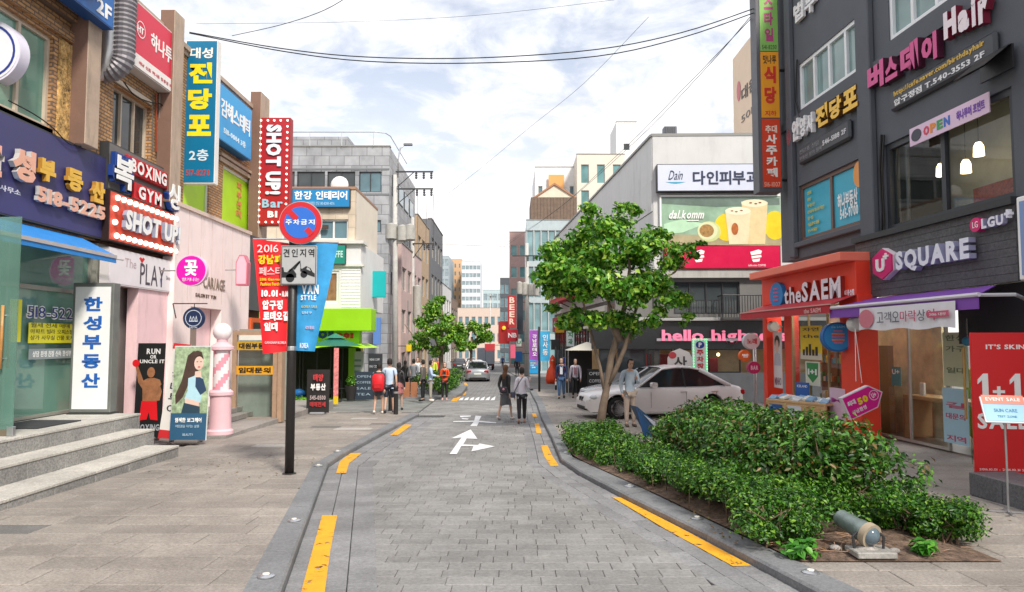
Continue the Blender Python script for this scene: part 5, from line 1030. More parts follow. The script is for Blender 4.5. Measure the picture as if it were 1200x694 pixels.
# residential blocks behind
tower('orange_cream_apartment', 'white apartment block with orange end panel behind the tree', 627, 676, 196, 88, 12, white_w, 7, 4, GB, ww=.4, fh=.4)
tower('tall_cream_apartment', 'cream apartment with three columns of blue windows above the white roof', 676, 732, 181, 84, 10, mat('cream_flats', (.66, .62, .54), .8, .06, .8), 8, 3, glass('teal_pane', (.12, .26, .27)), ww=.5, fh=.72)
tower('stair_tower', 'slender white stair tower standing above the cream apartment', 722, 746, 143, 96, 6, white_w, 9, 1, GD, ww=.3, fh=.25)
FO = Fr((D(643, 205, 87.5).x, 87.5, 0), 0); tt = fthing('orange_gable_panel', 'orange painted panel and gable on the white apartment block', 'wall panel', FO); a = FO.box(643, 206, 240, 661, 204, 240, 0); MB().box(a[0], a[1], -.05, .1, a[2] - 2, a[3]).build('panel', mat('orange_paint', (.72, .36, .12), .7, .05), tt)
t = tower('glass_fronted_building', 'glass fronted building with brown wooden attic left of the tree', 617, 676, 258, 74, 10, mat('glass_clad_frame', (.42, .5, .53), .5), 4, 7, glass('curtain_glass', (.20, .33, .36)), ww=.9, fh=.86, base=.07)
a = D(622, 257, 74.5); b = D(676, 257, 74.5); fr = Fr((a.x, 74.5, a.z), 0); tt = fthing('wooden_attic', 'brown timber attic with pale gable on the glass fronted building', 'attic', fr); W_ = b.x - a.x; wdm = mat('weathered_timber', (.17, .12, .09), .8, .25, 3)
for i in range(14): MB().box(W_ * i / 14 + .01, W_ * (i + 1) / 14 - .01, 0, .3, 0, 2.3).build('plank', wdm, tt)
MB().box(0, W_, .31, 6, 0, 2.2).build('core', wdm, tt); MB().prism([(W_ * .1, 2.32), (W_ * .95, 2.32), (W_ * .52, 3.6)], .2, 5).build('gable', mat('cream_gable', (.7, .62, .5), .8), tt); MB().prism([(W_ * .05, 2.3), (W_ * .1, 2.3), (W_ * .52, 3.62), (W_ * .95, 2.3), (W_ * 1.0, 2.3), (W_ * .52, 3.85)], .05, 5.1).build('roof', mat('rust_roof', (.38, .18, .1), .7), tt)
t = tower('pink_brown_building', 'pink brown building with curved roof and banded windows at the street bend', 597, 618, 272, 105, 10, mat('pink_brown', (.40, .27, .25), .8, .1), 6, 2, _M['teal_pane'], ww=.7, fh=.5)
# signs at the far right of the street
def small_sign(name, label, px0, px1, py0, py1, y, col, txt=None, tcol=None, vert=False, split=False, cat='sign', arm=1, emit=0):
    a = D(px0, py1, y); b = D(px1, py0, y); t = thing(name, label, cat, a); W_, H = b.x - a.x, b.z - a.z; MB().bbox(0, W_, 0, .18, 0, H, .012).build('panel', solid(col, emit=emit) if emit else solid(col), t)
    if txt:
        if vert: column_text(t, txt, W_ * .2, W_ * .8, H * .06, H * .94, -.001, solid(tcol), .03, .01, split=split)
        else: letters(t, txt, W_ * .12, W_ * .88, H * .3, H * .7, -.001, solid(tcol), .03, .01, split=split)
    if arm: MB().tube([(W_ if arm > 0 else 0, .09, H * .8), (W_ + .7 if arm > 0 else -.7, .09, H * .8)], .03, 6).build('arm', DARKMETAL, t)
    return t
small_sign('wall_sign', 'dark red vertical sign with pale stripe on a black panel far right of the street', 595, 605, 346, 384, 72, 'a3272b', 'BEER', 'e8c8b8', True); small_sign('wall_sign', 'small red sign with white mark near the traffic signal', 594, 607, 386, 400, 66, 'c01f33', 'NB', 'f2f2f2')
small_sign('wall_sign', 'tall dark blue grey panel beside the utility pole on the right', 606, 613, 345, 392, 67, '26323d'); small_sign('wall_sign', 'white square sign with green mark under the dark panel', 605, 611, 397, 406, 66, 'd9e2da', 'U', '2f8f5a')
small_sign('wall_sign', 'white and green clinic sign hanging left of the tree trunk', 664, 673, 388, 406, 40, 'dfe6e2', '치과', '2f8f5a', True)
t = small_sign('lantern_sign', 'red sign box with a glowing orange lamp far down the street', 584, 597, 377, 403, 78, '9d1c1c', None); MB().ball((.6, -.15, 1.7), .2, 12, 8).build('lamp', mat('orange_glow', (1, .30, .02), .4, 0, emit=1.1), t, True)
small_sign('wall_sign', 'teal sign panels stacked beside the transformer pole on the left', 466, 478, 352, 382, 50, '1c6d66', '타이 마사지'.replace('타이 마사지', '정산'), 'd0e0dc', True, arm=-1); small_sign('wall_sign', 'pink square sign on the left row above the teal panels', 466, 479, 322, 338, 52, 'd79aaf', '꽃', 'ffffff', arm=-1)
small_sign('wall_sign', 'turquoise half hidden sign behind the left utility pole', 456, 462, 290, 312, 48, '18a0a0', arm=-1); small_sign('wall_sign', 'small magenta sign above the people by the planted island', 485, 491, 403, 408, 52, 'd02a68', arm=-1); small_sign('wall_sign', 'small yellow sign above the people on the left pavement', 476, 482, 404, 412, 46, 'e0c020', arm=-1)
small_sign('wall_sign', 'dark grey green sign panel in the left row', 468, 480, 300, 318, 54, '4c5c5a', 'PC', 'e0e0e0', arm=-1); small_sign('wall_sign', 'blue narrow sign panel beside the green cafe', 437, 446, 372, 404, 44, '5d86c8', arm=-1)
small_sign('wall_sign', 'red pennant sign hanging over the parked van', 568, 580, 403, 411, 74, 'b8343c')
for sg in ((470, 477, 384, 398, 52, 'c8c4bc', 'pale square'), (479, 486, 362, 376, 56, 'e0502a', 'orange red'), (487, 494, 372, 392, 60, '3a6a9a', 'slate blue'), (497, 503, 385, 400, 66, 'e8e8e8', 'white upright'), (505, 511, 372, 384, 74, 'b83a6a', 'raspberry'), (604, 612, 412, 424, 62, '2a6ab0', 'mid blue'), (646, 656, 398, 410, 46, '2c2c30', 'black'), (651, 661, 378, 390, 48, 'd8a020', 'mustard'), (598, 604, 404, 420, 70, 'd05a78', 'dusty pink')):
    small_sign('wall_sign', sg[6] + ' projecting shop sign far down the street', *sg[:6], arm=-1 if sg[0] < 560 else 1)
# ------------------------------------------------------------------ right: dark grey building
FR = Fr((7.67, 20.5, 0), -HP + math.atan(.06)); cg = mat('charcoal_render', (.095, .105, .125), .75, .12, 1.1, bump=.35, bscale=30, dirt=.15)
W1 = FR.box(940.7, 76.6, 129, 1015, 14, 80.7, .1); W2 = FR.box(1047, 20, 49, 1114, -20, 2, .1); W2 = (W2[0], W2[1] + 1.2, W2[2], W1[3] + .3)
W3 = FR.box(941, 218, 283, 1018, 183, 262, .1); W4 = FR.box(1042, 164, 275, 1195, 108, 229, .1)
LGb = FR.box(1003, 288, 351, 1190.8, 235.3, 329, -.12); topL = LGb[3]
t = fthing('dark_grey_building', 'dark charcoal rendered building with white framed windows on the right', 'building', FR)
mb = MB(); wall_open(mb, 0, 16, topL + .02, 12.5, 0, .35, [W1, W2, W3, W4]); mb.build('wall', cg, t)
MB().box(0, .3, .351, 12, topL + .02, 12.5).build('side_wall', cg, t); MB().box(0, 16, .35, 12, 12.5, 12.6).build('roof', conc, t); MB().box(.31, 16, 1.6, 1.7, topL, 12.4).build('inner_wall', solid('3b3d3e', .9), t)
MB().box(.31, 16, .36, 1.59, topL + .03, topL + .1).build('inner_floor', solid('4c4a46'), t)
for a, b in ((W1[0] - .55, W1[0] - .25), (W3[1] + .02, W4[0] - .22)): MB().bbox(a, b, -.14, -.003, topL + .05, 12.4, .02).build('pilaster', cg, t)
MB().box(0, 16, -.06, -.003, W1[2] - .32, W1[2] - .1).build('string_course', cg, t)
MB().bbox(W3[0] - .25, W3[1] + .05, -.12, -.004, W3[2] - .16, W3[2] - .02, .02).bbox(W3[0] - .25, W3[0] - .08, -.12, -.004, W3[2] - .01, W3[3] + .1, .02).build('window_surround', cg, t)
wfm = mat('white_window_frame', (.78, .80, .82), .45, .05, 3)
window(t, *W1, .03, wfm, glass('pale_green_glass', (.20, .30, .30)), 4, 1, .09, .12); window(t, *W2, .03, wfm, _M['pale_green_glass'], 4, 1, .09, .12)
window(t, *W3, .06, mat('rust_frame', (.16, .09, .07), .5), mat('cyan_window_film', (.04, .42, .60), .4, .1, 1), 2, 1, .1, .08)
wf4 = window(t, *W4, .05, mat('charcoal_frame', (.035, .04, .05), .5, .1), GC, 2, 1, .12, .1)
MB().box(W4[0] + .1, W4[0] + .18, .16, .2, W4[2], W4[3]).box(W4[0] + .5, W4[0] + .58, .16, .2, W4[2], W4[3]).build('mullion', _M['charcoal_frame'], wf4)
# room behind the large window
MB().box(W4[0], W4[1], 1.45, 1.5, W4[2], W4[3] + .5).build('room_wall', mat('cafe_tile_wall', (.30, .32, .33), .6, .2, 1.2), t)
MB().box(W4[0] + 2.4, W4[1] - .2, 1.38, 1.44, W4[2] + .3, W4[3] + .1).build('room_panel', solid('cfd0cc'), t)
for i, (pu, pz) in enumerate(((1103, 202), (1147, 178), (1132, 198))):
    u, z = FR.uv(pu, pz, .8); MB().lathe([(.05, .18), (.09, .1), (.10, -.08), (.0001, -.1)], (u, .8, z), 10).build('pendant_lamp', mat('warm_lamp', (1, .72, .35), .4, 0, emit=4), t, True); MB().tube([(u, .8, z + .18), (u, .8, W4[3] + .3)], .008, 5).build('lamp_cord', BLACK, t)
u, z = FR.uv(1165, 225, .6); MB().box(u - .4, u + 1.2, .5, .9, W4[2] + .05, W4[2] + .5).build('booth_lattice', mat('red_lattice', (.30, .05, .03), .5, .5, 25), t)
# cyan film lettering
u0, u1, v0, v1 = FR.box(946, 225, 277, 968, 215, 270, .05); yl = solid('d6c33c')
for k in range(7): z = v1 - k * (v1 - v0) / 7; letters(t, ('갈비', '냉면', '정식', '찌개전골', '부대', '보쌈족발', '점심특선')[k] if 0 else ('전당포', '상담', '부동산', '산성부동산개인', '한성', '일대', '상가대원')[k], u0, u0 + (.25, .2, .4, .9, .3, .6, .5)[k], z - .09, z, .06, yl, .02, .004)
u0, u1, v0, v1 = FR.box(990, 225, 245, 1014, 215, 235, .05); letters(t, '하나부동산', u0 - .35, u1 - .35, v0, v1, .06, WHITE, .03, .004); u0, u1, v0, v1 = FR.box(993, 243, 258, 1015, 235, 250, .05); letters(t, '545-9700', u0 - .35, u1 - .35, v0 + .05, v1, .06, WHITE, .03, .004)
u, z = FR.uv(1006, 204, .05); MB().prism(ell(u, z, .22, .3), .045, .058).build('film_disc', solid('e89a48'), t)
# dangling cables
t = fthing('wall_cables', 'loose black cables hanging down the charcoal wall between the windows', 'cables', FR)
for (pts, r) in (([(934, 70), (932, 120), (938, 140)], .025), ([(1033, 158), (1031, 200), (1034, 250), (1033, 285)], .03), ([(1036, 158), (1034, 210), (1037, 280)], .02), ([(1012, 60), (1014, 75), (1009, 88)], .02)):
    MB().tube([(lambda q: (q[0], -.05, q[1]))(FR.uv(a, b, -.05)) for a, b in pts], r, 6).build('cable', BLACK, t)
# raised letters on the wall
pk2 = mat('magenta_letters', (.62, .05, .24), .4, .06, 4); pks = solid('4a1630'); plate = mat('black_plate', (.045, .05, .06), .5, .1, 2)
t = fthing('hair_salon_letters', 'large raised pink Korean and white Hair letters high on the charcoal wall', 'sign', FR, w=-.02)
for ch, a in (('버', (1021, 79, 110, 1040, 69, 100)), ('스', (1042, 70, 97, 1056, 63, 90)), ('데', (1060, 56, 90, 1081, 45, 80)), ('이', (1085, 45, 78, 1103, 36, 68))): letters(t, ch, *FR.box(*a, -.1), -.03, pk2, .06, .14, True, pks)
for ch, a in (('H', (1111, 14, 47, 1126, 8, 40)), ('a', (1128, 14, 40, 1141, 9, 34)), ('i', (1144, -2, 33, 1149, -5, 30)), ('r', (1152, 0, 30, 1163, -4, 24))): letters(t, ch, *FR.box(*a, -.1), -.03, solid('e8dce2'), .07, .14, True, solid('7a1834'))
a = FR.box(1042, 105, 129, 1166, 37, 70, -.12); t = fthing('salon_plate', 'black rounded plate with gold web address and telephone number below the pink letters', 'sign', FR, u=a[0], v=a[2], w=-.12); W_, H = a[1] - a[0], a[3] - a[2]
MB().bbox(0, W_, 0, .12, 0, H, .05).build('casing', plate, t); letters(t, 'http://cafe.naver.com/birthdayhair', W_ * .06, W_ * .92, H * .56, H * .86, -.001, mat('gold_print', (.72, .46, .06), .4), .02, .01); letters(t, '압구정점 T.540-3553 2F', W_ * .06, W_ * .92, H * .16, H * .46, -.001, solid('e8e8ea'), .02, .012)
t = fthing('pawn_letters', 'raised white and gold Korean letters beside a pink disc on the charcoal wall', 'sign', FR, w=-.02)
for ch, a in (('안', (930, 141, 167, 938, 138, 163)), ('양', (939, 138, 162, 946, 135, 158)), ('사', (947, 134, 158, 955, 131, 155))): letters(t, ch, *FR.box(*a, -.1), -.03, solid('e6e6e8'), .04, .1, True)
for ch, a in (('전', (959, 126, 152, 973, 120, 144)), ('당', (975, 117, 142, 989, 111, 135)), ('포', (991, 109, 134, 1008, 98, 124))): letters(t, ch, *FR.box(*a, -.1), -.03, mat('gold_yellow', (.85, .50, .03), .4), .05, .12, True, solid('6a4410'))
a = FR.uv(927.5, 161, -.06); MB().prism(ell(a[0], a[1], .13, .24), -.12, -.0).build('disc', solid('cf7a86'), t)
a = FR.box(935, 171, 191, 995, 142, 166, -.12); t = fthing('pawn_plate', 'black plate with small pale lettering under the gold Korean letters', 'sign', FR, u=a[0], v=a[2], w=-.12); W_, H = a[1] - a[0], a[3] - a[2]
MB().bbox(0, W_, 0, .12, 0, H, .05).build('casing', plate, t); letters(t, '전당포 상담', .1, W_ * .45, H * .55, H * .8, -.001, solid('8e8e94'), .0, .006); letters(t, '부동산 상가 월세', .1, W_ * .5, H * .2, H * .42, -.001, solid('8e8e94'), .0, .006); letters(t, '546-5188 2F', W_ * .52, W_ * .95, H * .35, H * .62, -.001, solid('d8d8dc'), .02, .008)
t = fthing('top_letters', 'white raised Korean letters at the top edge of the photo on the charcoal wall', 'sign', FR, w=-.02)
for ch, a in (('법', (931, 4, 27, 942, 0, 22)), ('무', (944, -6, 18, 956, -12, 12))): letters(t, ch, *FR.box(*a, -.1), -.03, solid('e2e2e4'), .03, .08, True)
a = FR.box(1066, 151, 173, 1159, 108, 131, -.1); t = fthing('open_banner', 'pale pink banner reading OPEN with Korean letters above the large window', 'banner', FR, u=a[0], v=a[2], w=-.1); W_, H = a[1] - a[0], a[3] - a[2]
MB().box(0, W_, 0, .02, 0, H).build('cloth', solid('e0c4dc'), t); MB().prism(ell(.22, H * .5, .16, H * .34), -.008, -.001).build('face_mark', solid('3c3a4a'), t)
for i, ch in enumerate('OPEN'): letters(t, ch, .45 + i * .2, .45 + i * .2 + .17, H * .25, H * .75, -.001, solid(('d03a5a', 'e08a30', '3a9a5a', '3a6ac0')[i]), .05, .008, True)
letters(t, '신규 오픈 환영합니다'.replace('신규 오픈', '하나투어').replace('환영합니다', '포인트'), 1.4, W_ - .1, H * .25, H * .75, -.001, solid('7a4ab0'), .03, .008)
a = FR.uv(1170, 100, -.4); t = fthing('window_flap', 'small black folded canopy bracketed above the large window', 'canopy', FR, u=FR.uv(1150, 105, -.1)[0], v=FR.uv(1160, 100, -.1)[1], w=-.1)
MB().add([(0, 0, .5), (.75, 0, .5), (.75, -.5, .1), (0, -.5, .1)], [(0, 1, 2, 3)]).add([(0, 0, .53), (.75, 0, .53), (.75, -.5, .13), (0, -.5, .13)], [(0, 1, 2, 3)]).build('sheet', BLACK, t); MB().box(0, .75, -.02, .02, .1, .5).build('bracket', DARKMETAL, t)
# vertical projecting sign
y_ = 19.9; a = D(887, -60, y_); b = D(917, 222, y_); t = thing('vertical_triple_sign', 'tall vertical sign of green, orange and red panels on the corner of the charcoal building', 'sign', (a.x, y_, b.z)); W_, H = b.x - a.x, a.z - b.z; zc = lambda py: D(900, py, y_).z - b.z
MB().box(-.07, W_, .01, .5, -.06, H).build('casing', solid('55565c'), t)
for nm, p0, p1, c in (('panel', -60, 60, '7fb356'), ('panel', 61, 138, 'e89a14'), ('panel', 139.5, 220, 'd23a14')): MB().box(.03, W_ - .03, -.01, .009, zc(p1), zc(p0)).build(nm, solid(c), t)
column_text(t, '스타일', .16, W_ - .16, zc(52), zc(-4), -.011, solid('b03a78'), .04, .006); letters(t, '541-8250', .08, W_ - .08, zc(58), zc(53), -.011, solid('2a4a2a'), .0, .004)
letters(t, '참나눔'.replace('참', '맛').replace('눔', '루'), .1, W_ - .1, zc(75), zc(65), -.011, solid('3a2a14'), .02, .005); column_text(t, '식당', .12, W_ - .12, zc(126), zc(78), -.011, solid('c82a1a'), .05, .01); letters(t, '지하', .12, W_ - .12, zc(136), zc(130), -.011, solid('c82a1a'), .02, .005)
letters(t, '추대', .12, W_ - .12, zc(156), zc(147), -.011, solid('f0d8c8'), .03, .006); column_text(t, '사주카페', .13, W_ - .13, zc(210), zc(158), -.011, solid('f2ede6'), .04, .008); letters(t, '516-1007', .06, W_ - .06, zc(219), zc(213.5), -.011, solid('f0b8a0'), .0, .005)
MB().tube([(W_, .2, .3), (W_ + .5, .2, .3)], .04, 6).tube([(W_, .2, H - 1), (W_ + .5, .2, H - 1)], .04, 6).tube([(W_, .2, H * .5), (W_ + .5, .2, H * .5)], .04, 6).build('bracket', DARKMETAL, t)
# ---- phone shop
FL2 = FR; lgb = speckle('dark_slate_board', (.085, .085, .09), .25, 30, 0, .7)
t = fthing('phone_shop_sign', 'dark slate fascia with magenta hexagon logo and white SQUARE letters', 'sign', FR, u=LGb[0], v=LGb[2], w=-.12); W_, H = LGb[1] - LGb[0] + 2.2 * 0, LGb[3] - LGb[2]; W_ += .0
ny = 9
for k in range(ny): MB().box(0, W_, .0 + (k % 2) * .003, .11, H * k / ny + .003, H * (k + 1) / ny - .003).build('slate_board', lgb, t)
MB().box(-.02, W_ + .02, -.08, .1, H, H + .12).build('top_trim', solid('2e3034'), t)
def S(x0, a0, b0, x1, a1, b1, w=-.2): q = FR.box(x0, a0, b0, x1, a1, b1, w); return q[0] - LGb[0], q[1] - LGb[0], q[2] - LGb[2], q[3] - LGb[2]
mg = mat('magenta_logo', (.66, .01, .16), .4, .05); u0, u1, v0, v1 = S(1026, 293, 329, 1050, 290, 326); cu, cz, ru, rz_ = (u0 + u1) / 2, (v0 + v1) / 2, (u1 - u0) / 2, (v1 - v0) / 2
hx = [(cu + ru * math.cos(a) * 1.08, cz + rz_ * math.sin(a)) for a in [math.radians(90 + 60 * i) for i in range(6)]]; MB().prism(hx, -.16, -.004).build('hexagon', mg, t); MB().prism([(cu + (a - cu) * 1.05, cz + (b - cz) * 1.05) for a, b in hx], -.13, -.005).build('hexagon_rim', solid('e9dfe4'), t)
letters(t, 'U', cu - ru * .55, cu + ru * .3, cz - rz_ * .5, cz + rz_ * .35, -.161, WHITE, .05, .02, True); letters(t, '+', cu + ru * .2, cu + ru * .7, cz + rz_ * .25, cz + rz_ * .65, -.161, WHITE, .05, .02, True)
u0, u1, v0, v1 = S(1055, 294, 317, 1142, 279, 305); letters(t, 'SQUARE', u0, u1, v0 - .05, v1, -.05, solid('e6e8f2'), .05, .13, True, solid('9a9ab8'))
u0, u1, v0, v1 = S(1139, 256, 273, 1152, 254, 271); MB().prism(ell((u0 + u1) / 2, (v0 + v1) / 2, (u1 - u0) / 2, (v1 - v0) / 2), -.12, -.004).build('round_logo', mg, t); letters(t, 'LG', u0 + .07, u1 - .07, v0 + .07, v1 - .07, -.121, WHITE, .0, .006)
u0, u1, v0, v1 = S(1153, 256, 268, 1179, 251, 264); letters(t, 'LGU', u0, u1, v0, v1, -.05, solid('e6e6f0'), .05, .08, True, solid('9a9ab8')); u0, u1, v0, v1 = S(1180, 246, 256, 1186, 245, 255); letters(t, '+', u0, u1, v0, v1, -.05, solid('e6e6f0'), .05, .08, True)
a = FR.box(1191, 232, 330, 1225, 222, 325, -.2); t = fthing('pale_box_sign', 'pale blue box sign with white frame cut by the right edge of the photo', 'sign', FR, u=a[0] + .02, v=a[2], w=-.2); MB().bbox(0, 2.5, 0, .2, 0, a[3] - a[2], .02).build('casing', WHITE, t); MB().box(.08, 2.4, -.01, -.001, .08, a[3] - a[2] - .08).build('face', solid('7f9ac8'), t)
pz = -.02                                     # shop floor level
g0 = FR.uv(1040, 510.8, .35); g1 = FR.uv(1137, 532, .35)
t = fthing('phone_shop', 'glazed phone shop front with wooden table and window posters under the purple awning', 'shopfront', FR)
ul, ur = FR.uv(1014, 450, .35)[0], FR.uv(1139, 450, .35)[0]; fz = g0[1] - .02
window(t, ul + .45, ul + .45 + (ur - ul - .45) * .78, fz, LGb[2] - .02, .35, ALU, GC, 2, 1, .05, .06, name='shop_window'); 
MB().box(ul, ul + .42, .1, .4, fz - .3, LGb[2]).build('dark_pier', solid('1d1c1c', .3), t); MB().box(ul + .15, ul + .2, .07, .1, fz, LGb[2]).build('metal_strip', ALU, t)
MB().box(0, 16, .5, .55, LGb[2], LGb[2] + .05).build('soffit_strip', DKGREY, t)
MB().box(ul + .3, 16, 3.6, 3.7, fz - .3, LGb[2] + .3).build('back_wall', mat('shop_interior', (.42, .40, .34), .8, .5, .9), t); MB().box(ul, 16, .42, 3.6, fz - .06, fz - .01).build('floor', mat('plank_floor', (.20, .17, .14), .4, .25, 4), t); MB().box(0, 16, .42, 3.6, LGb[2] + .1, LGb[2] + .15).build('ceiling', solid('6d6d68'), t)
MB().box(ur + .05, 16, .1, .4, 1.95, LGb[2]).box(ur + 1.4, 16, .2, .4, fz - .3, 1.95).build('side_panel', solid('26262a'), t)
MB().bbox(ul + .8, ur + .3, .75, 1.35, fz + .85, fz + .93, .01).build('table_top', mat('oak', (.50, .31, .15), .5, .12, 6), t); MB().box(ul + .8, ul + .9, .75, 1.35, fz, fz + .84).build('table_leg', _M['oak'], t); MB().box(ur + .1, ur + .2, .75, 1.35, fz, fz + .84).build('table_leg', _M['oak'], t)
for i, c in enumerate(('7a9a3a', '2a6a7a', 'a02a48', 'd8c850', '1a3a7a')): MB().bbox(ul + .8 + i * .55, ul + 1.2 + i * .55, 2.2 + .2 * (i % 2), 2.6, fz, fz + 1.5 + .2 * (i % 3), .03).build('display', solid(c), t)
MB().box(ul + .5, ul + 1.5, 2.4, 2.45, 2.0, 2.4).build('lime_board', solid('9ab82a'), t)
for i in range(4): MB().box(ul + .5 + i * .9, ul + 1.0 + i * .9, 1.6, 2.4, LGb[2] + .06, LGb[2] + .09).build('lamp', mat('ceiling_lamp', (1, .96, .9), .4, 0, emit=9), t)
for i in range(3): MB().bbox(ul + 1.1 + i * .9, ul + 1.25 + i * .9, .95, 1.0, fz + .93, fz + 1.2, .01).build('phone_stand', WHITE, t)
# window posters
def poster(name, lab, fr, a, w, col, lines, tcol, cat='poster'):
    t = fthing(name, lab, cat, fr, u=a[0], v=a[2], w=w); W_, H = a[1] - a[0], a[3] - a[2]; MB().box(0, W_, 0, .008, 0, H).build('sheet', col, t)
    n = len(lines)
    for i, s in enumerate(lines):
        if s: letters(t, s, W_ * .12, W_ * .88, H * (1 - (i + .8) / n), H * (1 - (i + .25) / n), -.001, tcol, .02, .003)
    return t
poster('window_poster', 'pale green poster with small Korean print high on the phone shop door', FR, FR.box(1107, 391, 452, 1137, 388, 454, .33), .3, solid('c8cfae'), ['한성', '가구', '', '일대', ''], solid('6a7a5a'))
poster('window_poster', 'pale blue poster with small print low on the phone shop door', FR, FR.box(1107, 454, 517, 1137, 457, 524, .33), .3, solid('a8cfe0'), ['', '길', '대문의', '', '지역'], solid('c04a6a'))
poster('window_poster', 'small teal poster on the left edge of the phone shop window', FR, FR.box(1046, 430, 452, 1057, 430, 452, .33), .3, solid('4a8a8a'), ['U+', ''], WHITE)
# glass door leaf with wooden handle
a = FR.uv(1139, 540, -.1); t = fthing('shop_door', 'open glass door of the phone shop with a wooden bar handle and blue clip', 'door', FR, u=ur + .05, v=fz, w=.3); t.rotation_euler[2] = math.radians(56)
MB().box(-.9, 0, -.006, .006, .0, 2.5).build('pane', GC, t)
for s in (-1, 1): MB().bbox(-.82, -.76, s * .07 - .02, s * .07 + .02, .75, 2.0, .008).build('handle', mat('handle_wood', (.55, .32, .08), .45, .15, 9), t)
MB().ball((-.79, 0, 2.1), .12, 10, 8, sc=(1, .8, .7)).build('clip', solid('2a7a9a'), t)
# purple awning with banner
a = fthing('purple_awning', 'purple awning with white front bar over the phone shop', 'awning', FR, v=LGb[2]); ua, ub = FR.uv(975, 360, -.9)[0] + .15, FR.uv(1150, 346, -.95)[0]; zf = FR.uv(1100, 350, -.95)[1] - LGb[2]
pur = mat('purple_cloth', (.22, .07, .42), .65, .08, 3); ub2 = FR.uv(1168, 336, -.1)[0]
MB().add([(ua, -.1, -.02), (ub2, -.1, -.02), (ub, -1.0, zf), (ua - .05, -1.0, zf), (ua, -.1, -.04), (ub2, -.1, -.04), (ub, -1.0, zf - .02), (ua - .05, -1.0, zf - .02)], [(0, 1, 2, 3), (4, 7, 6, 5)]).build('canopy', pur, a)
MB().box(ua - .05, ub, -1.01, -.99, zf - .22, zf - .03).build('valance', pur, a); MB().tube([(ua - .1, -1.02, zf), (ub + .05, -1.02, zf)], .035, 8).build('front_bar', solid('d8d4dc'), a); MB().tube([(ub - .15, -.1, -.3), (ub + .25, -.6, -.25), (ub - .1, -1.0, zf)], .03, 6).tube([(ua + .4, -.1, -.3), (ua + .2, -.6, -.3), (ua + .4, -1.0, zf)], .03, 6).build('arm', solid('b8b8bc'), a); MB().bbox(ub + .05, ub + .35, -.3, -.1, -.25, -.02, .03).build('arm_mount', solid('9a9a9a'), a)
b = FR.box(1008, 362, 388, 1120, 352, 383, -1.04); t = fthing('awning_banner', 'white banner with a pink spot and handwritten Korean hung from the purple awning', 'banner', FR, u=b[0], v=b[2], w=-1.04); W_, H = b[1] - b[0], b[3] - b[2]
mb = MB(); n_ = 16
for i in range(n_ + 1):
    x = W_ * i / n_; yy = .02 * math.sin(i * 1.7); mb.v += [(x, yy - .03 , 0 + .02 * math.sin(i)), (x, yy * .3 - .005, H)]
    if i: k = 2 * i; mb.f.append((k - 2, k, k + 1, k - 1)); mb.m.append(0)
mb.build('cloth', solid('e0dfe4'), t); MB().prism(ell(.32, H * .5, .26, H * .42), -.062, -.055).build('pink_spot', solid('d07a8a'), t)
for i, (ch, c) in enumerate(zip('고객오마락상이', ('5a5a66', '5a5a66', '5a5a66', 'c04a70', 'c04a70', '5a5a66', 'c04a70'))): letters(t, ch, .7 + i * .25, .92 + i * .25, H * .3, H * .75, -.06, solid(c), .0, .004, True)
MB().prism([(W_ * .78, H * .4), (W_ * .97, H * .42), (W_ * .97, H * .66), (W_ * .78, H * .64)], -.066, -.058).build('pink_tag', solid('c85a78'), t); letters(t, '2016 이벤트'.replace('이벤트', '대상'), W_ * .8, W_ * .95, H * .47, H * .59, -.068, WHITE, .0, .003)
# step and ledges before the shops
t = fthing('shop_step', 'granite step running along the front of the phone shop', 'step', FR, v=0); pz_ = G(1100, 560, 0); k = 0
u = -1; se = speckle('shop_step_granite', (.34, .31, .29), .22, 60, .08, .75); top = fz - .04
while u < 14: 
    zg = gz(0, 20.5 - u); MB().bbox(u + .002, u + 1.2 - .002, -.75, .9, zg - .1, top, .006).build('step_stone', se, t); MB().bbox(u + .002, u + 1.2 - .002, -1.35, -.752, zg - .1, (top + zg + KH) / 2 , .006).build('step_stone', se, t); u += 1.2
t = thing('granite_block', 'dark grey granite block standing on the pavement under the red sale board', 'block', tuple(G(1175, 590, KH)), FR.rz); bd = speckle('dark_block_granite', (.12, .12, .13), .3, 60, .1, .6)
for i in range(5): MB().bbox(-.55 + i * .62, .06 + i * .62, -.05, .6, .0, .30, .006).build('block_stone', bd, t)
# sale board
pb = G(1163, 556, .15); y_ = 10.6; a = D(1137, 390, y_); b = D(1190, 556, y_); t = thing('sale_board', 'tall bright red board reading 1+1 SALE beside the phone shop door', 'sign', (a.x, y_, b.z), math.radians(-8)); H = a.z - b.z; W_ = 1.0
MB().bbox(0, W_, 0, .05, 0, H, .008).build('board', mat('sale_red', (.72, .012, .015), .45, .06, 1.5), t); wt = solid('f4f2f0')
one = lambda x: MB().prism([(x + .06, H * .49), (x + .14, H * .49), (x + .14, H * .71), (x + .08, H * .71), (x, H * .665), (x, H * .635), (x + .06, H * .665)], -.012, -.001).build('letter', wt, t)
letters(t, "IT'S SKIN", .2, .72, H - .24, H - .17, -.001, wt, .03, .005); one(.07); letters(t, '+', .27, .43, H * .545, H * .62, -.001, wt, .03, .01, True); one(.50); letters(t, 'SALE', .05, .72, H * .32, H * .43, -.001, wt, .03, .01, True); letters(t, '2016.10.01 - 2016.10.31 SKIN', .05, .75, .06, .09, -.001, wt, 0, .003)
MB().box(.2, .25, .05, .5, .0, .03).box(.75, .8, .05, .5, 0, .03).tube([(.22, .48, .02), (.22, .05, H * .6)], .015, 6).tube([(.77, .48, .02), (.77, .05, H * .6)], .015, 6).build('stand', DARKMETAL, t)
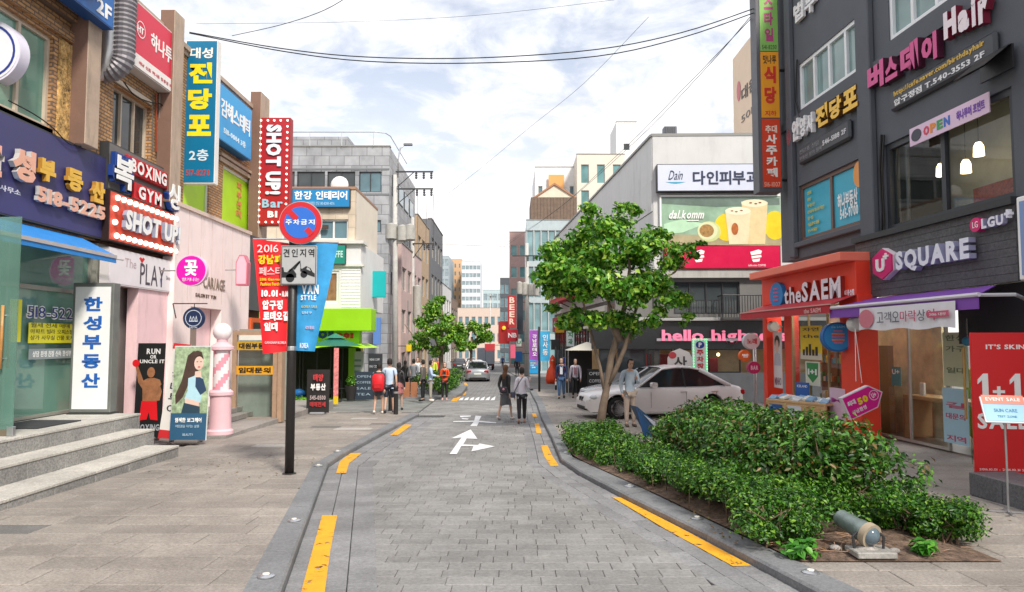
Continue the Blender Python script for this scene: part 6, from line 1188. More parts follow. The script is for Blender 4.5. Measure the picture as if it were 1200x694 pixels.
# little lectern sign
p = G(1182, 601, KH); t = thing('lectern_stand', 'slim steel stand with a tilted pale blue notice and coral header', 'sign stand', (p.x, p.y, gz(0, p.y) + KH + .004), math.radians(-20)); 
MB().box(-.22, .22, -.012, .012, 0, .02).box(-.012, .012, -.2, .2, 0, .02).build('base', STEEL, t); MB().tube([(0, 0, .01), (0, 0, 1.22)], .013, 8).build('post', STEEL, t)
T = Matrix.Translation((0, -.05, 1.22)) @ Matrix.Rotation(math.radians(-42), 4, 'X'); mb = MB(); mb.T = T; mb.bbox(-.24, .24, 0, .02, -.17, .22, .004); pn = mb.build('tray', solid('cfd6dc'), t); mb = MB(); mb.T = T; mb.box(-.22, .22, -.005, -.001, -.15, .1); mb.build('notice', solid('9cc4dc'), t); mb = MB(); mb.T = T; mb.box(-.22, .22, -.005, -.001, .105, .24); mb.build('header', solid('e08a78'), t)
for s, a0, a1, z0, z1, c in (('EVENT SALE', -.18, .18, .15, .2, 'ffffff'), ('SKIN CARE', -.12, .12, -.02, .03, '4a8aa8'), ('TEST ZONE', -.1, .1, -.1, -.07, '4a8aa8')):
    for o in letters(t, s, a0, a1, z0, z1, -.006, solid(c), .0, .003): o.rotation_euler = T.to_euler(); o.location = T.to_translation()
# hanging pink arrow sign
p = D(1012, 470, 14.6); t = thing('pink_arrow_sign', 'magenta arrow shaped sign hanging on a string in front of the red pier', 'sign', p, math.radians(4)); t.rotation_euler = (0, math.radians(-24), math.radians(4))
pr = [(-.42, -.2), (.3, -.28), (.45, .0), (.33, .27), (-.4, .2)]; MB().prism([(-.40, -.24), (.22, -.24), (.44, 0), (.22, .24), (-.40, .24)], 0, .12).build('casing', solid('e2dce2'), t); MB().prism([(-.38, -.22), (.21, -.22), (.41, 0), (.21, .22), (-.38, .22)], -.006, -.001).build('face', mat('hot_magenta', (.75, .01, .28), .4, .05), t)
letters(t, '50', -.12, .1, -.04, .1, -.007, solid('f0d820'), .06, .006, True); letters(t, '최대', -.34, -.16, .02, .12, -.007, WHITE, .03, .004); letters(t, '상담환영', -.32, -.0, -.16, -.08, -.007, WHITE, .02, .004); ring(.09, .1, WHITE, -.009)(t); t.children[-1].location = (.24, 0, .02); letters(t, 'U+', .19, .29, -.03, .07, -.007, WHITE, .03, .004)
e = D(1002, 385, 14.7); lo = Vector(p); mi = t.matrix_basis.inverted(); pts = [mi @ Vector(e), (-.1, .05, .24)]; 
tt = thing('sign_string', 'thin white string holding the magenta arrow sign', 'string', (0, 0, 0)); MB().tube([tuple(e), tuple(D(1003, 447, 14.65))], .006, 5).tube([tuple(e), tuple(D(1010, 449, 14.65))], .006, 5).build('cord', WHITE, tt)
# ---- red cosmetics shop
FS2 = Fr((7.67 - .45, 20.5, 0), FR.rz); redw = mat('shop_red', (.82, .05, .02), .5, .07, 1.4, dirt=.1); slab = mat('salmon_slab', (.88, .20, .13), .55, .07, 1.4)
t = fthing('cosmetics_shop', 'red cosmetics shop with salmon canopy slab built against the charcoal building', 'shop', FS2)
A = FS2.box(893, 330, 362, 1001, 304, 341); uL, uR = A[0], FS2.uv(1003, 330)[0]; zt = A[3]; zb = A[2]
MB().bbox(uL, uR, 0, .45, zb, zt, .01).build('fascia', redw, t); s0 = FS2.box(878, 319, 331, 1000, 291, 303, -.35); MB().bbox(s0[0], uR, -.35, .44, zt + .003, zt + .2, .015).build('canopy_slab', slab, t)
a = FS2.box(918, 336, 357, 985, 322, 349, -.1); lt = solid('e9e6f0'); um = a[0] + (a[1] - a[0]) * .36; letters(t, 'the', a[0], um - .08, a[2], a[3] - .06, -.002, lt, .025, .08, True, solid('8a1f16')); letters(t, 'SAEM', um, a[1], a[2], a[3], -.002, lt, .035, .1, True, solid('8a1f16'))
u0, u1, v0, v1 = FS2.box(990, 341, 348, 1001, 338, 345, 0); letters(t, '더샘', u0, u1, v0, v1, -.001, lt, .02, .01)
u0, u1, v0, v1 = FS2.box(903, 332, 362, 918, 330, 360, -.1); cu, cz = (u0 + u1) / 2, (v0 + v1) / 2; MB().prism(ell(cu, cz, (u1 - u0) / 2, (v1 - v0) / 2, 28), -.12, -.002).build('round_logo', solid('1d7fc4'), t)
for k in range(4): MB().box(cu - .14, cu + .14, -.135, -.121, cz - .16 + k * .1, cz - .11 + k * .1).build('logo_bar', solid('c05a8a'), t)
# awning below the fascia
aw = FS2.box(886, 363, 378, 985, 347, 362, -.6); MB().add([(uL, -.0, zb - .01), (uR, 0, zb - .01), (uR, -.6, zb - .22), (uL - .1, -.6, zb - .22), (uL, 0, zb - .03), (uR, 0, zb - .03), (uR, -.6, zb - .24), (uL - .1, -.6, zb - .24)], [(0, 1, 2, 3), (4, 7, 6, 5)]).build('awning', mat('crimson_cloth', (.48, .015, .03), .6, .1, 3), t); MB().box(uL - .1, uR, -.61, -.59, zb - .4, zb - .23).build('valance', _M['crimson_cloth'], t); MB().box(uL - .1, uR, -.63, -.58, zb - .225, zb - .2).build('awning_bar', solid('d8a8a0'), t)
letters(t, 'the SAEM', uR - 1.2, uR - .4, zb - .37, zb - .27, -.612, solid('e8c8c8'), .0, .004)
fz2 = gz(0, 20) + .05; MB().bbox(uL, uL + .25, 0, .45, fz2 - .2, zb, .01).bbox(uL + .85, uL + 1.35, .25, .44, fz2 - .2, zb, .01).build('red_pier', redw, t); u9 = FS2.uv(986, 450)[0]; MB().bbox(u9, uR + .05, -.0, .44, fz2 - .2, zb, .01).build('red_pier', redw, t)
uw0 = uL + 1.4; window(t, uw0, u9 - .02, fz2 + .4, zb - .02, .2, mat('brass_frame', (.4, .32, .18), .4, .1, 4, metal=.4), GC, 3, 1, .05, .06, name='shop_window'); MB().box(uL, uR, 1.9, 2.0, -.7, zb + .3).build('back_wall', mat('bright_interior', (.75, .62, .40), .8, .4, 1.6), t)
MB().box(uL, uR, .45, 1.9, zb + .2, zb + .25).build('ceiling', WHITE, t)
for i in range(4): MB().ball((uL + .8 + i * 1.1, .9, zb + .05), .1, 8, 6).build('lamp', mat('white_lamp', (1, .93, .8), .4, 0, emit=40), t)
for i in range(3):
    sh = MB().box(uw0 + i * .95, uw0 + i * .95 + .85, 1.0, 1.35, fz2, fz2 + 2.2).build('shelf_unit', solid('8a5a34'), t)
    for k in range(4):
        for j in range(7): MB().box(uw0 + i * .95 + .05 + j * .11, uw0 + i * .95 + .13 + j * .11, 0.92, 1.0, fz2 + .3 + k * .48, fz2 + .3 + k * .48 + random.uniform(.12, .24)).build('product', solid(random.choice(('d8d0c0', 'b83a3a', 'e0b040', '4a7a9a', 'e8e8e8', 'c86a3a', '5a8a4a'))), sh)
A2 = FS2.box(897, 389, 455, 912, 389, 455, -.05); 
tt = poster('wall_poster', 'white poster with a dark haired face on the red left pier of the cosmetics shop', FS2, (uL + .27, uL + .82, A2[2], A2[3]), .18, solid('dcdcde'), ['', '', '', 'MINHO'], solid('8a6a7a')); W_, H = .55, A2[3] - A2[2]
shapes(tt, Matrix(), [('printed_hair', ell(W_ * .5, H * .82, W_ * .3, H * .12), mat('print_hair2', (.03, .025, .02), .5)), ('printed_face', ell(W_ * .48, H * .74, W_ * .2, H * .12), mat('print_face2', (.72, .5, .42), .5, .1)), ('printed_shirt', [(W_ * .1, H * .4), (W_ * .9, H * .4), (W_ * .8, H * .6), (W_ * .5, H * .64), (W_ * .2, H * .6)], solid('b8bcc8'))], -.002)
A3 = FS2.box(938, 383, 422, 963, 381, 421, .1); tt = poster('window_poster', 'yellow poster with dark bottles in the cosmetics shop window', FS2, A3, .1, solid('e8c81a'), ['자연', 'the', '', '', ''], solid('4a3a10')); W_, H = A3[1] - A3[0], A3[3] - A3[2]
shapes(tt, Matrix(), [('printed_floor', [(0, 0), (W_, 0), (W_, H * .2), (0, H * .2)], solid('cfc8b8'))] + [('printed_bottle', [(W_ * (.12 + .15 * i), H * .12), (W_ * (.22 + .15 * i), H * .12), (W_ * (.22 + .15 * i), H * (.3 + .08 * (i % 3))), (W_ * (.12 + .15 * i), H * (.3 + .08 * (i % 3)))], solid('2c1c18')) for i in range(5)], -.002)
A4 = FS2.box(944, 424, 452, 961, 424, 452, .1); tt = poster('window_poster', 'white poster with a green shield reading 1+1 below the yellow poster', FS2, A4, .1, solid('d8d8c8'), [''], solid('4a3a10')); W_, H = A4[1] - A4[0], A4[3] - A4[2]; shapes(tt, Matrix(), [('shield', [(W_ * .1, H * .95), (W_ * .9, H * .95), (W_ * .85, H * .4), (W_ * .5, H * .12), (W_ * .15, H * .4)], solid('2f8a4a'))], -.002); letters(tt, '1+1', W_ * .2, W_ * .8, H * .45, H * .7, -.008, WHITE, .04, .004, True)
A5 = FS2.box(972, 455, 492, 990, 455, 494, -.02); poster('wall_poster', 'pale pink leaflet sheet low on the red right pier', FS2, A5, -.012, solid('d8b8cc'), ['', 'M', '', ''], solid('a83a8a')); A6 = FS2.box(937, 466, 484, 968, 466, 486, .1)
tt = poster('wall_poster', 'brown strip with two red round discount stickers below the shop window', FS2, A6, .12, solid('4a2418'), [''], WHITE); W_, H = A6[1] - A6[0], A6[3] - A6[2]; shapes(tt, Matrix(), [('sticker', ell(W_ * .18, H * .7, .14, .14), solid('c8222a')), ('sticker', ell(W_ * .8, H * .7, .14, .14), solid('c8222a'))], -.002); letters(tt, '50', W_ * .18 - .08, W_ * .18 + .08, H * .7 - .05, H * .7 + .05, -.012, WHITE, .03, .003); letters(tt, '50', W_ * .8 - .08, W_ * .8 + .08, H * .7 - .05, H * .7 + .05, -.012, WHITE, .03, .003)
# projecting round blue sign
p = D(982, 395, 16.2); t = thing('round_blue_sign', 'round blue lightbox sign with striped emblem in front of the cosmetics shop', 'sign', p, math.radians(-8)); MB().disc((0, 0), .33, 0, .24, 36).build('casing', solid('1468ac'), t, 40); MB().disc((0, 0), .29, -.012, -.001, 36).build('face', solid('2484c4'), t)
for k in range(5): wv = .13 if k in (1, 2, 3) else .09; MB().bbox(-wv, wv, -.024, -.013, -.15 + k * .065, -.11 + k * .065, .004).build('emblem_bar', solid('e07a3a' if k % 2 else 'b86a8a'), t)
letters(t, 'the SAEM', -.14, .14, .2, .25, -.013, solid('9cd0ec'), .0, .004); MB().tube([(.33, .12, 0), (.62, .2, 0)], .03, 6).build('arm', STEEL, t)
p = D(1003, 380, 15.2); t = thing('globe_wall_lamp', 'white round lamp disc beside the purple awning banner', 'lamp', p); MB().lathe([(.0001, -.08), (.12, -.07), (.16, 0), (.16, .1), (.1, .16), (.0001, .16)], n=16, axis='y').build('lens', solid('d2d2ce'), t, 40); MB().tube([(0, .14, 0), (.5, .3, 0)], .02, 6).build('arm', STEEL, t)
p = D(907, 383, 19.5); t = thing('globe_wall_lamp', 'small white wall lamp above the portrait poster on the red pier', 'lamp', p); MB().lathe([(.0001, -.08), (.12, -.07), (.15, 0), (.15, .1), (.0001, .14)], n=16, axis='y').build('lens', solid('d2d2ce'), t, 40); MB().tube([(0, .1, 0), (.3, .2, 0)], .02, 6).build('arm', STEEL, t)
# goods table
FT = Fr(tuple(D(897, 455, 18.3).xy) + (gz(0, 18) + KH,), FR.rz + math.radians(25)); t = thing('goods_table', 'pale wooden display counter with brochures outside the cosmetics shop', 'table', FT.loc, FT.rz); oak2 = mat('pale_oak', (.62, .40, .20), .5, .1, 5)
MB().bbox(0, 1.75, 0, .6, .74, .8, .01).build('top', oak2, t); [MB().bbox(x, x + .06, y, y + .06, 0, .738, .005).build('leg', oak2, t) for x in (0, .56, 1.13, 1.69) for y in (0, .54)]; MB().box(.06, 1.69, .02, .04, .05, .735).build('front_panel', oak2, t)
for i, c in enumerate(('2a5a9a', 'd0d4da', 'c8a070')): MB().box(.1 + i * .56, .5 + i * .56, .005, .018, .15, .68).build('front_picture', solid(c), t)
for i in range(13): o = MB().bbox(-.09, .09, -.12, .12, 0, .05, .004).build('brochure_stack', solid(random.choice(('dfe6ea', 'cfe0ec', 'f0efe8', '8ab4d8'))), None); o.location = FT.m @ Vector((.12 + i * .125, .15 + (i % 3) * .15, .81 + .03 * (i % 2))); o.rotation_euler = (math.radians(18), 0, FT.rz + random.uniform(-.4, .4)); tag(o, ORD[i] + ' brochure stack from the far end of the display counter', 'brochures', 'brochure stacks on the display counter')
o = thing('counter_card', 'upright blue card standing at the back of the display counter', 'card', FT.m @ Vector((.7, .5, .8)), FT.rz); MB().box(-.2, .2, 0, .015, 0, .42).build('sheet', solid('2a5ca8'), o); letters(o, 'ICELAND'[:7], -.15, .15, .3, .36, -.001, WHITE, 0, .003); MB().box(-.2, .2, .015, .15, 0, .01).build('foot', solid('2a5ca8'), o)
# ------------------------------------------------------------------ planting
bark = mat('tree_bark', (.20, .15, .11), .9, .25, 6, bump=.8, bscale=35); twig = mat('twig', (.17, .11, .07), .9, .2, 8)
soil = speckle('soil', (.13, .085, .06), .5, 25, 0, .95, bump=.9)
gp = lambda x, y, h=0.0: (x, y, gz(x, y) + h)
def off(P, d, y0, y1, n=12):
    out = []
    for i in range(n + 1): y = y0 + (y1 - y0) * i / n; out.append((interp(P, y) + d, y))
    return out
bedL = off(RO, .015, 6.82, 16.4); bedR = [(4.52, 6.85), (4.45, 9), (4.3, 12), (3.9, 14.5), (2.6, 16.4)]
mb = MB(); n_ = len(bedL)
for i in range(n_):
    y = bedL[i][1]; a = bedL[i][0]; b = interp(bedR, y)
    for j in range(9): x = a + (b - a) * j / 8; mb.v.append((x, y, gz(x, y) + KH + .012 + (.05 + .05 * mnoise.noise(Vector((x * 4, y * 4, 0)))) * (1 if 0 < j < 8 and 0 < i < n_ - 1 else 0)))
    if i:
        for j in range(8): k = i * 9 + j; mb.f.append((k - 9, k - 8, k + 1, k)); mb.m.append(0)
mb.build('planting_bed', soil, None, True, kind='structure')
lbig = leafmat('bush_leaf', ['143610', '234f14', '33681c', '478026', '6c9a34', '2c5018', '7a5c2c']); lhed = leafmat('hedge_leaf', ['15380a', '224f0e', '336814', '4c821e', '7ca030']); ltree = leafmat('tree_leaf', ['28560f', '3c781a', '589624', '80b436', 'a8c44a'])
def plant(name, label, cat, base, centers, n, size, m, stems, group=None, **kw):
    t = thing(name, label, cat, base, 0, group); c = [(x - base[0], y - base[1], z - base[2], a, b, c_) for x, y, z, a, b, c_ in centers]
    leafobj('foliage', c, n, size, m, t, **kw)
    mb = MB()
    for s in stems: mb.tube([(p[0] - base[0], p[1] - base[1], p[2] - base[2]) for p in s[0]], s[1], 5)
    if mb.f: mb.build('stems', twig, t, True, kind='stuff')
    return t
R_ = random.uniform
# big bush
cs = []; ste = []
for i in range(15):
    f = i / 14; y = 13.2 - 4.75 * f; xc = 3.45 + .3 * f; hw = .72 if f < .8 else .6
    for o in (-1, -.35, .35, 1):
        for h in (.22, .52, .80 if abs(o) < 1 else .66):
            x = xc + o * hw * (1 - .15 * (h > .6)) + R_(-.1, .1); yy = y + R_(-.12, .12); h = h * 1.16 + R_(-.07, .07) - .1 * (f < .1); cs.append((x, yy, gz(x, yy) + KH + h, R_(.24, .36), R_(.24, .36), R_(.18, .26)))
            if R_(0, 1) < .25: ste.append(([gp(x + R_(-.15, .15), yy, KH), gp(x + R_(-.1, .1), yy, KH + h * .6), gp(x, yy, KH + h + .2)], [.016, .012, .004]))
plant('large_bush', 'tall dense dark green bush in the planting bed on the right', 'bush', gp(3.4, 11, KH), cs, 40000, .075, lbig, ste, shell=.55, up=.6)
# low hedge along the kerb, shrub by shrub
hy = [16.0, 15.1, 14.1, 13.1, 12.1, 11.1, 10.2, 9.4, 8.7, 8.1]
wh = ['far end by the blue board', 'second from the far end', 'bend of the kerb', 'just past the bend of the kerb', 'left foot of the large bush', 'middle of the large bush', 'beside the bush middle', 'near half of the large bush', 'near end of the large bush', 'left of the weeds by the kerb', 'left of the fallen spotlight']
for i, y in enumerate(hy):
    x0 = interp(RO, y) + .34; cs = []; ste = []
    for k in range(16): x = x0 + R_(-.25, .75); yy = y + R_(-.55, .55); h = R_(.10, .36) + (.12 if y < 9.5 else 0); cs.append((x, yy, gz(x, yy) + KH + h, R_(.2, .3), R_(.22, .34), R_(.13, .2)))
    for k in range(12): x = x0 + R_(-.3, .4); yy = y + R_(-.5, .5); ste.append(([gp(x, yy, KH), gp(x + R_(-.12, .12), yy + R_(-.1, .1), KH + .3)], [.008, .003]))
    plant('hedge_shrub', 'low light green hedge shrub in the kerb row, ' + wh[i], 'shrub', gp(x0, y, KH), cs, 4200 if y > 12 else 6500, .048 if y < 12 else .062, lhed, ste, 'low hedge along the right kerb', shell=.45, up=.8)
for i, (x, y, r, h, lab) in enumerate(((3.75, 8.6, .42, .42, 'spreading green shrub behind the fallen spotlight'), (4.15, 7.8, .36, .42, 'open twiggy shrub right of the fallen spotlight'), (4.42, 7.55, .24, .3, 'small shrub with bare twigs at the right corner of the bed'), (2.66, 7.45, .32, .40, 'bright green shrub left of the fallen spotlight'))):
    cs = [(x + R_(-r, r), y + R_(-r, r), gz(x, y) + KH + R_(.12, h + .06), R_(.15, .25), R_(.15, .25), R_(.09, .16)) for k in range(18)]; ste = [([gp(x + R_(-.15, .15), y + R_(-.15, .15), KH), gp(x + R_(-r, r) * .6, y + R_(-r, r) * .6, KH + h * .5), gp(x + R_(-r, r) * 1.2, y + R_(-r, r), KH + h)], [.014, .009, .003]) for k in range(24)]
    plant('twiggy_shrub', lab, 'shrub', gp(x, y, KH), cs, 5200, .046, lhed, ste, shell=.4, up=.7)
for x, y, s_, lab in ((2.72, 6.98, .2, 'low bright green leafy weed at the near kerb corner of the bed'), (3.9, 7.0, .12, 'tiny weed on the bare soil right of the spotlight'), (2.95, 9.3, .22, 'pale broad leaved weed growing among the hedge shrubs')):
    h0 = .35 if y > 9 else 0
    plant('weed', lab, 'weed', gp(x, y, KH), [(x, y, gz(x, y) + KH + .09 + h0, s_, s_, .09)], 110, .11, leafmat('weed_leaf', ['2c6a14', '448a22', '6aa838']), [], shell=.2, up=1.5)
mb = MB()
for i in range(60):
    x = R_(2.6, 4.4); y = R_(6.95, 7.7); a = R_(0, 6.3); l = R_(.05, .3); mb.tube([gp(x, y, KH + .06), gp(x + l * math.cos(a), y + l * math.sin(a), KH + R_(.05, .12))], .004, 4)
tag(mb.build('dry_twigs', mat('dry_twig', (.33, .2, .13), .9)), 'dry brown twigs and stalks scattered on the soil', 'twigs', kind='stuff')
for i, (x, y, s_, lab) in enumerate(((3.35, 6.98, .1, 'grey stone'), (3.1, 7.1, .05, 'small round stone beside the weed'), (3.62, 7.0, .045, 'little stone on the bare soil'))):
    o = MB().ball((0, 0, 0), s_, 9, 6, sc=(1.2, 1, .6)).build('stone', speckle('stone', (.3, .28, .26), .3, 40, .1), None, True, loc=gp(x, y, KH + .06)); tag(o, lab + ' lying in the planting bed', 'stone')
o = leafobj('leaf_litter', [(3.3, 7.6, gz(0, 7.6) + KH + .07, 1.0, .7, .015), (2.3, 9, gz(0, 9) + KH + .05, .3, 1.6, .04), (5.2, 8.5, gz(0, 8.5) + KH + .004, 1, 1.5, .004), (-4.5, 12, gz(0, 12) + KH + .004, 1.5, 2.5, .02)], 420, .05, leafmat('dry_leaf', ['5a3a1c', '7a5a2a', '3c4a1c', '8a7a4a']), None, up=4, fold=.1)
tag(o, 'small dry fallen leaves scattered over the soil and pavement', 'leaf litter')
# fallen spotlight on its concrete pad
p = G(1015, 655, KH); t = thing('garden_spotlight', 'grey green cylindrical garden spotlight tipped over on its concrete pad', 'lamp', gp(3.36, 6.98, KH)); gm2 = mat('weathered_bronze', (.20, .25, .24), .45, .3, 7, metal=.4, bump=.3)
T = Matrix.Translation((.0, .02, .22)) @ Matrix.Rotation(math.radians(22), 4, 'Z') @ Matrix.Rotation(math.radians(104), 4, 'X')
mb = MB(); mb.T = T; mb.lathe([(.0001, -.36), (.06, -.35), (.085, -.32), (.09, -.1), (.10, -.09), (.105, .0), (.09, .01)], n=24); mb.build('housing', gm2, t, 50)
mb = MB(); mb.T = T; mb.lathe([(.095, -.0), (.115, .0), (.115, .065), (.097, .065)], n=24); mb.build('rim', mat('tan_rim', (.34, .28, .2), .7), t, 50); mb = MB(); mb.T = T; mb.lathe([(.095, .04), (.082, .08), (.047, .115), (.0001, .125)], n=24); mb.build('lens', mat('lens_grey', (.10, .14, .17), .15), t, 50)
MB().tube([(.13, -.02, 0), (.14, -.02, .2), (.1, 0, .24)], .012, 6).tube([(-.13, -.02, 0), (-.14, 0, .2), (-.1, 0, .24)], .012, 6).build('yoke', DARKMETAL, t); MB().bbox(-.17, .2, -.16, .12, .03, .09, .01).build('pad', speckle('pad_concrete', (.3, .29, .27), .2, 50, 0), t)
# ------------------------------------------------------------------ trees
def tree(name, label, base, paths, crowns, n, size, m=ltree, group=None, **kw):
    t = thing(name, label, 'tree', base, 0, group); L0 = lambda p: (p[0] - base[0], p[1] - base[1], p[2] - base[2])
    MB().tube([L0(p) for p in paths[0][0]], paths[0][1], 9).build('trunk', bark, t, True)
    for pth, r in paths[1:]: MB().tube([L0(p) for p in pth], r, 6).build('branch', bark, t, True)
    leafobj('crown', [(*L0(c[:3]), *c[3:]) for c in crowns], n, size, m, t, **kw); return t
yT = 18.4; B = lambda px, py, dy=0: tuple(D(px, py, yT + dy)); b0 = G(706, 508, KH); base = (b0.x, yT, gz(0, yT) + KH - .05)
cl = [(665, 300, 30), (648, 328, 20), (698, 272, 28), (722, 258, 24), (756, 283, 26), (790, 300, 16), (678, 348, 26), (716, 322, 34), (757, 335, 30), (790, 352, 17), (700, 375, 24), (738, 372, 24), (640, 300, 15), (808, 292, 10), (806, 375, 9), (648, 360, 10), (692, 250, 13), (735, 245, 15), (775, 318, 20), (668, 325, 24), (720, 292, 26), (770, 372, 13), (632, 318, 10), (700, 338, 26), (660, 375, 10), (775, 270, 12), (820, 288, 6), (762, 300, 20), (690, 300, 22), (742, 300, 26), (700, 318, 24), (738, 350, 22), (680, 372, 16), (655, 310, 18), (780, 340, 16)]
crs = []
for px, py, r in cl:
    for k in range(3): rr = r * yT / 850 * R_(.6, .95); x, y, z = B(px + R_(-.75, .75) * r, py + R_(-.65, .65) * r, R_(-1.2, 1.2) * r / 26); crs.append((x, y, z, rr, rr, rr * .7))
paths = [([base, B(707, 475), B(711, 455), B(716, 420), B(724, 392), B(733, 355), B(738, 315), B(736, 280)], [.125, .10, .09, .085, .08, .06, .04, .015]),
    ([B(711, 455), B(722, 432, -.1), B(732, 408, -.1), B(739, 380, -.2), B(752, 345, -.3), B(768, 315)], [.07, .065, .06, .045, .03, .012]), ([B(709, 462), B(703, 430), B(695, 400, .2), B(688, 372, .3), B(680, 340, .3), B(668, 310)], [.05, .045, .04, .035, .025, .012]),
    ([B(724, 392), B(712, 350, .4), B(704, 310, .5), B(700, 270, .4)], [.06, .045, .03, .012]), ([B(733, 355), B(760, 335, .5), B(790, 320, .6), B(812, 295, .5)], [.045, .035, .02, .008]), ([B(688, 372), B(665, 350, -.4), B(645, 330, -.5)], [.03, .02, .01]), ([B(738, 380), B(770, 372, .4), B(800, 372, .5)], [.03, .02, .008]),
    ([B(727, 400, -.05), B(722, 388, -.05), B(716, 378, -.05)], [.11, .12, .08]), ([B(735, 402, -.05), B(737, 386, -.05), B(735, 374, -.1)], [.11, .12, .07])]
tree('street_tree', 'broad leaved street tree with forked trunk standing at the end of the hedge', base, paths, crs, 17000, .15, aspect=.62, shell=.1, up=.35, fold=.35)
def stree(px, yy, gpy, cl, lab, n, size):
    base = gp((px - 600) / 850 * yy, yy, .05); BB = lambda a, b, dy=0: tuple(D(a, b, yy + dy)); crs = []
    for x_, y_, r in cl:
        for k in range(3): rr = r * yy / 850 * R_(.5, .75); x, y, z = BB(x_ + R_(-.5, .5) * r, y_ + R_(-.5, .5) * r, R_(-1, 1)); crs.append((x, y, z, rr, rr, rr * .7))
    tp = min(c[1] for c in cl); tree('street_tree', lab, base, [([base, BB(px, 420), BB(px + 1, 395), BB(px + 2, tp + 14)], [.14, .11, .09, .03]), ([BB(px, 415), BB(px - 9, 392), BB(px - 18, 380)], [.06, .05, .02]), ([BB(px, 412), BB(px + 10, 392), BB(px + 16, 378)], [.06, .05, .02])], crs, n, size, leafmat('yellow_green_leaf', ['2a5a12', '417a1a', '5e9a26', '86b436', 'aac850']), shell=.2, up=.5)
stree(517, 34.5, 466, [(510, 366, 16), (497, 378, 13), (525, 378, 15), (505, 395, 18), (527, 398, 16), (540, 385, 11), (493, 398, 10), (515, 350, 8), (540, 403, 10), (515, 412, 12)], 'light green street tree rising from the hedged island', 8000, .16)
stree(552, 56, 440, [(552, 384, 11), (562, 392, 12), (545, 396, 10), (568, 384, 7), (574, 395, 8), (556, 402, 9)], 'second street tree beyond the first one above the parked cars', 3500, .26)
stree(492, 48, 440, [(492, 396, 10), (486, 405, 8), (498, 404, 8)], 'small street tree left behind the hedged island', 1800, .22)
# hedged island
isl = [(-4.9, 32.4), (-3.1, 32.4), (-2.55, 33.2), (-2.4, 35), (-2.5, 41), (-3.3, 42), (-4.9, 42)]
MB().prism([(a, b) for a, b in isl], gz(0, 33) - .15, gz(0, 33) + .11, axis='z').build('island_kerb', km, None, kind='structure')
cs = [(R_(-4.3, -2.85), R_(33.2, 40), gz(0, 36) + R_(.35, .95), .4, .5, .3) for _ in range(40)]
plant('island_hedge', 'clipped green hedge filling the kerbed island under the first street tree', 'hedge', gp(-3.6, 36, .05), cs, 7000, .11, lhed, [], shell=.6)
mb = MB(); [mb.bbox(-4.85 + i * .33, -4.56 + i * .33, 32.5, 32.62, gz(0, 33) + .1, gz(0, 33) + .75, .01) for i in range(2)]; tag(mb.build('planter_panel', solid('a06a4a')), 'brown wooden planter panels at the corner of the hedged island', 'planter')
cs = [((350 - 600) / 850 * 29 + R_(-.8, 1.2), 29.5 + R_(-.5, .8), gz(0, 29) + .12, .3, .3, .12) for _ in range(14)]; plant('grass_patch', 'small patch of bright grass left of the black board stand', 'grass', gp(-8.2, 29.6, .05), cs, 2200, .09, leafmat('grass_blade', ['4a8a1c', '6ab02c', '9ad048']), [], up=1.5)
# ------------------------------------------------------------------ poles and street furniture
blackp = mat('black_pole_paint', (.022, .02, .02), .45, .2, 6, bump=.2, bscale=50)
p = G(339, 555.5, KH); yP = p.y; zg = p.z; t = thing('sign_pole', 'thick black steel pole carrying the no-parking sign near the left kerb', 'pole', (p.x, yP, zg)); zt = D(342, 245, yP).z - zg
MB().tube([(0, 0, 0), (0, 0, zt)], .073, 16).build('pole', blackp, t, True); MB().lathe([(.11, 0), (.11, .015), (.08, .02)], n=16).build('base_plate', blackp, t); MB().lathe([(.08, 0), (.082, .01), (.082, .06), (.08, .07)], (0, 0, D(339, 411, yP).z - zg), 16).build('clamp', STEEL, t)
c = D(352, 261, yP - .14); r = 24.5 * yP / 850; t = thing('no_parking_sign', 'round blue no-parking sign with red ring and slash on the black pole', 'road sign', c); MB().disc((0, 0), r + .012, .012, .03, 40).build('back_plate', ALU, t, 40)
MB().disc((0, 0), r, -.004, .011, 40).build('red_ring', solid('c41a26'), t); MB().disc((0, 0), r * .76, -.01, -.005, 36).build('blue_face', mat('sign_blue', (.02, .14, .58), .4, .04, 4), t); k = math.sqrt(.5) * r * .80; w_ = .05
w_ = .032; MB().prism([(-k - w_, k - w_), (-k + w_, k + w_), (-r * .16 + w_, r * .16 + w_), (-r * .16 - w_, r * .16 - w_)], -.014, -.0105).prism([(k + w_, -k + w_), (k - w_, -k - w_), (r * .3 - w_, -r * .3 - w_), (r * .3 + w_, -r * .3 + w_)], -.014, -.0105).build('slash', solid('c41a26'), t); 
for i, ch in enumerate('주차금지'): letters(t, ch, -.235 + i * .123, -.135 + i * .123, -.035, .05, -.0105, solid('e6ecf4'), .02, .004, True)
c = D(350, 311, yP - .13); hw, hh = 21 * yP / 850, 23 * yP / 850; t = thing('tow_zone_sign', 'grey square towing zone sign with black tow truck picture on the black pole', 'road sign', c)
MB().bbox(-hw, hw, 0, .025, -hh, hh, .008).build('plate', mat('grey_sign_plate', (.40, .41, .42), .55, .06, 8), t); bk = solid('1c1d20'); fr2 = MB(); e = .012
for x0, x1, z0, z1 in ((-hw + e, hw - e, hh - e - .008, hh - e), (-hw + e, hw - e, -hh + e, -hh + e + .008), (-hw + e, -hw + e + .008, -hh + e + .008, hh - e - .008), (hw - e - .008, hw - e, -hh + e + .008, hh - e - .008)): fr2.box(x0, x1, -.004, -.0005, z0, z1)
fr2.build('border', bk, t, kind='stuff')
for i, ch in enumerate('견인지역'): letters(t, ch, -hw * .86 + i * hw * .46, -hw * .86 + i * hw * .46 + hw * .34, hh * .42, hh * .84, -.0005, bk, .02, .004, True)
P = lambda *a: [(x * hw, z * hh) for x, z in a]
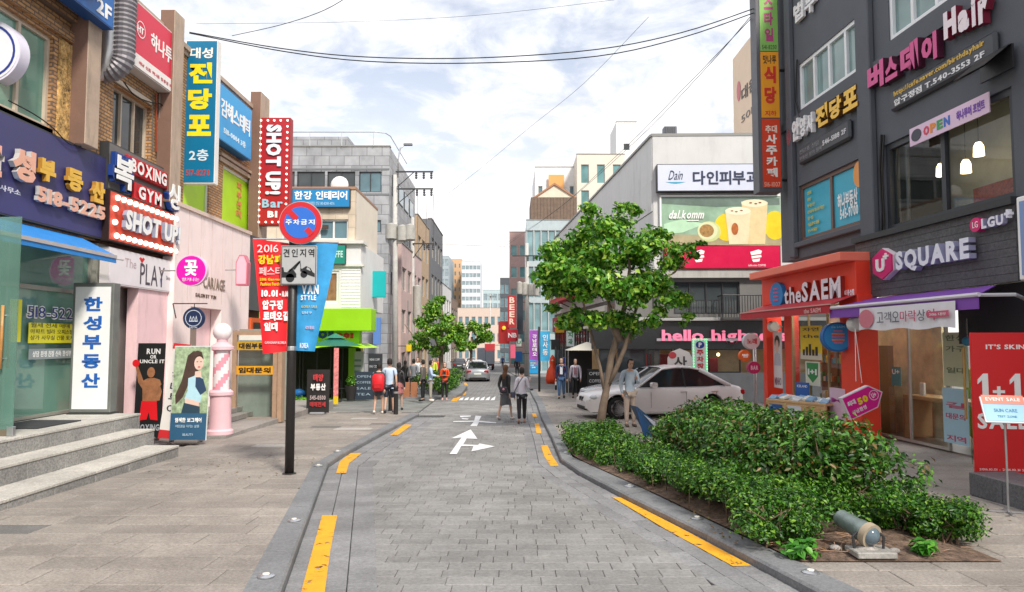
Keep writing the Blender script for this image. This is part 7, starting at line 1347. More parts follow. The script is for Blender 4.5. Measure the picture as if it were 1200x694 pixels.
for nm, poly in (('truck', P((-.92, -.62), (-.92, -.1), (-.84, -.1), (-.8, -.34), (-.56, -.36), (-.5, -.2), (-.3, -.2), (-.12, -.44), (-.12, -.62))), ('crane_arm', P((-.62, -.34), (.0, .2), (.1, .24), (.08, .12), (-.5, -.34))), ('crane_arm', P((-.3, -.2), (.02, .16), (.06, .12), (-.2, -.22))), ('hook_cable', P((.06, .2), (.09, .2), (.14, -.12), (.11, -.12))), ('towed_car', P((.1, -.14), (.2, -.18), (.42, -.04), (.66, -.14), (.78, -.34), (.9, -.42), (.9, -.6), (.34, -.42), (.1, -.3))), ('wheel', ell(-.46 * hw, -.64 * hh, .07, .07)), ('wheel', ell(.3 * hw, -.46 * hh, .055, .055))): MB().prism(poly, -.005, -.0005).build(nm, bk, t)
for z_ in (0,): MB().prism(P((.48, -.1), (.62, -.17), (.68, -.3), (.44, -.2)), -.007, -.0055).build('car_window', _M['grey_sign_plate'], t)
def cloth_banner(name, label, quad, y, col, parts_fn, cat='banner'):
    a, b, c, d = [D(q[0], q[1], y) for q in quad]     # top left, top right, bottom right, bottom left
    t = thing(name, label, cat, a); mb = MB(); n = 10
    for i in range(n + 1):
        for j in range(n + 1):
            u, v = i / n, j / n; p = (a * (1 - u) + b * u) * (1 - v) + (d * (1 - u) + c * u) * v; mb.v.append((p.x - a.x, .015 * math.sin(u * 7 + v * 3), p.z - a.z))
            if i and j: k = i * (n + 1) + j; mb.f.append((k - n - 2, k - n - 1, k, k - 1)); mb.m.append(0)
    mb.build('cloth', col, t, True); parts_fn(t, lambda px, py: (D(px, py, y).x - a.x, D(px, py, y).z - a.z)); MB().tube([(0, .03, 0), (b.x - a.x, .03, 0)], .014, 6).build('top_rod', STEEL, t); return t
rb = mat('banner_red', (.74, .01, .02), .6, .05, 3)
def L4(t, f, s, x0, y0, x1, y1, c, bold=.03, split=True): a = f(x0, y1); b = f(x1, y0); letters(t, s, a[0], b[0], a[1], b[1], -.022, solid(c), bold, .006, split)
def redp(t, f):
    for a in (('2016', 302, 287, 327, 296, 'f4dcdc', .0), ('강남페', 303, 299, 331, 310, 'f2cc1a', .05), ('페스티', 304, 313, 331, 323, 'f4dcdc', .0), ('10.01', 307, 340, 326, 348, 'f8f4f4', .05), ('~ 10.08', 328, 341, 338, 348, 'f8f4f4', .03), ('압구정', 308, 352, 332, 363, 'f8f4f4', .05), ('로데오길', 309, 365, 339, 376, 'f8f4f4', .05), ('일대', 310, 378, 326, 388, 'f8f4f4', .05)): L4(t, f, a[0], a[1], a[2], a[3], a[4], a[5], a[6])
    L4(t, f, '2016 Gangnam', 305, 326, 332, 330, 'f2cc1a', .03, False); L4(t, f, 'Fashion Festival', 306, 331, 332, 335, 'f2cc1a', .03, False); L4(t, f, 'GANGNAM KOREA', 311, 400, 336, 403, 'e8d8e0', .0, False)
cloth_banner('festival_banner', 'red cloth festival banner with white Korean print hanging left of the black pole', [(296, 280), (338, 285), (336, 412), (308, 415)], yP, rb, redp)
bbm = mat('banner_blue', (.03, .30, .62), .6, .35, 1.4)
def bluep(t, f): L4(t, f, 'VAN', 354, 334, 374, 345, 'e8f0f6', .05); L4(t, f, 'STYLE', 353, 346, 371, 352, 'e8f0f6', .03, False); L4(t, f, 'KOREA SALE', 354, 358, 372, 361, 'd8c060', .0, False); L4(t, f, '강남구', 354, 365, 366, 368, 'd8e8f0', 0, False); L4(t, f, '로데오', 358, 382, 369, 386, 'e8c0d0', 0, False); L4(t, f, 'KOREA', 352, 402, 362, 408, 'e8f0f6', .02, False)
cloth_banner('festival_banner', 'blue cloth banner lettered VAN hanging right of the black pole', [(345, 284), (396, 286), (369, 412), (347, 411)], yP, bbm, bluep)
for px, py, lab in ((463.8, 487, 'right black bollard at the end of the left pavement'), (457.5, 482.5, 'left black bollard beside the man in the blue shirt')):
    p = G(px, py, .05); t = thing('bollard', lab, 'bollard', p, 0, 'bollards'); MB().lathe([(.1, 0), (.1, .02), (.075, .03), (.07, .85), (.078, .86), (.078, .9), (.06, .94), (.0001, .95)], n=14).build('post', blackp, t, 40); MB().lathe([(.079, .7), (.079, .76)], n=14).build('band', solid('8a8a8a'), t)
# concrete utility poles with crossarms
concp = mat('concrete_pole', (.48, .47, .45), .85, .15, 4, bump=.2, bscale=40)
def upole(px, gpy, ptop, lab, r, arms, cans, lamp=None, top_r=.6, ybase=None):
    p = G(px, gpy, .05); y = p.y; ztop = D(px, ptop, y).z - p.z; t = thing('utility_pole', lab, 'utility pole', p); MB().tube([(0, 0, 0), (D(px + (470 - 463) * 0, ptop, y).x - p.x, 0, ztop)], [r, r * top_r], 12).build('pole', concp, t, True)
    for (pa, pb, py) in arms:
        a, b = D(pa, py, y), D(pb, py, y); arm = MB().tube([(a.x - p.x, -.15, a.z - p.z), (b.x - p.x, -.15, b.z - p.z)], .055, 6).tube([(0, -.15, a.z - p.z - 1.0), ((b.x + a.x) / 2 - p.x, -.15, a.z - p.z)], .03, 5).build('crossarm', DKGREY, t)
        for k in range(3): x = a.x - p.x + (b.x - a.x) * (.55 + .2 * k); MB().lathe([(.03, 0), (.09, -.05), (.05, -.12), (.09, -.18), (.05, -.26), (.09, -.33), (.03, -.42)], (x, -.15, a.z - p.z - .05), 8).build('insulator', solid('4a4a50'), arm)
    for (pc, pyc, rr, hh) in cans: q = D(pc, pyc, y); MB().lathe([(rr * .8, -hh), (rr, -hh + .05), (rr, hh - .05), (rr * .6, hh), (.0001, hh + .08)], (q.x - p.x, -.1, q.z - p.z), 12).tube([(q.x - p.x, -.1, q.z - p.z), (0, 0, q.z - p.z)], .04, 5).build('transformer', mat('transformer_grey', (.40, .39, .36), .6, .15, 5), t, 40)
    if lamp: MB().tube([(q_.x - p.x, 0, q_.z - p.z) for q_ in [D(a, b, y) for a, b in lamp]], .05, 8).build('lamp_arm', STEEL, t, True); e = D(*lamp[-1], y); MB().bbox(e.x - p.x - .1, e.x - p.x + .45, -.12, .12, e.z - p.z - .1, e.z - p.z + .05, .03).build('lamp_head', solid('7c8086'), t)
    return t
upole(463, 452, 205, 'tall concrete pole with two crossarms and transformers by the green cafe', .21, [(464, 508, 202), (466, 508, 222)], [(459, 272, .36, .5), (472, 274, .34, .5), (481, 273, .34, .5)], [(466, 208), (467, 185), (469, 174), (475, 169)])
upole(483.5, 447, 255, 'thinner leaning concrete pole right behind the transformer pole', .2, [(484, 509, 286)], [(489, 356, .3, 1.3)])
upole(617.5, 441, 285, 'concrete pole with a row of small transformers on the right pavement', .24, [(600, 634, 300)], [(609, 338, .28, .55), (615, 339, .28, .55), (622, 340, .28, .55), (628, 340, .28, .55)])
upole(574.5, 424, 345, 'distant thin utility pole in the middle of the street view', .2, [(568, 581, 347)], [])
# street banners on the right
p = G(632, 459, KH); t = thing('banner_pole', 'slim black pole holding the purple and blue banners on the right pavement', 'pole', p); MB().tube([(0, 0, 0), (0, 0, D(632, 383, p.y).z - p.z)], .06, 10).build('pole', blackp, t, True)
ban = lambda c1, s: (lambda t, f: column_text(t, s, *(lambda a, b: (a[0], b[0], a[1], b[1]))(f(s_x[0], s_x[3]), f(s_x[1], s_x[2])), -.03, WHITE, .02, .004, split=False))
s_x = (624, 629, 392, 418); cloth_banner('street_banner', 'purple street banner with pale lettering left of the slim pole', [(620.5, 387), (631.5, 387), (631.5, 423), (620.5, 422)], p.y, mat('banner_purple', (.30, .07, .42), .6, .35, 1.2), ban(0, '강남로데오'))
s_x = (636, 642, 392, 418); cloth_banner('street_banner', 'sky blue street banner right of the slim pole', [(633, 388), (644.5, 388), (644.5, 423), (633, 423)], p.y, mat('banner_sky', (.05, .42, .75), .6, .35, 1.2), ban(0, '인사동'))
p = G(651.5, 457, KH); t = thing('small_sign_pole', 'short black post with striped foot right of the blue banner', 'pole', p); MB().tube([(0, 0, 0), (0, 0, 2.3)], .05, 8).build('pole', blackp, t, True); MB().lathe([(.055, .25), (.055, .45)], n=10).build('band', WHITE, t)
# parking sign with green bulbs, round signs, vending machine, cone, tent, boards
p = G(821, 497, .02); yy = 25.0; a = D(812, 437, yy); b = D(829, 397, yy); t = thing('parking_sign', 'white parking sign with blue P and red Korean letters ringed by green bulbs', 'sign', (a.x, yy, gz(0, yy))); W_, z0, z1 = b.x - a.x, a.z - gz(0, yy), b.z - gz(0, yy)
MB().bbox(0, W_, 0, .12, z0, z1, .01).build('panel', solid('dfe4e2'), t); MB().tube([(W_ / 2, .06, 0), (W_ / 2, .06, z0)], .03, 8).build('post', STEEL, t); MB().prism(ell(W_ / 2, z1 - .21, .15, .13), -.008, -.001).build('blue_disc', solid('1a3a9a'), t); letters(t, 'P', W_ / 2 - .05, W_ / 2 + .06, z1 - .29, z1 - .13, -.009, WHITE, .04, .004); column_text(t, '주차장', .14, W_ - .14, z0 + .1, z1 - .38, -.001, solid('c8283a'), .04, .006)
gl_ = mat('green_bulb', (.1, .9, .3), .4, 0, emit=1.2); bulbs(t, [(x, z0 + .03 + (z1 - z0 - .06) * i / 12) for i in range(13) for x in (.03, W_ - .03)] + [(W_ * k / 5, z) for k in range(1, 5) for z in (z0 + .03, z1 - .03)], -.01, .022, gl_)
yy = 21.4
for px, py, r, col, s, tc_, lab in ((881, 400, 9.5, 'dfe4ea', '노래', 'c8283a', 'round white lightbox sign with red letters on a post by the red shop'), (873.5, 417, 6.5, 'e8661a', '빵', 'ffffff', 'round orange lightbox sign just below the white one'), (884, 431, 7, 'c0286a', 'BAR', 'f0d0e0', 'magenta sign low on the post beside the red shop')):
    q = D(px, py, yy - (.25 if py > 410 else 0)); rr = r * yy / 850; disc_sign('round_post_sign', lab, q, rr, solid(col), .18, solid('c9ccd2') if py < 410 else solid(col), [lambda t: letters(t, s, -rr * .6, rr * .6, -rr * .35, rr * .35, -.013, solid(tc_), .03, .006)])
q = D(884, 400, yy + .25); t = thing('sign_post', 'grey steel post carrying three round signs left of the red shop', 'post', (q.x, yy + .25, gz(0, yy) + KH)); MB().tube([(0, 0, 0), (0, 0, q.z - gz(0, yy) + .1)], .05, 8).build('pole', STEEL, t, True)
def vend(px0, px1, ptop, gpy, col, lab, fn=None):
    p = G((px0 + px1) / 2, gpy, KH); w = (px1 - px0) * p.y / 850 / 2; h = D(px0, ptop, p.y).z - p.z; t = thing('vending_machine', lab, 'vending machine', p, 0, 'vending machines'); MB().bbox(-w, w, 0, .7, 0, h, .03).build('cabinet', solid(col), t); MB().box(-w * .85, w * .85, -.02, -.001, h * .35, h * .92).build('front_panel', mat('vend_' + col, lin(col), .4, .3, 6), t)
    for i in range(3): [MB().box(-w * .7 + j * w * .36, -w * .5 + j * w * .36, -.04, -.021, h * (.42 + .16 * i), h * (.5 + .16 * i)).build('drink_can', solid(random.choice(('d83a3a', 'e8e8e8', '3a8a4a', 'e8c03a'))), t) for j in range(4)]
vend(666, 676, 420, 459, '6ac4e0', 'pale blue patterned vending machine behind the walking men'); vend(660.5, 665.5, 419, 456, '1f3a8c', 'dark blue vending machine half hidden behind the pale blue one'); vend(620, 632, 422, 438, '1c8fc8', 'bright blue machine far behind the purple banner')
p = G(647.5, 449, KH); t = thing('orange_balloon_figure', 'orange fluted cone shaped figure standing outside the far shops', 'figure', p); MB().lathe([(.42, 0), (.45, .3), (.38, .8), (.16, 1.15), (.2, 1.35), (.2, 1.6), (.05, 1.85), (.0001, 1.87)], n=14).build('body', solid('e8481a'), t, True); MB().ball((0, -.1, 1.5), .12, 8, 6).build('face', solid('f0c090'), t, True)
p = G(688, 462, KH); t = thing('market_tent', 'small dark sided tent with pale canopy behind the tree trunk', 'tent', p); MB().add([(-1, -.9, 2.1), (1, -.9, 2.1), (1, .9, 2.1), (-1, .9, 2.1), (0, 0, 2.5)], [(0, 1, 4), (1, 2, 4), (2, 3, 4), (3, 0, 4)]).build('canopy', solid('b8b4a8'), t); [MB().tube([(x, y, 0), (x, y, 2.1)], .025, 6).build('pole', STEEL, t) for x in (-.96, .96) for y in (-.86, .86)]; MB().box(-.95, .95, .85, .88, 0, 2.05).build('back_cloth', solid('1e1e20'), t)
p = G(698, 470, KH); t = thing('a_board', 'black and white menu board standing left of the tree trunk', 'board', p); MB().bbox(-.32, .32, 0, .05, .05, 1.3, .01).build('board', BLACK, t); [letters(t, s, -.26, .26, 1.05 - i * .3, 1.18 - i * .3, -.001, solid('c8c8c8'), .0, .004) for i, s in enumerate(('OPEN', 'COFFEE', 'SALE 50', 'BEER'))]; MB().tube([(-.25, .04, 1.2), (-.25, .5, 0)], .015, 5).tube([(.25, .04, 1.2), (.25, .5, 0)], .015, 5).build('leg', STEEL, t)
p = G(706, 484, KH); t = thing('blue_board', 'leaning pair of dark blue triangular boards behind the low hedge', 'board', gp(3.05, 16.9, KH), math.radians(12)); MB().prism([(-.2, .72), (.0, 0), (.22, 0)], 0, .03).build('panel', solid('1f4a78'), t); MB().prism([(-.15, .7), (.38, .28), (.4, .05), (.2, .02)], .04, .5).build('panel', solid('24486a'), t); MB().prism([(.0, .52), (.42, .26), (.43, .05), (.3, .2)], .02, .035).build('pale_panel', solid('b8bcc6'), t)
# cafe parasol, planters, chalkboard
p = G(393, 470, .05); yy = 30.5; c = D(393, 405, yy); t = thing('parasol', 'dark green parasol open outside the green cafe', 'parasol', (c.x, yy, gz(0, yy))); H = c.z - gz(0, yy) + .4; V = [(0, 0, H)]; n_ = 8
V += [(1.15 * math.cos(2 * math.pi * i / n_), 1.15 * math.sin(2 * math.pi * i / n_), H - .42 - .0) for i in range(n_)]; MB().add(V, [(0, i + 1, (i + 1) % n_ + 1) for i in range(n_)]).build('canopy', solid('1e6a5a'), t); MB().tube([(0, 0, 0), (0, 0, H)], .03, 8).build('pole', solid('8a8a86'), t); MB().add([(.4 * v[0], .4 * v[1], v[2] + (.33 if i else .12)) for i, v in enumerate(V)], [(0, i + 1, (i + 1) % n_ + 1) for i in range(n_)]).build('vent', solid('2a7a68'), t); MB().lathe([(.3, 0), (.3, .08), (.05, .12)], n=12).build('base', DKGREY, t)
for k in range(n_): MB().tube([(0, 0, H - .02), tuple(v * 1.0 - (0.01 if j == 2 else 0) for j, v in enumerate(V[k + 1]))], .01, 4).build('rib', STEEL, t)
p = G(393.3, 474, KH); t = thing('striped_post', 'thin red and white printed post with a yellow foot before the green cafe', 'post', p); h = D(393, 408, p.y).z - p.z; MB().bbox(-.09, .09, -.03, .03, .3, h, .01).build('panel', mat('red_print', (.75, .25, .25), .5, .5, 12), t); MB().bbox(-.09, .09, -.04, .04, 0, .3, .01).build('foot', solid('e0c020'), t)
p = G(364, 452, KH); t = thing('price_banner', 'pale red printed vertical banner behind the black board stand', 'banner', p); MB().bbox(-.3, .3, 0, .03, .0, 1.9, .01).build('sheet', mat('pink_print', (.80, .42, .42), .5, .45, 12), t); MB().bbox(-.3, .3, -.1, .15, 0, .04, .01).build('base', DKGREY, t)
p = G(411, 469, .05); t = thing('plant_pot', 'tall dark plant pot with a small plant outside the cafe', 'plant pot', p); MB().lathe([(.17, 0), (.27, .62), (.24, .62), (.2, .55), (.0001, .55)], n=14).build('pot', solid('2c2a2a'), t, 40); leafobj('foliage', [(0, 0, .8, .2, .2, .25)], 220, .14, ltree, t)
p = G(426, 469, .05); t = thing('chalkboard', 'blue black chalkboard sign with white scribbles beside the plant pot', 'board', p); MB().bbox(-.38, .38, 0, .04, .02, 1.2, .01).build('board', solid('2a3846'), t); [letters(t, s, -.3, .3, .95 - i * .25, 1.05 - i * .25, -.001, solid('9ab0c0'), .0, .003) for i, s in enumerate(('OPEN', 'COFFEE', 'SALE', 'TEA'))]; MB().tube([(-.3, .03, 1.1), (-.3, .4, 0)], .015, 5).tube([(.3, .03, 1.1), (.3, .4, 0)], .015, 5).build('leg', DARKMETAL, t)
p = G(350, 466, .05); o = MB().ball((0, 0, .2), .24, 12, 8, sc=(1.3, 1, .8)).build('blue_bag', solid('2a7ac8'), None, True, loc=p); tag(o, 'small blue bag on the grass behind the black pole', 'bag')
def chairset(px, gpy, lab):
    p = G(px, gpy, .05); t = thing('cafe_chair', lab, 'chair', p, R_(0, 3)); [MB().tube([(x, y, 0), (x * .9, y * .9, .45)], .014, 5).build('leg', DARKMETAL, t) for x in (-.2, .2) for y in (-.2, .2)]; MB().bbox(-.22, .22, -.22, .22, .45, .48, .01).build('seat', DARKMETAL, t); MB().tube([(-.2, .2, .47), (-.2, .24, .85), (.2, .24, .85), (.2, .2, .47)], .014, 5).build('backrest', DARKMETAL, t)
chairset(381, 469, 'dark cafe chair under the left side of the parasol'); chairset(400, 468, 'dark cafe chair between the parasol and the plant pot'); chairset(431, 463, 'dark cafe chair by the chalkboard')
# ------------------------------------------------------------------ wires
def wire(lab, pts, r=.012, n=14):
    P = [Vector(p) for p in pts]; out = []
    for a, b, c_, d in zip([P[0]] + P[:-2], P[:-1], P[1:], P[2:] + [P[-1]]):
        for k in range(5): s = k / 5; out.append(.5 * ((2 * b) + (-a + c_) * s + (2 * a - 5 * b + 4 * c_ - d) * s * s + (-a + 3 * b - 3 * c_ + d) * s ** 3))
    out.append(P[-1]); tag(MB().tube(out, r, 5).build('overhead_wire', BLACK), lab, 'wire', 'overhead wires')
wy = lambda lst: [D(a, b, y) for a, b, y in lst]
wire('upper thick cable sagging from the blue pawnshop sign to the charcoal building', wy([(222, 38, 19.2), (330, 57, 19.4), (430, 67, 19.6), (560, 68, 19.8), (700, 58, 19.9), (800, 38, 20), (884, 10, 20.1)]), .016)
wire('lower thick cable sagging across the street to the vertical sign', wy([(222, 39, 19.2), (330, 60, 19.4), (430, 72, 19.6), (560, 74, 19.8), (700, 66, 19.9), (800, 44, 20), (884, 15, 20.1)]), .016)
wire('thin cable rising from the pawnshop sign to the top of the photo', wy([(272, 42, 19.3), (330, 29, 18), (380, 12, 16.5), (420, -12, 15)]), .009)
wire('faint high wire crossing the sky at the top', wy([(230, 28, 26), (400, 26, 26), (560, 18, 25), (720, 0, 24)]), .006)
wire('long wire from the distant poles up to the charcoal building', wy([(575, 300, 90), (650, 248, 60), (740, 170, 38), (820, 88, 26), (884, 14, 20.1)]), .012)
wire('second long wire just below the first one on the right', wy([(560, 305, 100), (640, 255, 62), (720, 185, 40), (800, 105, 27), (880, 22, 20.2)]), .012)
wire('faint wire climbing from the left pole towards the upper right', wy([(508, 240, 38), (560, 200, 34), (620, 150, 29), (684, 98, 24), (760, 20, 20)]), .006)
wire('level wire between the left pole and the distant buildings', wy([(508, 286, 60), (560, 288, 75), (615, 290, 90)]), .012)
for i, px in enumerate((489, 499, 508)): wire(ORD[i] + ' drop wire hanging from the lower crossarm of the left pole', wy([(px, 228, 38), (px + .5, 255, 44), (px, 285, 56)]), .012)
for i, (a, b, c_) in enumerate(((200, 168, 228), (60, 135, 120), (0, 85, 60))): pass
# ladders, conduits on the brick wall
t = fthing('wall_conduits', 'rusty red and grey pipes running down the brick wall beside the second pillar', 'pipes', FL)
for px, c, r in ((183, '8a3a1c', .022), (187, '8a8680', .018), (179, '6a6660', .012)): a = FL.uv(px, 110, -.05); b = FL.uv(px, 178, -.05); MB().tube([(a[0], -.05, a[1]), (b[0], -.05, b[1])], r, 6).build('pipe', solid(c), t)
wire('loose cable looping from the corrugated duct along the brick wall', [FL.m @ Vector((FL.uv(a, b, -.12)[0], -.12, FL.uv(a, b, -.12)[1])) for a, b in ((145, 96), (158, 112), (176, 120), (190, 123), (193, 134))], .016)
wire('thin cable tangled above the purple sign', [FL.m @ Vector((FL.uv(a, b, -.2)[0], -.2, FL.uv(a, b, -.2)[1])) for a, b in ((10, 118), (40, 134), (62, 150), (80, 168), (95, 172))], .012)
# ------------------------------------------------------------------ people
TS = bpy.data.scenes.new('workshop')
def skinmesh(nodes, edges, root, name, mats, lev=1):
    """one continuous surface grown along joints: nodes = {key: (x,y,z,rx,ry)}"""
    ks = list(nodes); ix = {k: i for i, k in enumerate(ks)}; me = bpy.data.meshes.new('j'); me.from_pydata([nodes[k][:3] for k in ks], [(ix[a], ix[b]) for a, b in edges], [])
    o = bpy.data.objects.new('j', me); TS.collection.objects.link(o); md = o.modifiers.new('s', 'SKIN'); 
    for k, v in zip(ks, me.skin_vertices[0].data): n = nodes[k]; v.radius = (n[3], n[4] if len(n) > 4 else n[3]); v.use_root = (k == root)
    md.use_smooth_shade = True; sb = o.modifiers.new('b', 'SUBSURF'); sb.levels = lev; sb.render_levels = lev
    TS.view_layers[0].update(); dg = TS.view_layers[0].depsgraph; r = bpy.data.meshes.new_from_object(o.evaluated_get(dg)); r.name = name; bpy.data.objects.remove(o); bpy.data.meshes.remove(me)
    r.materials.clear(); r.materials.append(mats); r.polygons.foreach_set('use_smooth', [True] * len(r.polygons)); return r
SK = mat('skin', (.58, .36, .26), .5, .06, 8); hairb = mat('black_hair', (.012, .009, .008), .75, .2, 20); hairn = mat('brown_hair', (.13, .055, .022), .7, .25, 20); shoe_b = solid('1a1a1c'); shoe_w = solid('e4e0dc')
def headmesh(mb, c, s, tilt=0.0):
    R = Matrix.Translation(c) @ Matrix.Rotation(tilt, 4, 'X'); old = mb.T; mb.T = R; n = 16; V = []; prof = [(-.125, .030, .028, -.035), (-.115, .048, .045, -.03), (-.085, .060, .065, -.018), (-.05, .068, .080, -.008), (-.01, .073, .088, 0), (.03, .076, .094, .004), (.07, .074, .092, .008), (.10, .060, .076, .01), (.122, .034, .045, .01), (.13, .005, .006, .01)]
    for z, rx, ry, cy in prof:
        for j in range(n):
            a = 2 * math.pi * j / n; x = rx * math.sin(a); y = cy - ry * math.cos(a); f = max(0, math.cos(a)) ** 12
            if -.06 < z < .0: y -= f * (.022 if z > -.055 and z < -.02 else .012)
            if -.0 <= z < .04: y += f * .004
            V.append((x * s, y * s, z * s))
    mb.add(V, [(i * n + j, i * n + (j + 1) % n, (i + 1) * n + (j + 1) % n, (i + 1) * n + j) for i in range(len(prof) - 1) for j in range(n)])
    for k in (-1, 1): mb.ball((k * .075 * s, .005 * s, -.01 * s), .024 * s, 6, 5, sc=(.4, .7, 1.2))
    mb.T = old; return R
def person(label, px, gpy, hgt, face, top, bot, hair=hairb, hairlen=0, sleeve='long', legs='trousers', shoes=shoe_b, pose='stand', tilt=0.0, female=False, y=None, extra=None, group=None, jacket=None):
    """face: 0 looks at the camera, 180 walks away"""
    p = G(px, gpy, KH if abs(px - 560) > 62 else .005); t = thing('person', label, 'person', p, math.radians(face), group); H = hgt; sw = .088 if female else .105; hp = .05
    J = dict(pel=(0, 0, .52), wai=(0, 0, .60), che=(0, 0, .72), nec=(0, 0, .82), nk2=(0, -.008 - tilt * .02, .86))
    st = {'stand': (.0, .0), 'walk': (.10, -.09), 'stride': (.13, -.12)}[pose]
    for sgn, nm, q in ((-1, 'L', st[0]), (1, 'R', st[1])):
        J['hip' + nm] = (sgn * hp, 0, .49); J['kne' + nm] = (sgn * (hp + .002), -q * .55 - (.02 if q > 0 else 0), .275); J['ank' + nm] = (sgn * (hp + .005), -q * (1.0) + (.03 if q < 0 else 0), .045 + (.02 if q < 0 else 0)); J['toe' + nm] = (sgn * (hp + .012), -q - .075 + (.03 if q < 0 else 0), .018)
        J['sho' + nm] = (sgn * sw, 0, .80); a = -q * .6; J['elb' + nm] = (sgn * (sw + .03), a * -.4 + .015, .625); J['wri' + nm] = (sgn * (sw + .035), a * -.8 - .03, .48)
    if extra:
        for k, v in extra.items():
            if k in J: J[k] = v
    P = {k: Vector(v) * H for k, v in J.items()}
    rr = {'pel': .066, 'wai': .062, 'che': .074, 'nec': .034, 'nk2': .030, 'hip': .050, 'kne': .034, 'ank': .022, 'toe': .018, 'sho': .036, 'elb': .026, 'wri': .015}
    if female: rr.update(wai=.050, che=.062, sho=.030, elb=.021, wri=.012)
    E0 = [('pel', 'wai'), ('wai', 'che'), ('che', 'nec'), ('nec', 'nk2')] + [e for s in 'LR' for e in (('pel', 'hip' + s), ('hip' + s, 'kne' + s), ('kne' + s, 'ank' + s), ('ank' + s, 'toe' + s), ('nec', 'sho' + s), ('sho' + s, 'elb' + s), ('elb' + s, 'wri' + s))]
    def nd(keys, g, flat=.78): return {k: (*P[k], (rr[k if k in rr else k[:3]] + g) * H * (1.15 if k in ('pel', 'che', 'wai') else 1), (rr[k if k in rr else k[:3]] + g) * H * (flat if k in ('pel', 'che', 'wai') else 1)) for k in keys}
    def sub(keys): return [e for e in E0 if e[0] in keys and e[1] in keys]
    ks = list(J); bm_ = skinmesh(nd(ks, -.005), E0, 'pel', 'body', SK)
    mb = MB(); v = [tuple(q.co) for q in bm_.vertices]; mb.add(v, [tuple(q.vertices) for q in bm_.polygons]); bpy.data.meshes.remove(bm_)
    hc = P['nk2'] + Vector((0, -.008 - tilt * .03, .072)) * H; sc = H / 1.72 * .95; R = headmesh(mb, hc, sc, tilt)
    for s, sgn in (('L', -1), ('R', 1)):        # palm, four fingers and a thumb
        w = P['wri' + s]; d = (w - P['elb' + s]).normalized(); sd_ = d.cross(Vector((0, 1, 0))).normalized() if abs(d.y) < .9 else Vector((1, 0, 0)); fw = d.cross(sd_).normalized()
        mb.tube([w - d * .01, w + d * .04 * sc, w + d * .09 * sc], [.017 * sc, .028 * sc, .03 * sc], 6)
        for k in range(4):
            o = w + d * .085 * sc + fw * (k - 1.5) * .015 * sc; l = (.068, .078, .072, .055)[k] * sc; cv = sd_ * (-.018 * sgn * sc); mb.tube([o, o + d * l * .5 + cv * .3, o + d * l * .92 + cv * 1.3], [.0085 * sc, .008 * sc, .006 * sc], 5)
        o = w + d * .03 * sc - fw * .024 * sc; mb.tube([o, o - fw * .02 * sc + d * .03 * sc, o - fw * .025 * sc + d * .06 * sc], [.01 * sc, .009 * sc, .007 * sc], 5)
    body = mb.build('body', SK, t, True)
    f = MB(); f.T = R; [f.ball((k * .028 * sc, -.083 * sc, .012 * sc), .0095 * sc, 6, 4, sc=(1.3, .6, .7)) for k in (-1, 1)]; f.build('eyes', BLACK, t); f = MB(); f.T = R; [f.box(k * .028 * sc - .016 * sc, k * .028 * sc + .016 * sc, -.093 * sc, -.085 * sc, .032 * sc, .039 * sc) for k in (-1, 1)]; f.build('eyebrows', hairb, t)
    f = MB(); f.T = R; f.ball((0, -.074 * sc, -.078 * sc), .018 * sc, 8, 4, sc=(1.2, .5, .35)); f.build('lips', solid('a8504a'), t)
    # hair: a cap open at the face, falling to the shoulders or back when long
    n = 18; V = []; lv = [(.142, .01), (.135, .04), (.115, .068), (.08, .087), (.03, .094), (-.03, .091), (-.075, .072)] + ([(-.13, .085), (-.22, .095), (-.22 - hairlen, .07)] if hairlen else [])
    for z, r in lv:
        for j in range(n):
            a = 2 * math.pi * j / n; c = math.cos(a); fr_ = max(0, c); y_ = .012 - (r * 1.12) * c; x_ = r * .95 * math.sin(a)
            if z < .06 and c > .35: y_ = max(y_, -.045 if z > 0 else -.01); x_ = math.copysign(max(abs(x_), .062 if z < .03 else 0), math.sin(a) or 1)
            if z < -.1: y_ = max(y_ + .03, .03)
            V.append((x_ * sc, y_ * sc, z * sc))
    f = MB(); f.T = R; f.add(V, [(i * n + j, i * n + (j + 1) % n, (i + 1) * n + (j + 1) % n, (i + 1) * n + j) for i in range(len(lv) - 1) for j in range(n) if not (i >= 2 and max(math.cos(2 * math.pi * j / n), math.cos(2 * math.pi * (j + 1) / n)) > .72)]); f.build('hair', hair, t, True)
    # clothing
    k1 = ['pel', 'wai', 'che', 'nec', 'shoL', 'shoR', 'elbL', 'elbR'] + (['wriL', 'wriR'] if sleeve == 'long' else [])
    N1 = nd(k1, .007); N1['nec'] = (*(P['nec'] - Vector((0, 0, .012 * H))), .042 * H, .038 * H)
    if sleeve == 'short':
        for s in 'LR': q = P['elb' + s].lerp(P['sho' + s], .35); N1['elb' + s] = (*q, .03 * H, .03 * H)
    if sleeve == 'none':
        for s in 'LR': q = P['elb' + s].lerp(P['sho' + s], .8); N1['elb' + s] = (*q, .03 * H, .03 * H)
    N1['hem'] = (*(P['pel'] - Vector((0, 0, .04 * H))), .080 * H, .066 * H)
    obj('shirt' if not jacket else 'jacket', skinmesh(N1, sub(k1) + [('pel', 'hem')], 'pel', 'shirt', top), t)
    if jacket: mb = MB(); mb.prism([(-.035 * H, .60 * H), (.035 * H, .60 * H), (.03 * H, .80 * H), (0, .76 * H), (-.03 * H, .80 * H)], -.075 * H, -.05 * H); mb.build('shirt', jacket, t)
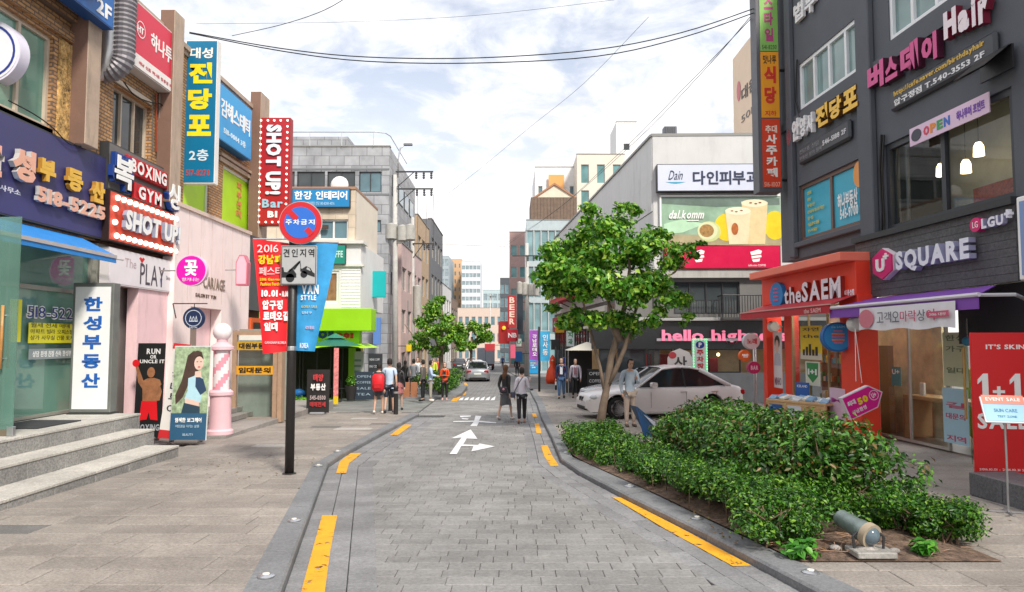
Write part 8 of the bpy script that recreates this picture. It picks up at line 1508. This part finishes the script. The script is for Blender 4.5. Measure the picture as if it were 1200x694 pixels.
    if legs in ('trousers', 'shorts'):
        k2 = ['pel', 'hipL', 'hipR', 'kneL', 'kneR'] + (['ankL', 'ankR'] if legs == 'trousers' else []); N2 = nd(k2, .009)
        if legs == 'trousers':
            for s in 'LR': a = P['ank' + s]; N2['ank' + s] = (a.x, a.y, a.z + .015 * H, .031 * H, .031 * H)
        obj('trousers' if legs == 'trousers' else 'shorts', skinmesh(N2, sub(k2), 'pel', 'trousers', bot), t)
    else:
        z1 = {'skirt': .36, 'midi': .27}[legs]; n = 18; V = []; dy = (P['kneL'].y + P['kneR'].y) * .5; sp = abs(P['kneL'].y - P['kneR'].y) * .5 + .07 * H
        for z, rx, ry in ((.585, .062, .052), (.54, .082, .068), (.48, .088, .075), (z1, .098, max(.085, sp / H * .9))):
            for j in range(n): a = 2 * math.pi * j / n; fl = 1 + (.06 * math.sin(a * 5) if z < .47 else 0); V.append((rx * H * fl * math.cos(a), ry * H * fl * math.sin(a) + (dy if z < .47 else 0), (z + (.01 * math.sin(a * 3) if z < .47 else 0)) * H))
        MB().add(V, [(i * n + j, i * n + (j + 1) % n, (i + 1) * n + (j + 1) % n, (i + 1) * n + j) for i in range(3) for j in range(n)]).build('skirt', bot, t, True)
    for s in 'LR':
        a = P['ank' + s]; b = P['toe' + s]; zb = min(0, 0) ; up = .03 * H if pose != 'stand' and a.y > .03 else 0
        m = MB(); m.tube([(a.x, a.y + .032 * H, .022 * H + up), (a.x, a.y, .026 * H + up), (b.x, b.y + .02 * H, .017 * H), (b.x, b.y - .012 * H, .012 * H)], [.020 * H, .026 * H, .025 * H, .014 * H], 8); m.build('shoe', shoes, t, True)
    return t, P
C = solid
person('young man in pale blue shirt and beige trousers looking at his phone', 738.5, 500, 1.79, 12, mat('pale_blue_shirt', (.46, .56, .66), .75, .1, 8, bump=.3, bscale=12), mat('beige_chino', (.52, .42, .35), .8, .1, 8), tilt=.45, extra={'elbR': (.135, .0, .635), 'wriR': (.075, -.10, .70), 'elbL': (-.14, .01, .63), 'wriL': (-.13, -.03, .49)}, shoes=C('5a4a3c'))
q = D(744, 447, 20.15); t = thing('phone', 'dark phone held by the young man in the pale blue shirt', 'phone', q); MB().bbox(-.035, .035, -.006, .006, -.07, .07, .003).build('case', BLACK, t)
person('woman with long brown hair, black top and grey skirt striding away', 592, 492, 1.66, 145, C('1c1c20'), mat('charcoal_skirt', (.085, .09, .1), .8, .15, 8), hair=hairn, hairlen=.12, legs='midi', pose='stride', female=True, shoes=C('cfc8c4'), extra={'wriR': (.06, .06, .53), 'elbR': (.125, .03, .63)})
t = thing('handbag', 'small dark handbag with a pink flower at the brown haired woman hip', 'bag', D(590, 457, 22.0)); MB().bbox(-.12, .12, -.05, .04, -.09, .09, .03).build('body', C('2a2a34'), t); MB().ball((0, -.06, .02), .035, 8, 6).build('flower', C('d8889a'), t)
person('woman in a white shirt and black cropped trousers walking away with a cup in hand', 611.5, 496, 1.60, 183, mat('white_shirt', (.66, .64, .72), .75, .08, 8, bump=.3, bscale=14), C('1b1c22'), pose='walk', female=True, shoes=C('a88070'), extra={'elbL': (-.125, .0, .63), 'wriL': (-.13, -.09, .70)})
MB_ = MB().lathe([(.028, 0), (.036, .11), (.0001, .112)], n=10); o = MB_.build('paper_cup', C('c8b8b8'), None, True, loc=D(621, 447, 21.2)); tag(o, 'small paper cup held up by the woman in the white shirt', 'cup')
t = thing('shoulder_strap_bag', 'thin dark bag strap crossing the white shirt of the walking woman', 'bag', D(609, 452, 20.45)); MB().tube([(-.16, 0, -.2), (-.02, -.02, .08), (.09, .02, .24)], .012, 5).build('strap', C('3a3a50'), t); MB().bbox(-.26, -.12, .0, .08, -.34, -.18, .02).build('pouch', C('3a3a50'), t)
person('man in a navy blazer, white shirt and jeans walking towards the camera', 658, 467, 1.74, -5, C('24345a'), mat('jeans', (.06, .13, .26), .8, .15, 9), pose='walk', jacket=C('dfe3e8'))
person('man in a pale shirt and tie carrying a dark jacket beside the blazer man', 674.5, 466, 1.70, -8, C('cfc6d2'), C('17181c'), pose='walk', jacket=C('b0707c'))
t = thing('folded_jacket', 'dark jacket hanging over the arm of the man in the pale shirt', 'jacket', D(670.5, 447, 33.3)); MB().bbox(-.14, .12, -.08, .08, -.35, .18, .05).build('cloth', C('1d2230'), t)
person('person in dark clothes walking away in the distance on the right of the road', 606, 441, 1.7, 178, C('1b1b22'), C('1d1e26'), pose='walk')
t, P = person('girl with long black hair and red backpack in a short dark skirt', 443.5, 485, 1.62, 175, C('26282e'), C('3c3c40'), hairlen=.0, legs='skirt', pose='walk', female=True, shoes=shoe_w)
q = D(443.5, 448, P[0] if 0 else t.location.y - .27); t = thing('backpack', 'bright red backpack on the back of the long haired girl', 'backpack', q); MB().bbox(-.19, .19, -.16, .06, -.28, .27, .07).build('bag', mat('backpack_red', (.70, .01, .02), .55, .08, 5), t, True); MB().bbox(-.12, .12, -.20, -.165, -.2, -.02, .02).build('pocket', C('b8101c'), t)
person('man in a pale blue short sleeved shirt and dark shorts walking behind the bollards', 456, 484, 1.76, 178, mat('sky_shirt', (.50, .62, .78), .75, .08, 8), C('232838'), sleeve='short', legs='shorts', pose='walk', shoes=C('4a4a50'))
person('woman in a black jacket and checked skirt just right of the blue shirted man', 467, 481, 1.62, 182, C('1c1a1e'), mat('checked_skirt', (.34, .12, .12), .8, .5, 22), hairlen=.02, legs='skirt', pose='walk', female=True)
person('woman in black with long hair further along the left pavement', 474.5, 462, 1.6, 178, C('141416'), C('1c1d20'), hairlen=.1, pose='walk', female=True)
person('man in a grey top and dark trousers with a bag walking away', 484.5, 463, 1.68, 170, C('787c84'), C('22242a'), pose='walk')
person('person in a dark suit jacket standing at the hedged island with papers', 495.5, 470, 1.68, -100, C('5a5652'), C('17181c'))
person('man in a light blue shirt and khaki trousers facing the suited person', 504.5, 470, 1.72, 95, mat('sky_shirt2', (.42, .54, .74), .75, .08, 8), mat('khaki', (.36, .33, .28), .8), shoes=shoe_w, extra={'elbR': (.12, -.03, .64), 'wriR': (.08, -.14, .62), 'elbL': (-.12, -.03, .64), 'wriL': (-.08, -.14, .62)})
person('woman in an open orange cardigan over black clothes standing at the kerb', 521, 469, 1.63, 0, C('d24a18'), C('1a1a1c'), female=True, jacket=C('17171a'), hair=hairn, hairlen=.02, extra={'elbR': (.115, -.01, .64), 'wriR': (.03, -.09, .655), 'elbL': (-.115, -.01, .64), 'wriL': (-.03, -.09, .655)}, shoes=C('c8a0a0'))
for i, (px, gy, h, f, a, b, lab) in enumerate(((489, 455, 1.7, 10, 'd8dce0', '2a3040', 'person in a white top in the crowd left of the island'), (508, 449, 1.7, 0, 'c8d840', '22262a', 'person in a lime yellow vest behind the island hedge'), (513, 447, 1.7, 0, 'c83a3a', '22262a', 'person in a red top behind the island hedge'), (589, 431, 1.7, 5, '2a5a9a', '1c2028', 'person in a blue jacket beside the distant grey truck'))):
    person(lab, px, gy, h, f, C(a), C(b), pose='walk')
# ------------------------------------------------------------------ cars
def car(label, x, y, rz, paint, L=4.8, Wd=1.84, H=1.47, cat='car', suv=False, plate=True, group=None, z=None):
    t = thing('parked_car', label, cat, (x, y, (gz(0, y) + KH if z is None else z)), rz, group); t.rotation_euler[0] = 0
    hw = Wd / 2; wb = L * .59; xf = -L / 2 + L * .185; xr = xf + wb; wr = .335; gl_ = mat('car_glass', (.015, .018, .02), .05, .05, 1); tr = C('141415', .6); belt = .93 if not suv else 1.0
    top = [(-L / 2, .52), (-L / 2 + .06, .66), (-L / 2 + .35, .76), (-L / 2 + .8, .84), (-L / 2 + 1.25, .92), (-.2, belt + .02), (1.1, belt + .03), (L / 2 - .95, belt + .05), (L / 2 - .25, belt + .04), (L / 2 - .05, belt - .02), (L / 2, .70)]
    def itp(T, x):
        for (a, b), (c, d) in zip(T, T[1:]):
            if x <= c: return b + (d - b) * max(0, x - a) / (c - a)
        return T[-1][1]
    wid = [(-L / 2, hw * .62), (-L / 2 + .1, hw * .80), (-L / 2 + .4, hw * .93), (-L / 2 + 1, hw), (L / 2 - .9, hw), (L / 2 - .3, hw * .93), (L / 2 - .06, hw * .84), (L / 2, hw * .72)]
    xs = sorted(set([round(v, 3) for v in list(np.linspace(-L / 2, L / 2, 30)) + [-L / 2 + .03, -L / 2 + .1, L / 2 - .03, L / 2 - .1] + [c + wr * 1.17 * math.cos(a) for c in (xf, xr) for a in np.linspace(0, math.pi, 13)] + [c + s * wr * 1.175 for c in (xf, xr) for s in (-1, 1)]]))
    V = []; m = 15
    for x_ in xs:
        zl = .21 + (.10 if abs(x_) > L / 2 - .08 else 0); 
        for c in (xf, xr):
            d = abs(x_ - c)
            if d < wr * 1.172: zl = max(zl, wr + math.sqrt(max(0, (wr * 1.17) ** 2 - d * d)) - .0)
        zt_ = itp(top, x_); w = itp(wid, x_); sh = min(zt_ - .08, .78 if x_ < 0 else .84)
        half = [(w * .80, zl), (w * .985, zl + .01), (w * 1.0, max(zl + .02, .40)), (w * 1.0, max(zl + .03, .56)), (w * .985, max(zl + .05, sh)), (w * .93, zt_ - .035), (w * .80, zt_), (0, zt_ + .035)]
        V += [(x_, -a, b) for a, b in half] + [(x_, a, b) for a, b in reversed(half[:-1])]
    ns = len(xs); Fs = [(i * m + j, i * m + j + 1, (i + 1) * m + j + 1, (i + 1) * m + j) for i in range(ns - 1) for j in range(m - 1)] + [tuple(range(m)), tuple(range((ns - 1) * m, ns * m))]
    mb = MB(); mb.add(V, Fs); body = mb.build('body', paint, t, 38)
    MB().box(-L / 2 + .2, L / 2 - .2, -hw * .78, hw * .78, .2, .5).build('underbody', tr, t)
    # greenhouse: glass shell, painted roof and pillars
    xa, xb, xc, xd = (-.95, -.12, 1.05, 1.95) if not suv else (-1.0, -.35, 1.75, 2.2); k = L / 4.8; rows = [(xa, belt - .03, hw * .84), (xb, H - .06, hw * .66), (xb + .45, H, hw * .64), (xc - .3, H - .01, hw * .64), (xc, H - .07, hw * .66), (xd, belt + .03, hw * .80)]
    def shell(scale, zlo): 
        V = []; 
        for x_, z_, w_ in rows: V += [(x_ * k, -hw * .90 * scale if x_ not in (xa, xd) else -w_ * scale, min(z_, belt)), (x_ * k, -w_ * scale, z_ - (.03 if z_ > belt + .1 else 0)), (x_ * k, -w_ * .7, z_ + .012), (x_ * k, w_ * .7, z_ + .012), (x_ * k, w_ * scale, z_ - (.03 if z_ > belt + .1 else 0)), (x_ * k, hw * .90 * scale if x_ not in (xa, xd) else w_ * scale, min(z_, belt))]
        return V
    V = shell(1, 0); mb = MB(); mb.add(V, [(i * 6 + j, i * 6 + j + 1, i * 6 + j + 7, i * 6 + j + 6) for i in range(5) for j in range(5)]); cab = mb.build('cabin_glass', gl_, t, 30)
    up = lambda p, d=.008: (p[0], p[1] * (1 + d), p[2] + .006)
    rf = MB(); R = [V[6 * i + j] for i in range(1, 5) for j in (1, 2, 3, 4)]; rf.add([(a, b * 1.01, c + .012) for a, b, c in R], [(i * 4 + j, i * 4 + j + 1, i * 4 + j + 5, i * 4 + j + 4) for i in range(3) for j in range(3)]); rf.build('roof_panel', paint, t, True)
    for s in (-1, 1):
        j0, j1 = (0, 1) if s < 0 else (5, 4); lo = [Vector(V[6 * i + j0]) for i in range(6)]; hi = [Vector(V[6 * i + j1]) for i in range(6)]; o_ = Vector((0, s * .012, .0))
        mb = MB(); mb.tube([hi[0] + o_, hi[1] + o_, hi[2] + o_, hi[3] + o_, hi[4] + o_, hi[5] + o_], .028, 6); mb.tube([hi[4] + o_, hi[5] + o_ * 1.0], .07, 6); mb.build('roof_pillar', paint, t, True)
        a = lo[2].lerp(lo[3], .45); b = hi[2].lerp(hi[3], .45); MB().tube([a + o_, b + o_], .03, 4).build('door_pillar', tr, t); MB().tube([Vector((xa * k + .1, s * hw * .915, belt - .01)), Vector((xd * k - .2, s * hw * .915, belt + .02))], .012, 5).build('window_trim', STEEL, t)
        MB().bbox(xa * k + .38, xa * k + .56, s * hw * 1.0 - .03, s * hw * 1.0 + .13 * s + .03 * s, belt + .02, belt + .16, .03).build('mirror', paint, t)
        for hx in (.35, 1.3): MB().tube([(hx * k, s * (hw + .012), .80), (hx * k + .2, s * (hw + .012), .81)], .016, 6).build('door_handle', STEEL, t)
        for hx in (-.55, .52, 1.45): MB().box(hx * k, hx * k + .008, s * (hw - .01), s * (hw + .003), .34, .8).build('door_seam', tr, t)
    for c in (xf, xr):
        for s in (-1, 1):
            w = MB().lathe([(.20, -.10), (.31, -.10), (wr, -.07), (wr, .07), (.31, .10), (.2, .10)], n=28, axis='y').build('wheel', C('111112', .8), t, 40, loc=(c, s * (hw - .12), wr)); rm_ = MB().disc((0, 0), .225, -.02, .02, 24).mesh('rim', DARKMETAL); obj('rim', rm_, w)
            sp = MB()
            for q_ in range(5): a = 2 * math.pi * q_ / 5 + .3; ca, sa = math.cos(a), math.sin(a); sp.prism([(ca * .04 - sa * .035, sa * .04 + ca * .035), (ca * .215 - sa * .045, sa * .215 + ca * .045), (ca * .215 + sa * .045, sa * .215 - ca * .045), (ca * .04 + sa * .035, sa * .04 - ca * .035)], min(s * .06, s * .09), max(s * .06, s * .09))
            sp.disc((0, 0), .05, min(s * .05, s * .1), max(s * .05, s * .1), 12); sp.lathe([(.20, s * .05), (.235, s * .05), (.235, s * .1), (.215, s * .1)], n=24, axis='y'); obj('spokes', sp.mesh('spokes', mat('alloy', (.6, .6, .62), .3, .05, 4, metal=.7), 40), w)
    F_, B_ = -L / 2, L / 2
    for s in (-1, 1):
        MB().ball((F_ + .24, s * hw * .70, .64), .15, 10, 8, sc=(1.0, 1.15, .55)).build('headlight', mat('lamp_glass', (.5, .52, .55), .08), t, True); MB().bbox(B_ - .22, B_ + .012, min(s * hw * .5, s * hw * .86), max(s * hw * .5, s * hw * .86), .70, .86, .03).build('tail_light', solid('a8121a', .2), t)
        MB().bbox(F_ - .012, F_ + .08, min(s * .03, s * .2), max(s * .03, s * .2), .50, .64, .02).build('grille', BLACK, t)
    MB().bbox(F_ - .01, F_ + .15, -hw * .5, hw * .5, .26, .38, .02).build('lower_grille', tr, t); MB().bbox(B_ - .1, B_ + .02, -hw * .6, hw * .6, .22, .36, .02).build('rear_valance', tr, t); MB().box(B_ + .005, B_ + .02, -.26, .26, .56, .68).build('number_plate', C('d8dcd4'), t)
    return t
wp_ = mat('pearl_white_paint', (.70, .67, .67), .22, .03, 2); sv = mat('silver_paint', (.34, .36, .39), .25, .03, 2, metal=.5); dkp = mat('dark_paint', (.05, .05, .06), .2, .03, 2)
car('pearl white saloon parked side on in front of the black shopfront', 4.55, 22.7, math.radians(9), wp_, L=4.95, H=1.55)
car('silver saloon behind the white one with only its nose showing', 4.75, 25.6, math.radians(12), sv, L=4.7)
car('silver grey saloon driving away up the middle of the street', D(559.5, 440, 55).x, 55, math.radians(-90 + 3), sv, z=gz(0, 55))
car('white car just beyond the silver grey saloon', D(557, 435, 66).x, 66, math.radians(-88), mat('white_car_paint', (.7, .7, .7), .25, .03, 2), z=gz(0, 66)); car('dark saloon parked on the left beyond the island', D(538, 428, 92).x, 92, math.radians(-85), dkp, z=gz(0, 92)); car('white car far up the street behind the dark one', D(552, 425, 104).x, 104, math.radians(-86), _M['white_car_paint'], z=gz(0, 104))
yy = 90; a = D(569, 420, yy); t = thing('delivery_truck', 'pale grey box truck parked far up the street', 'truck', (a.x, yy, gz(0, yy))); MB().bbox(-1.05, 1.05, 0, 3.6, .75, 2.75, .03).build('cargo_box', C('9aa0aa'), t); MB().bbox(-.95, .95, 3.65, 5.1, .55, 2.1, .12).build('cab', C('c8ccd0'), t); MB().box(-.9, .9, .05, 5, .5, .74).build('chassis', DKGREY, t); MB().box(-.02, .02, -.02, -.001, .8, 2.7).build('door_seam', DKGREY, t)
for x_ in (-.85, .85):
    for y_ in (.7, 4.3): MB().lathe([(.0001, -.12), (.4, -.12), (.4, .12), (.0001, .12)], (x_, y_, .4), 16, axis='x').build('wheel', C('111112', .8), t)
    MB().box(x_ - .1, x_ + .1, -.03, -.005, .55, .68).build('tail_light', solid('a8121a', .2), t)
bpy.data.scenes.remove(TS)
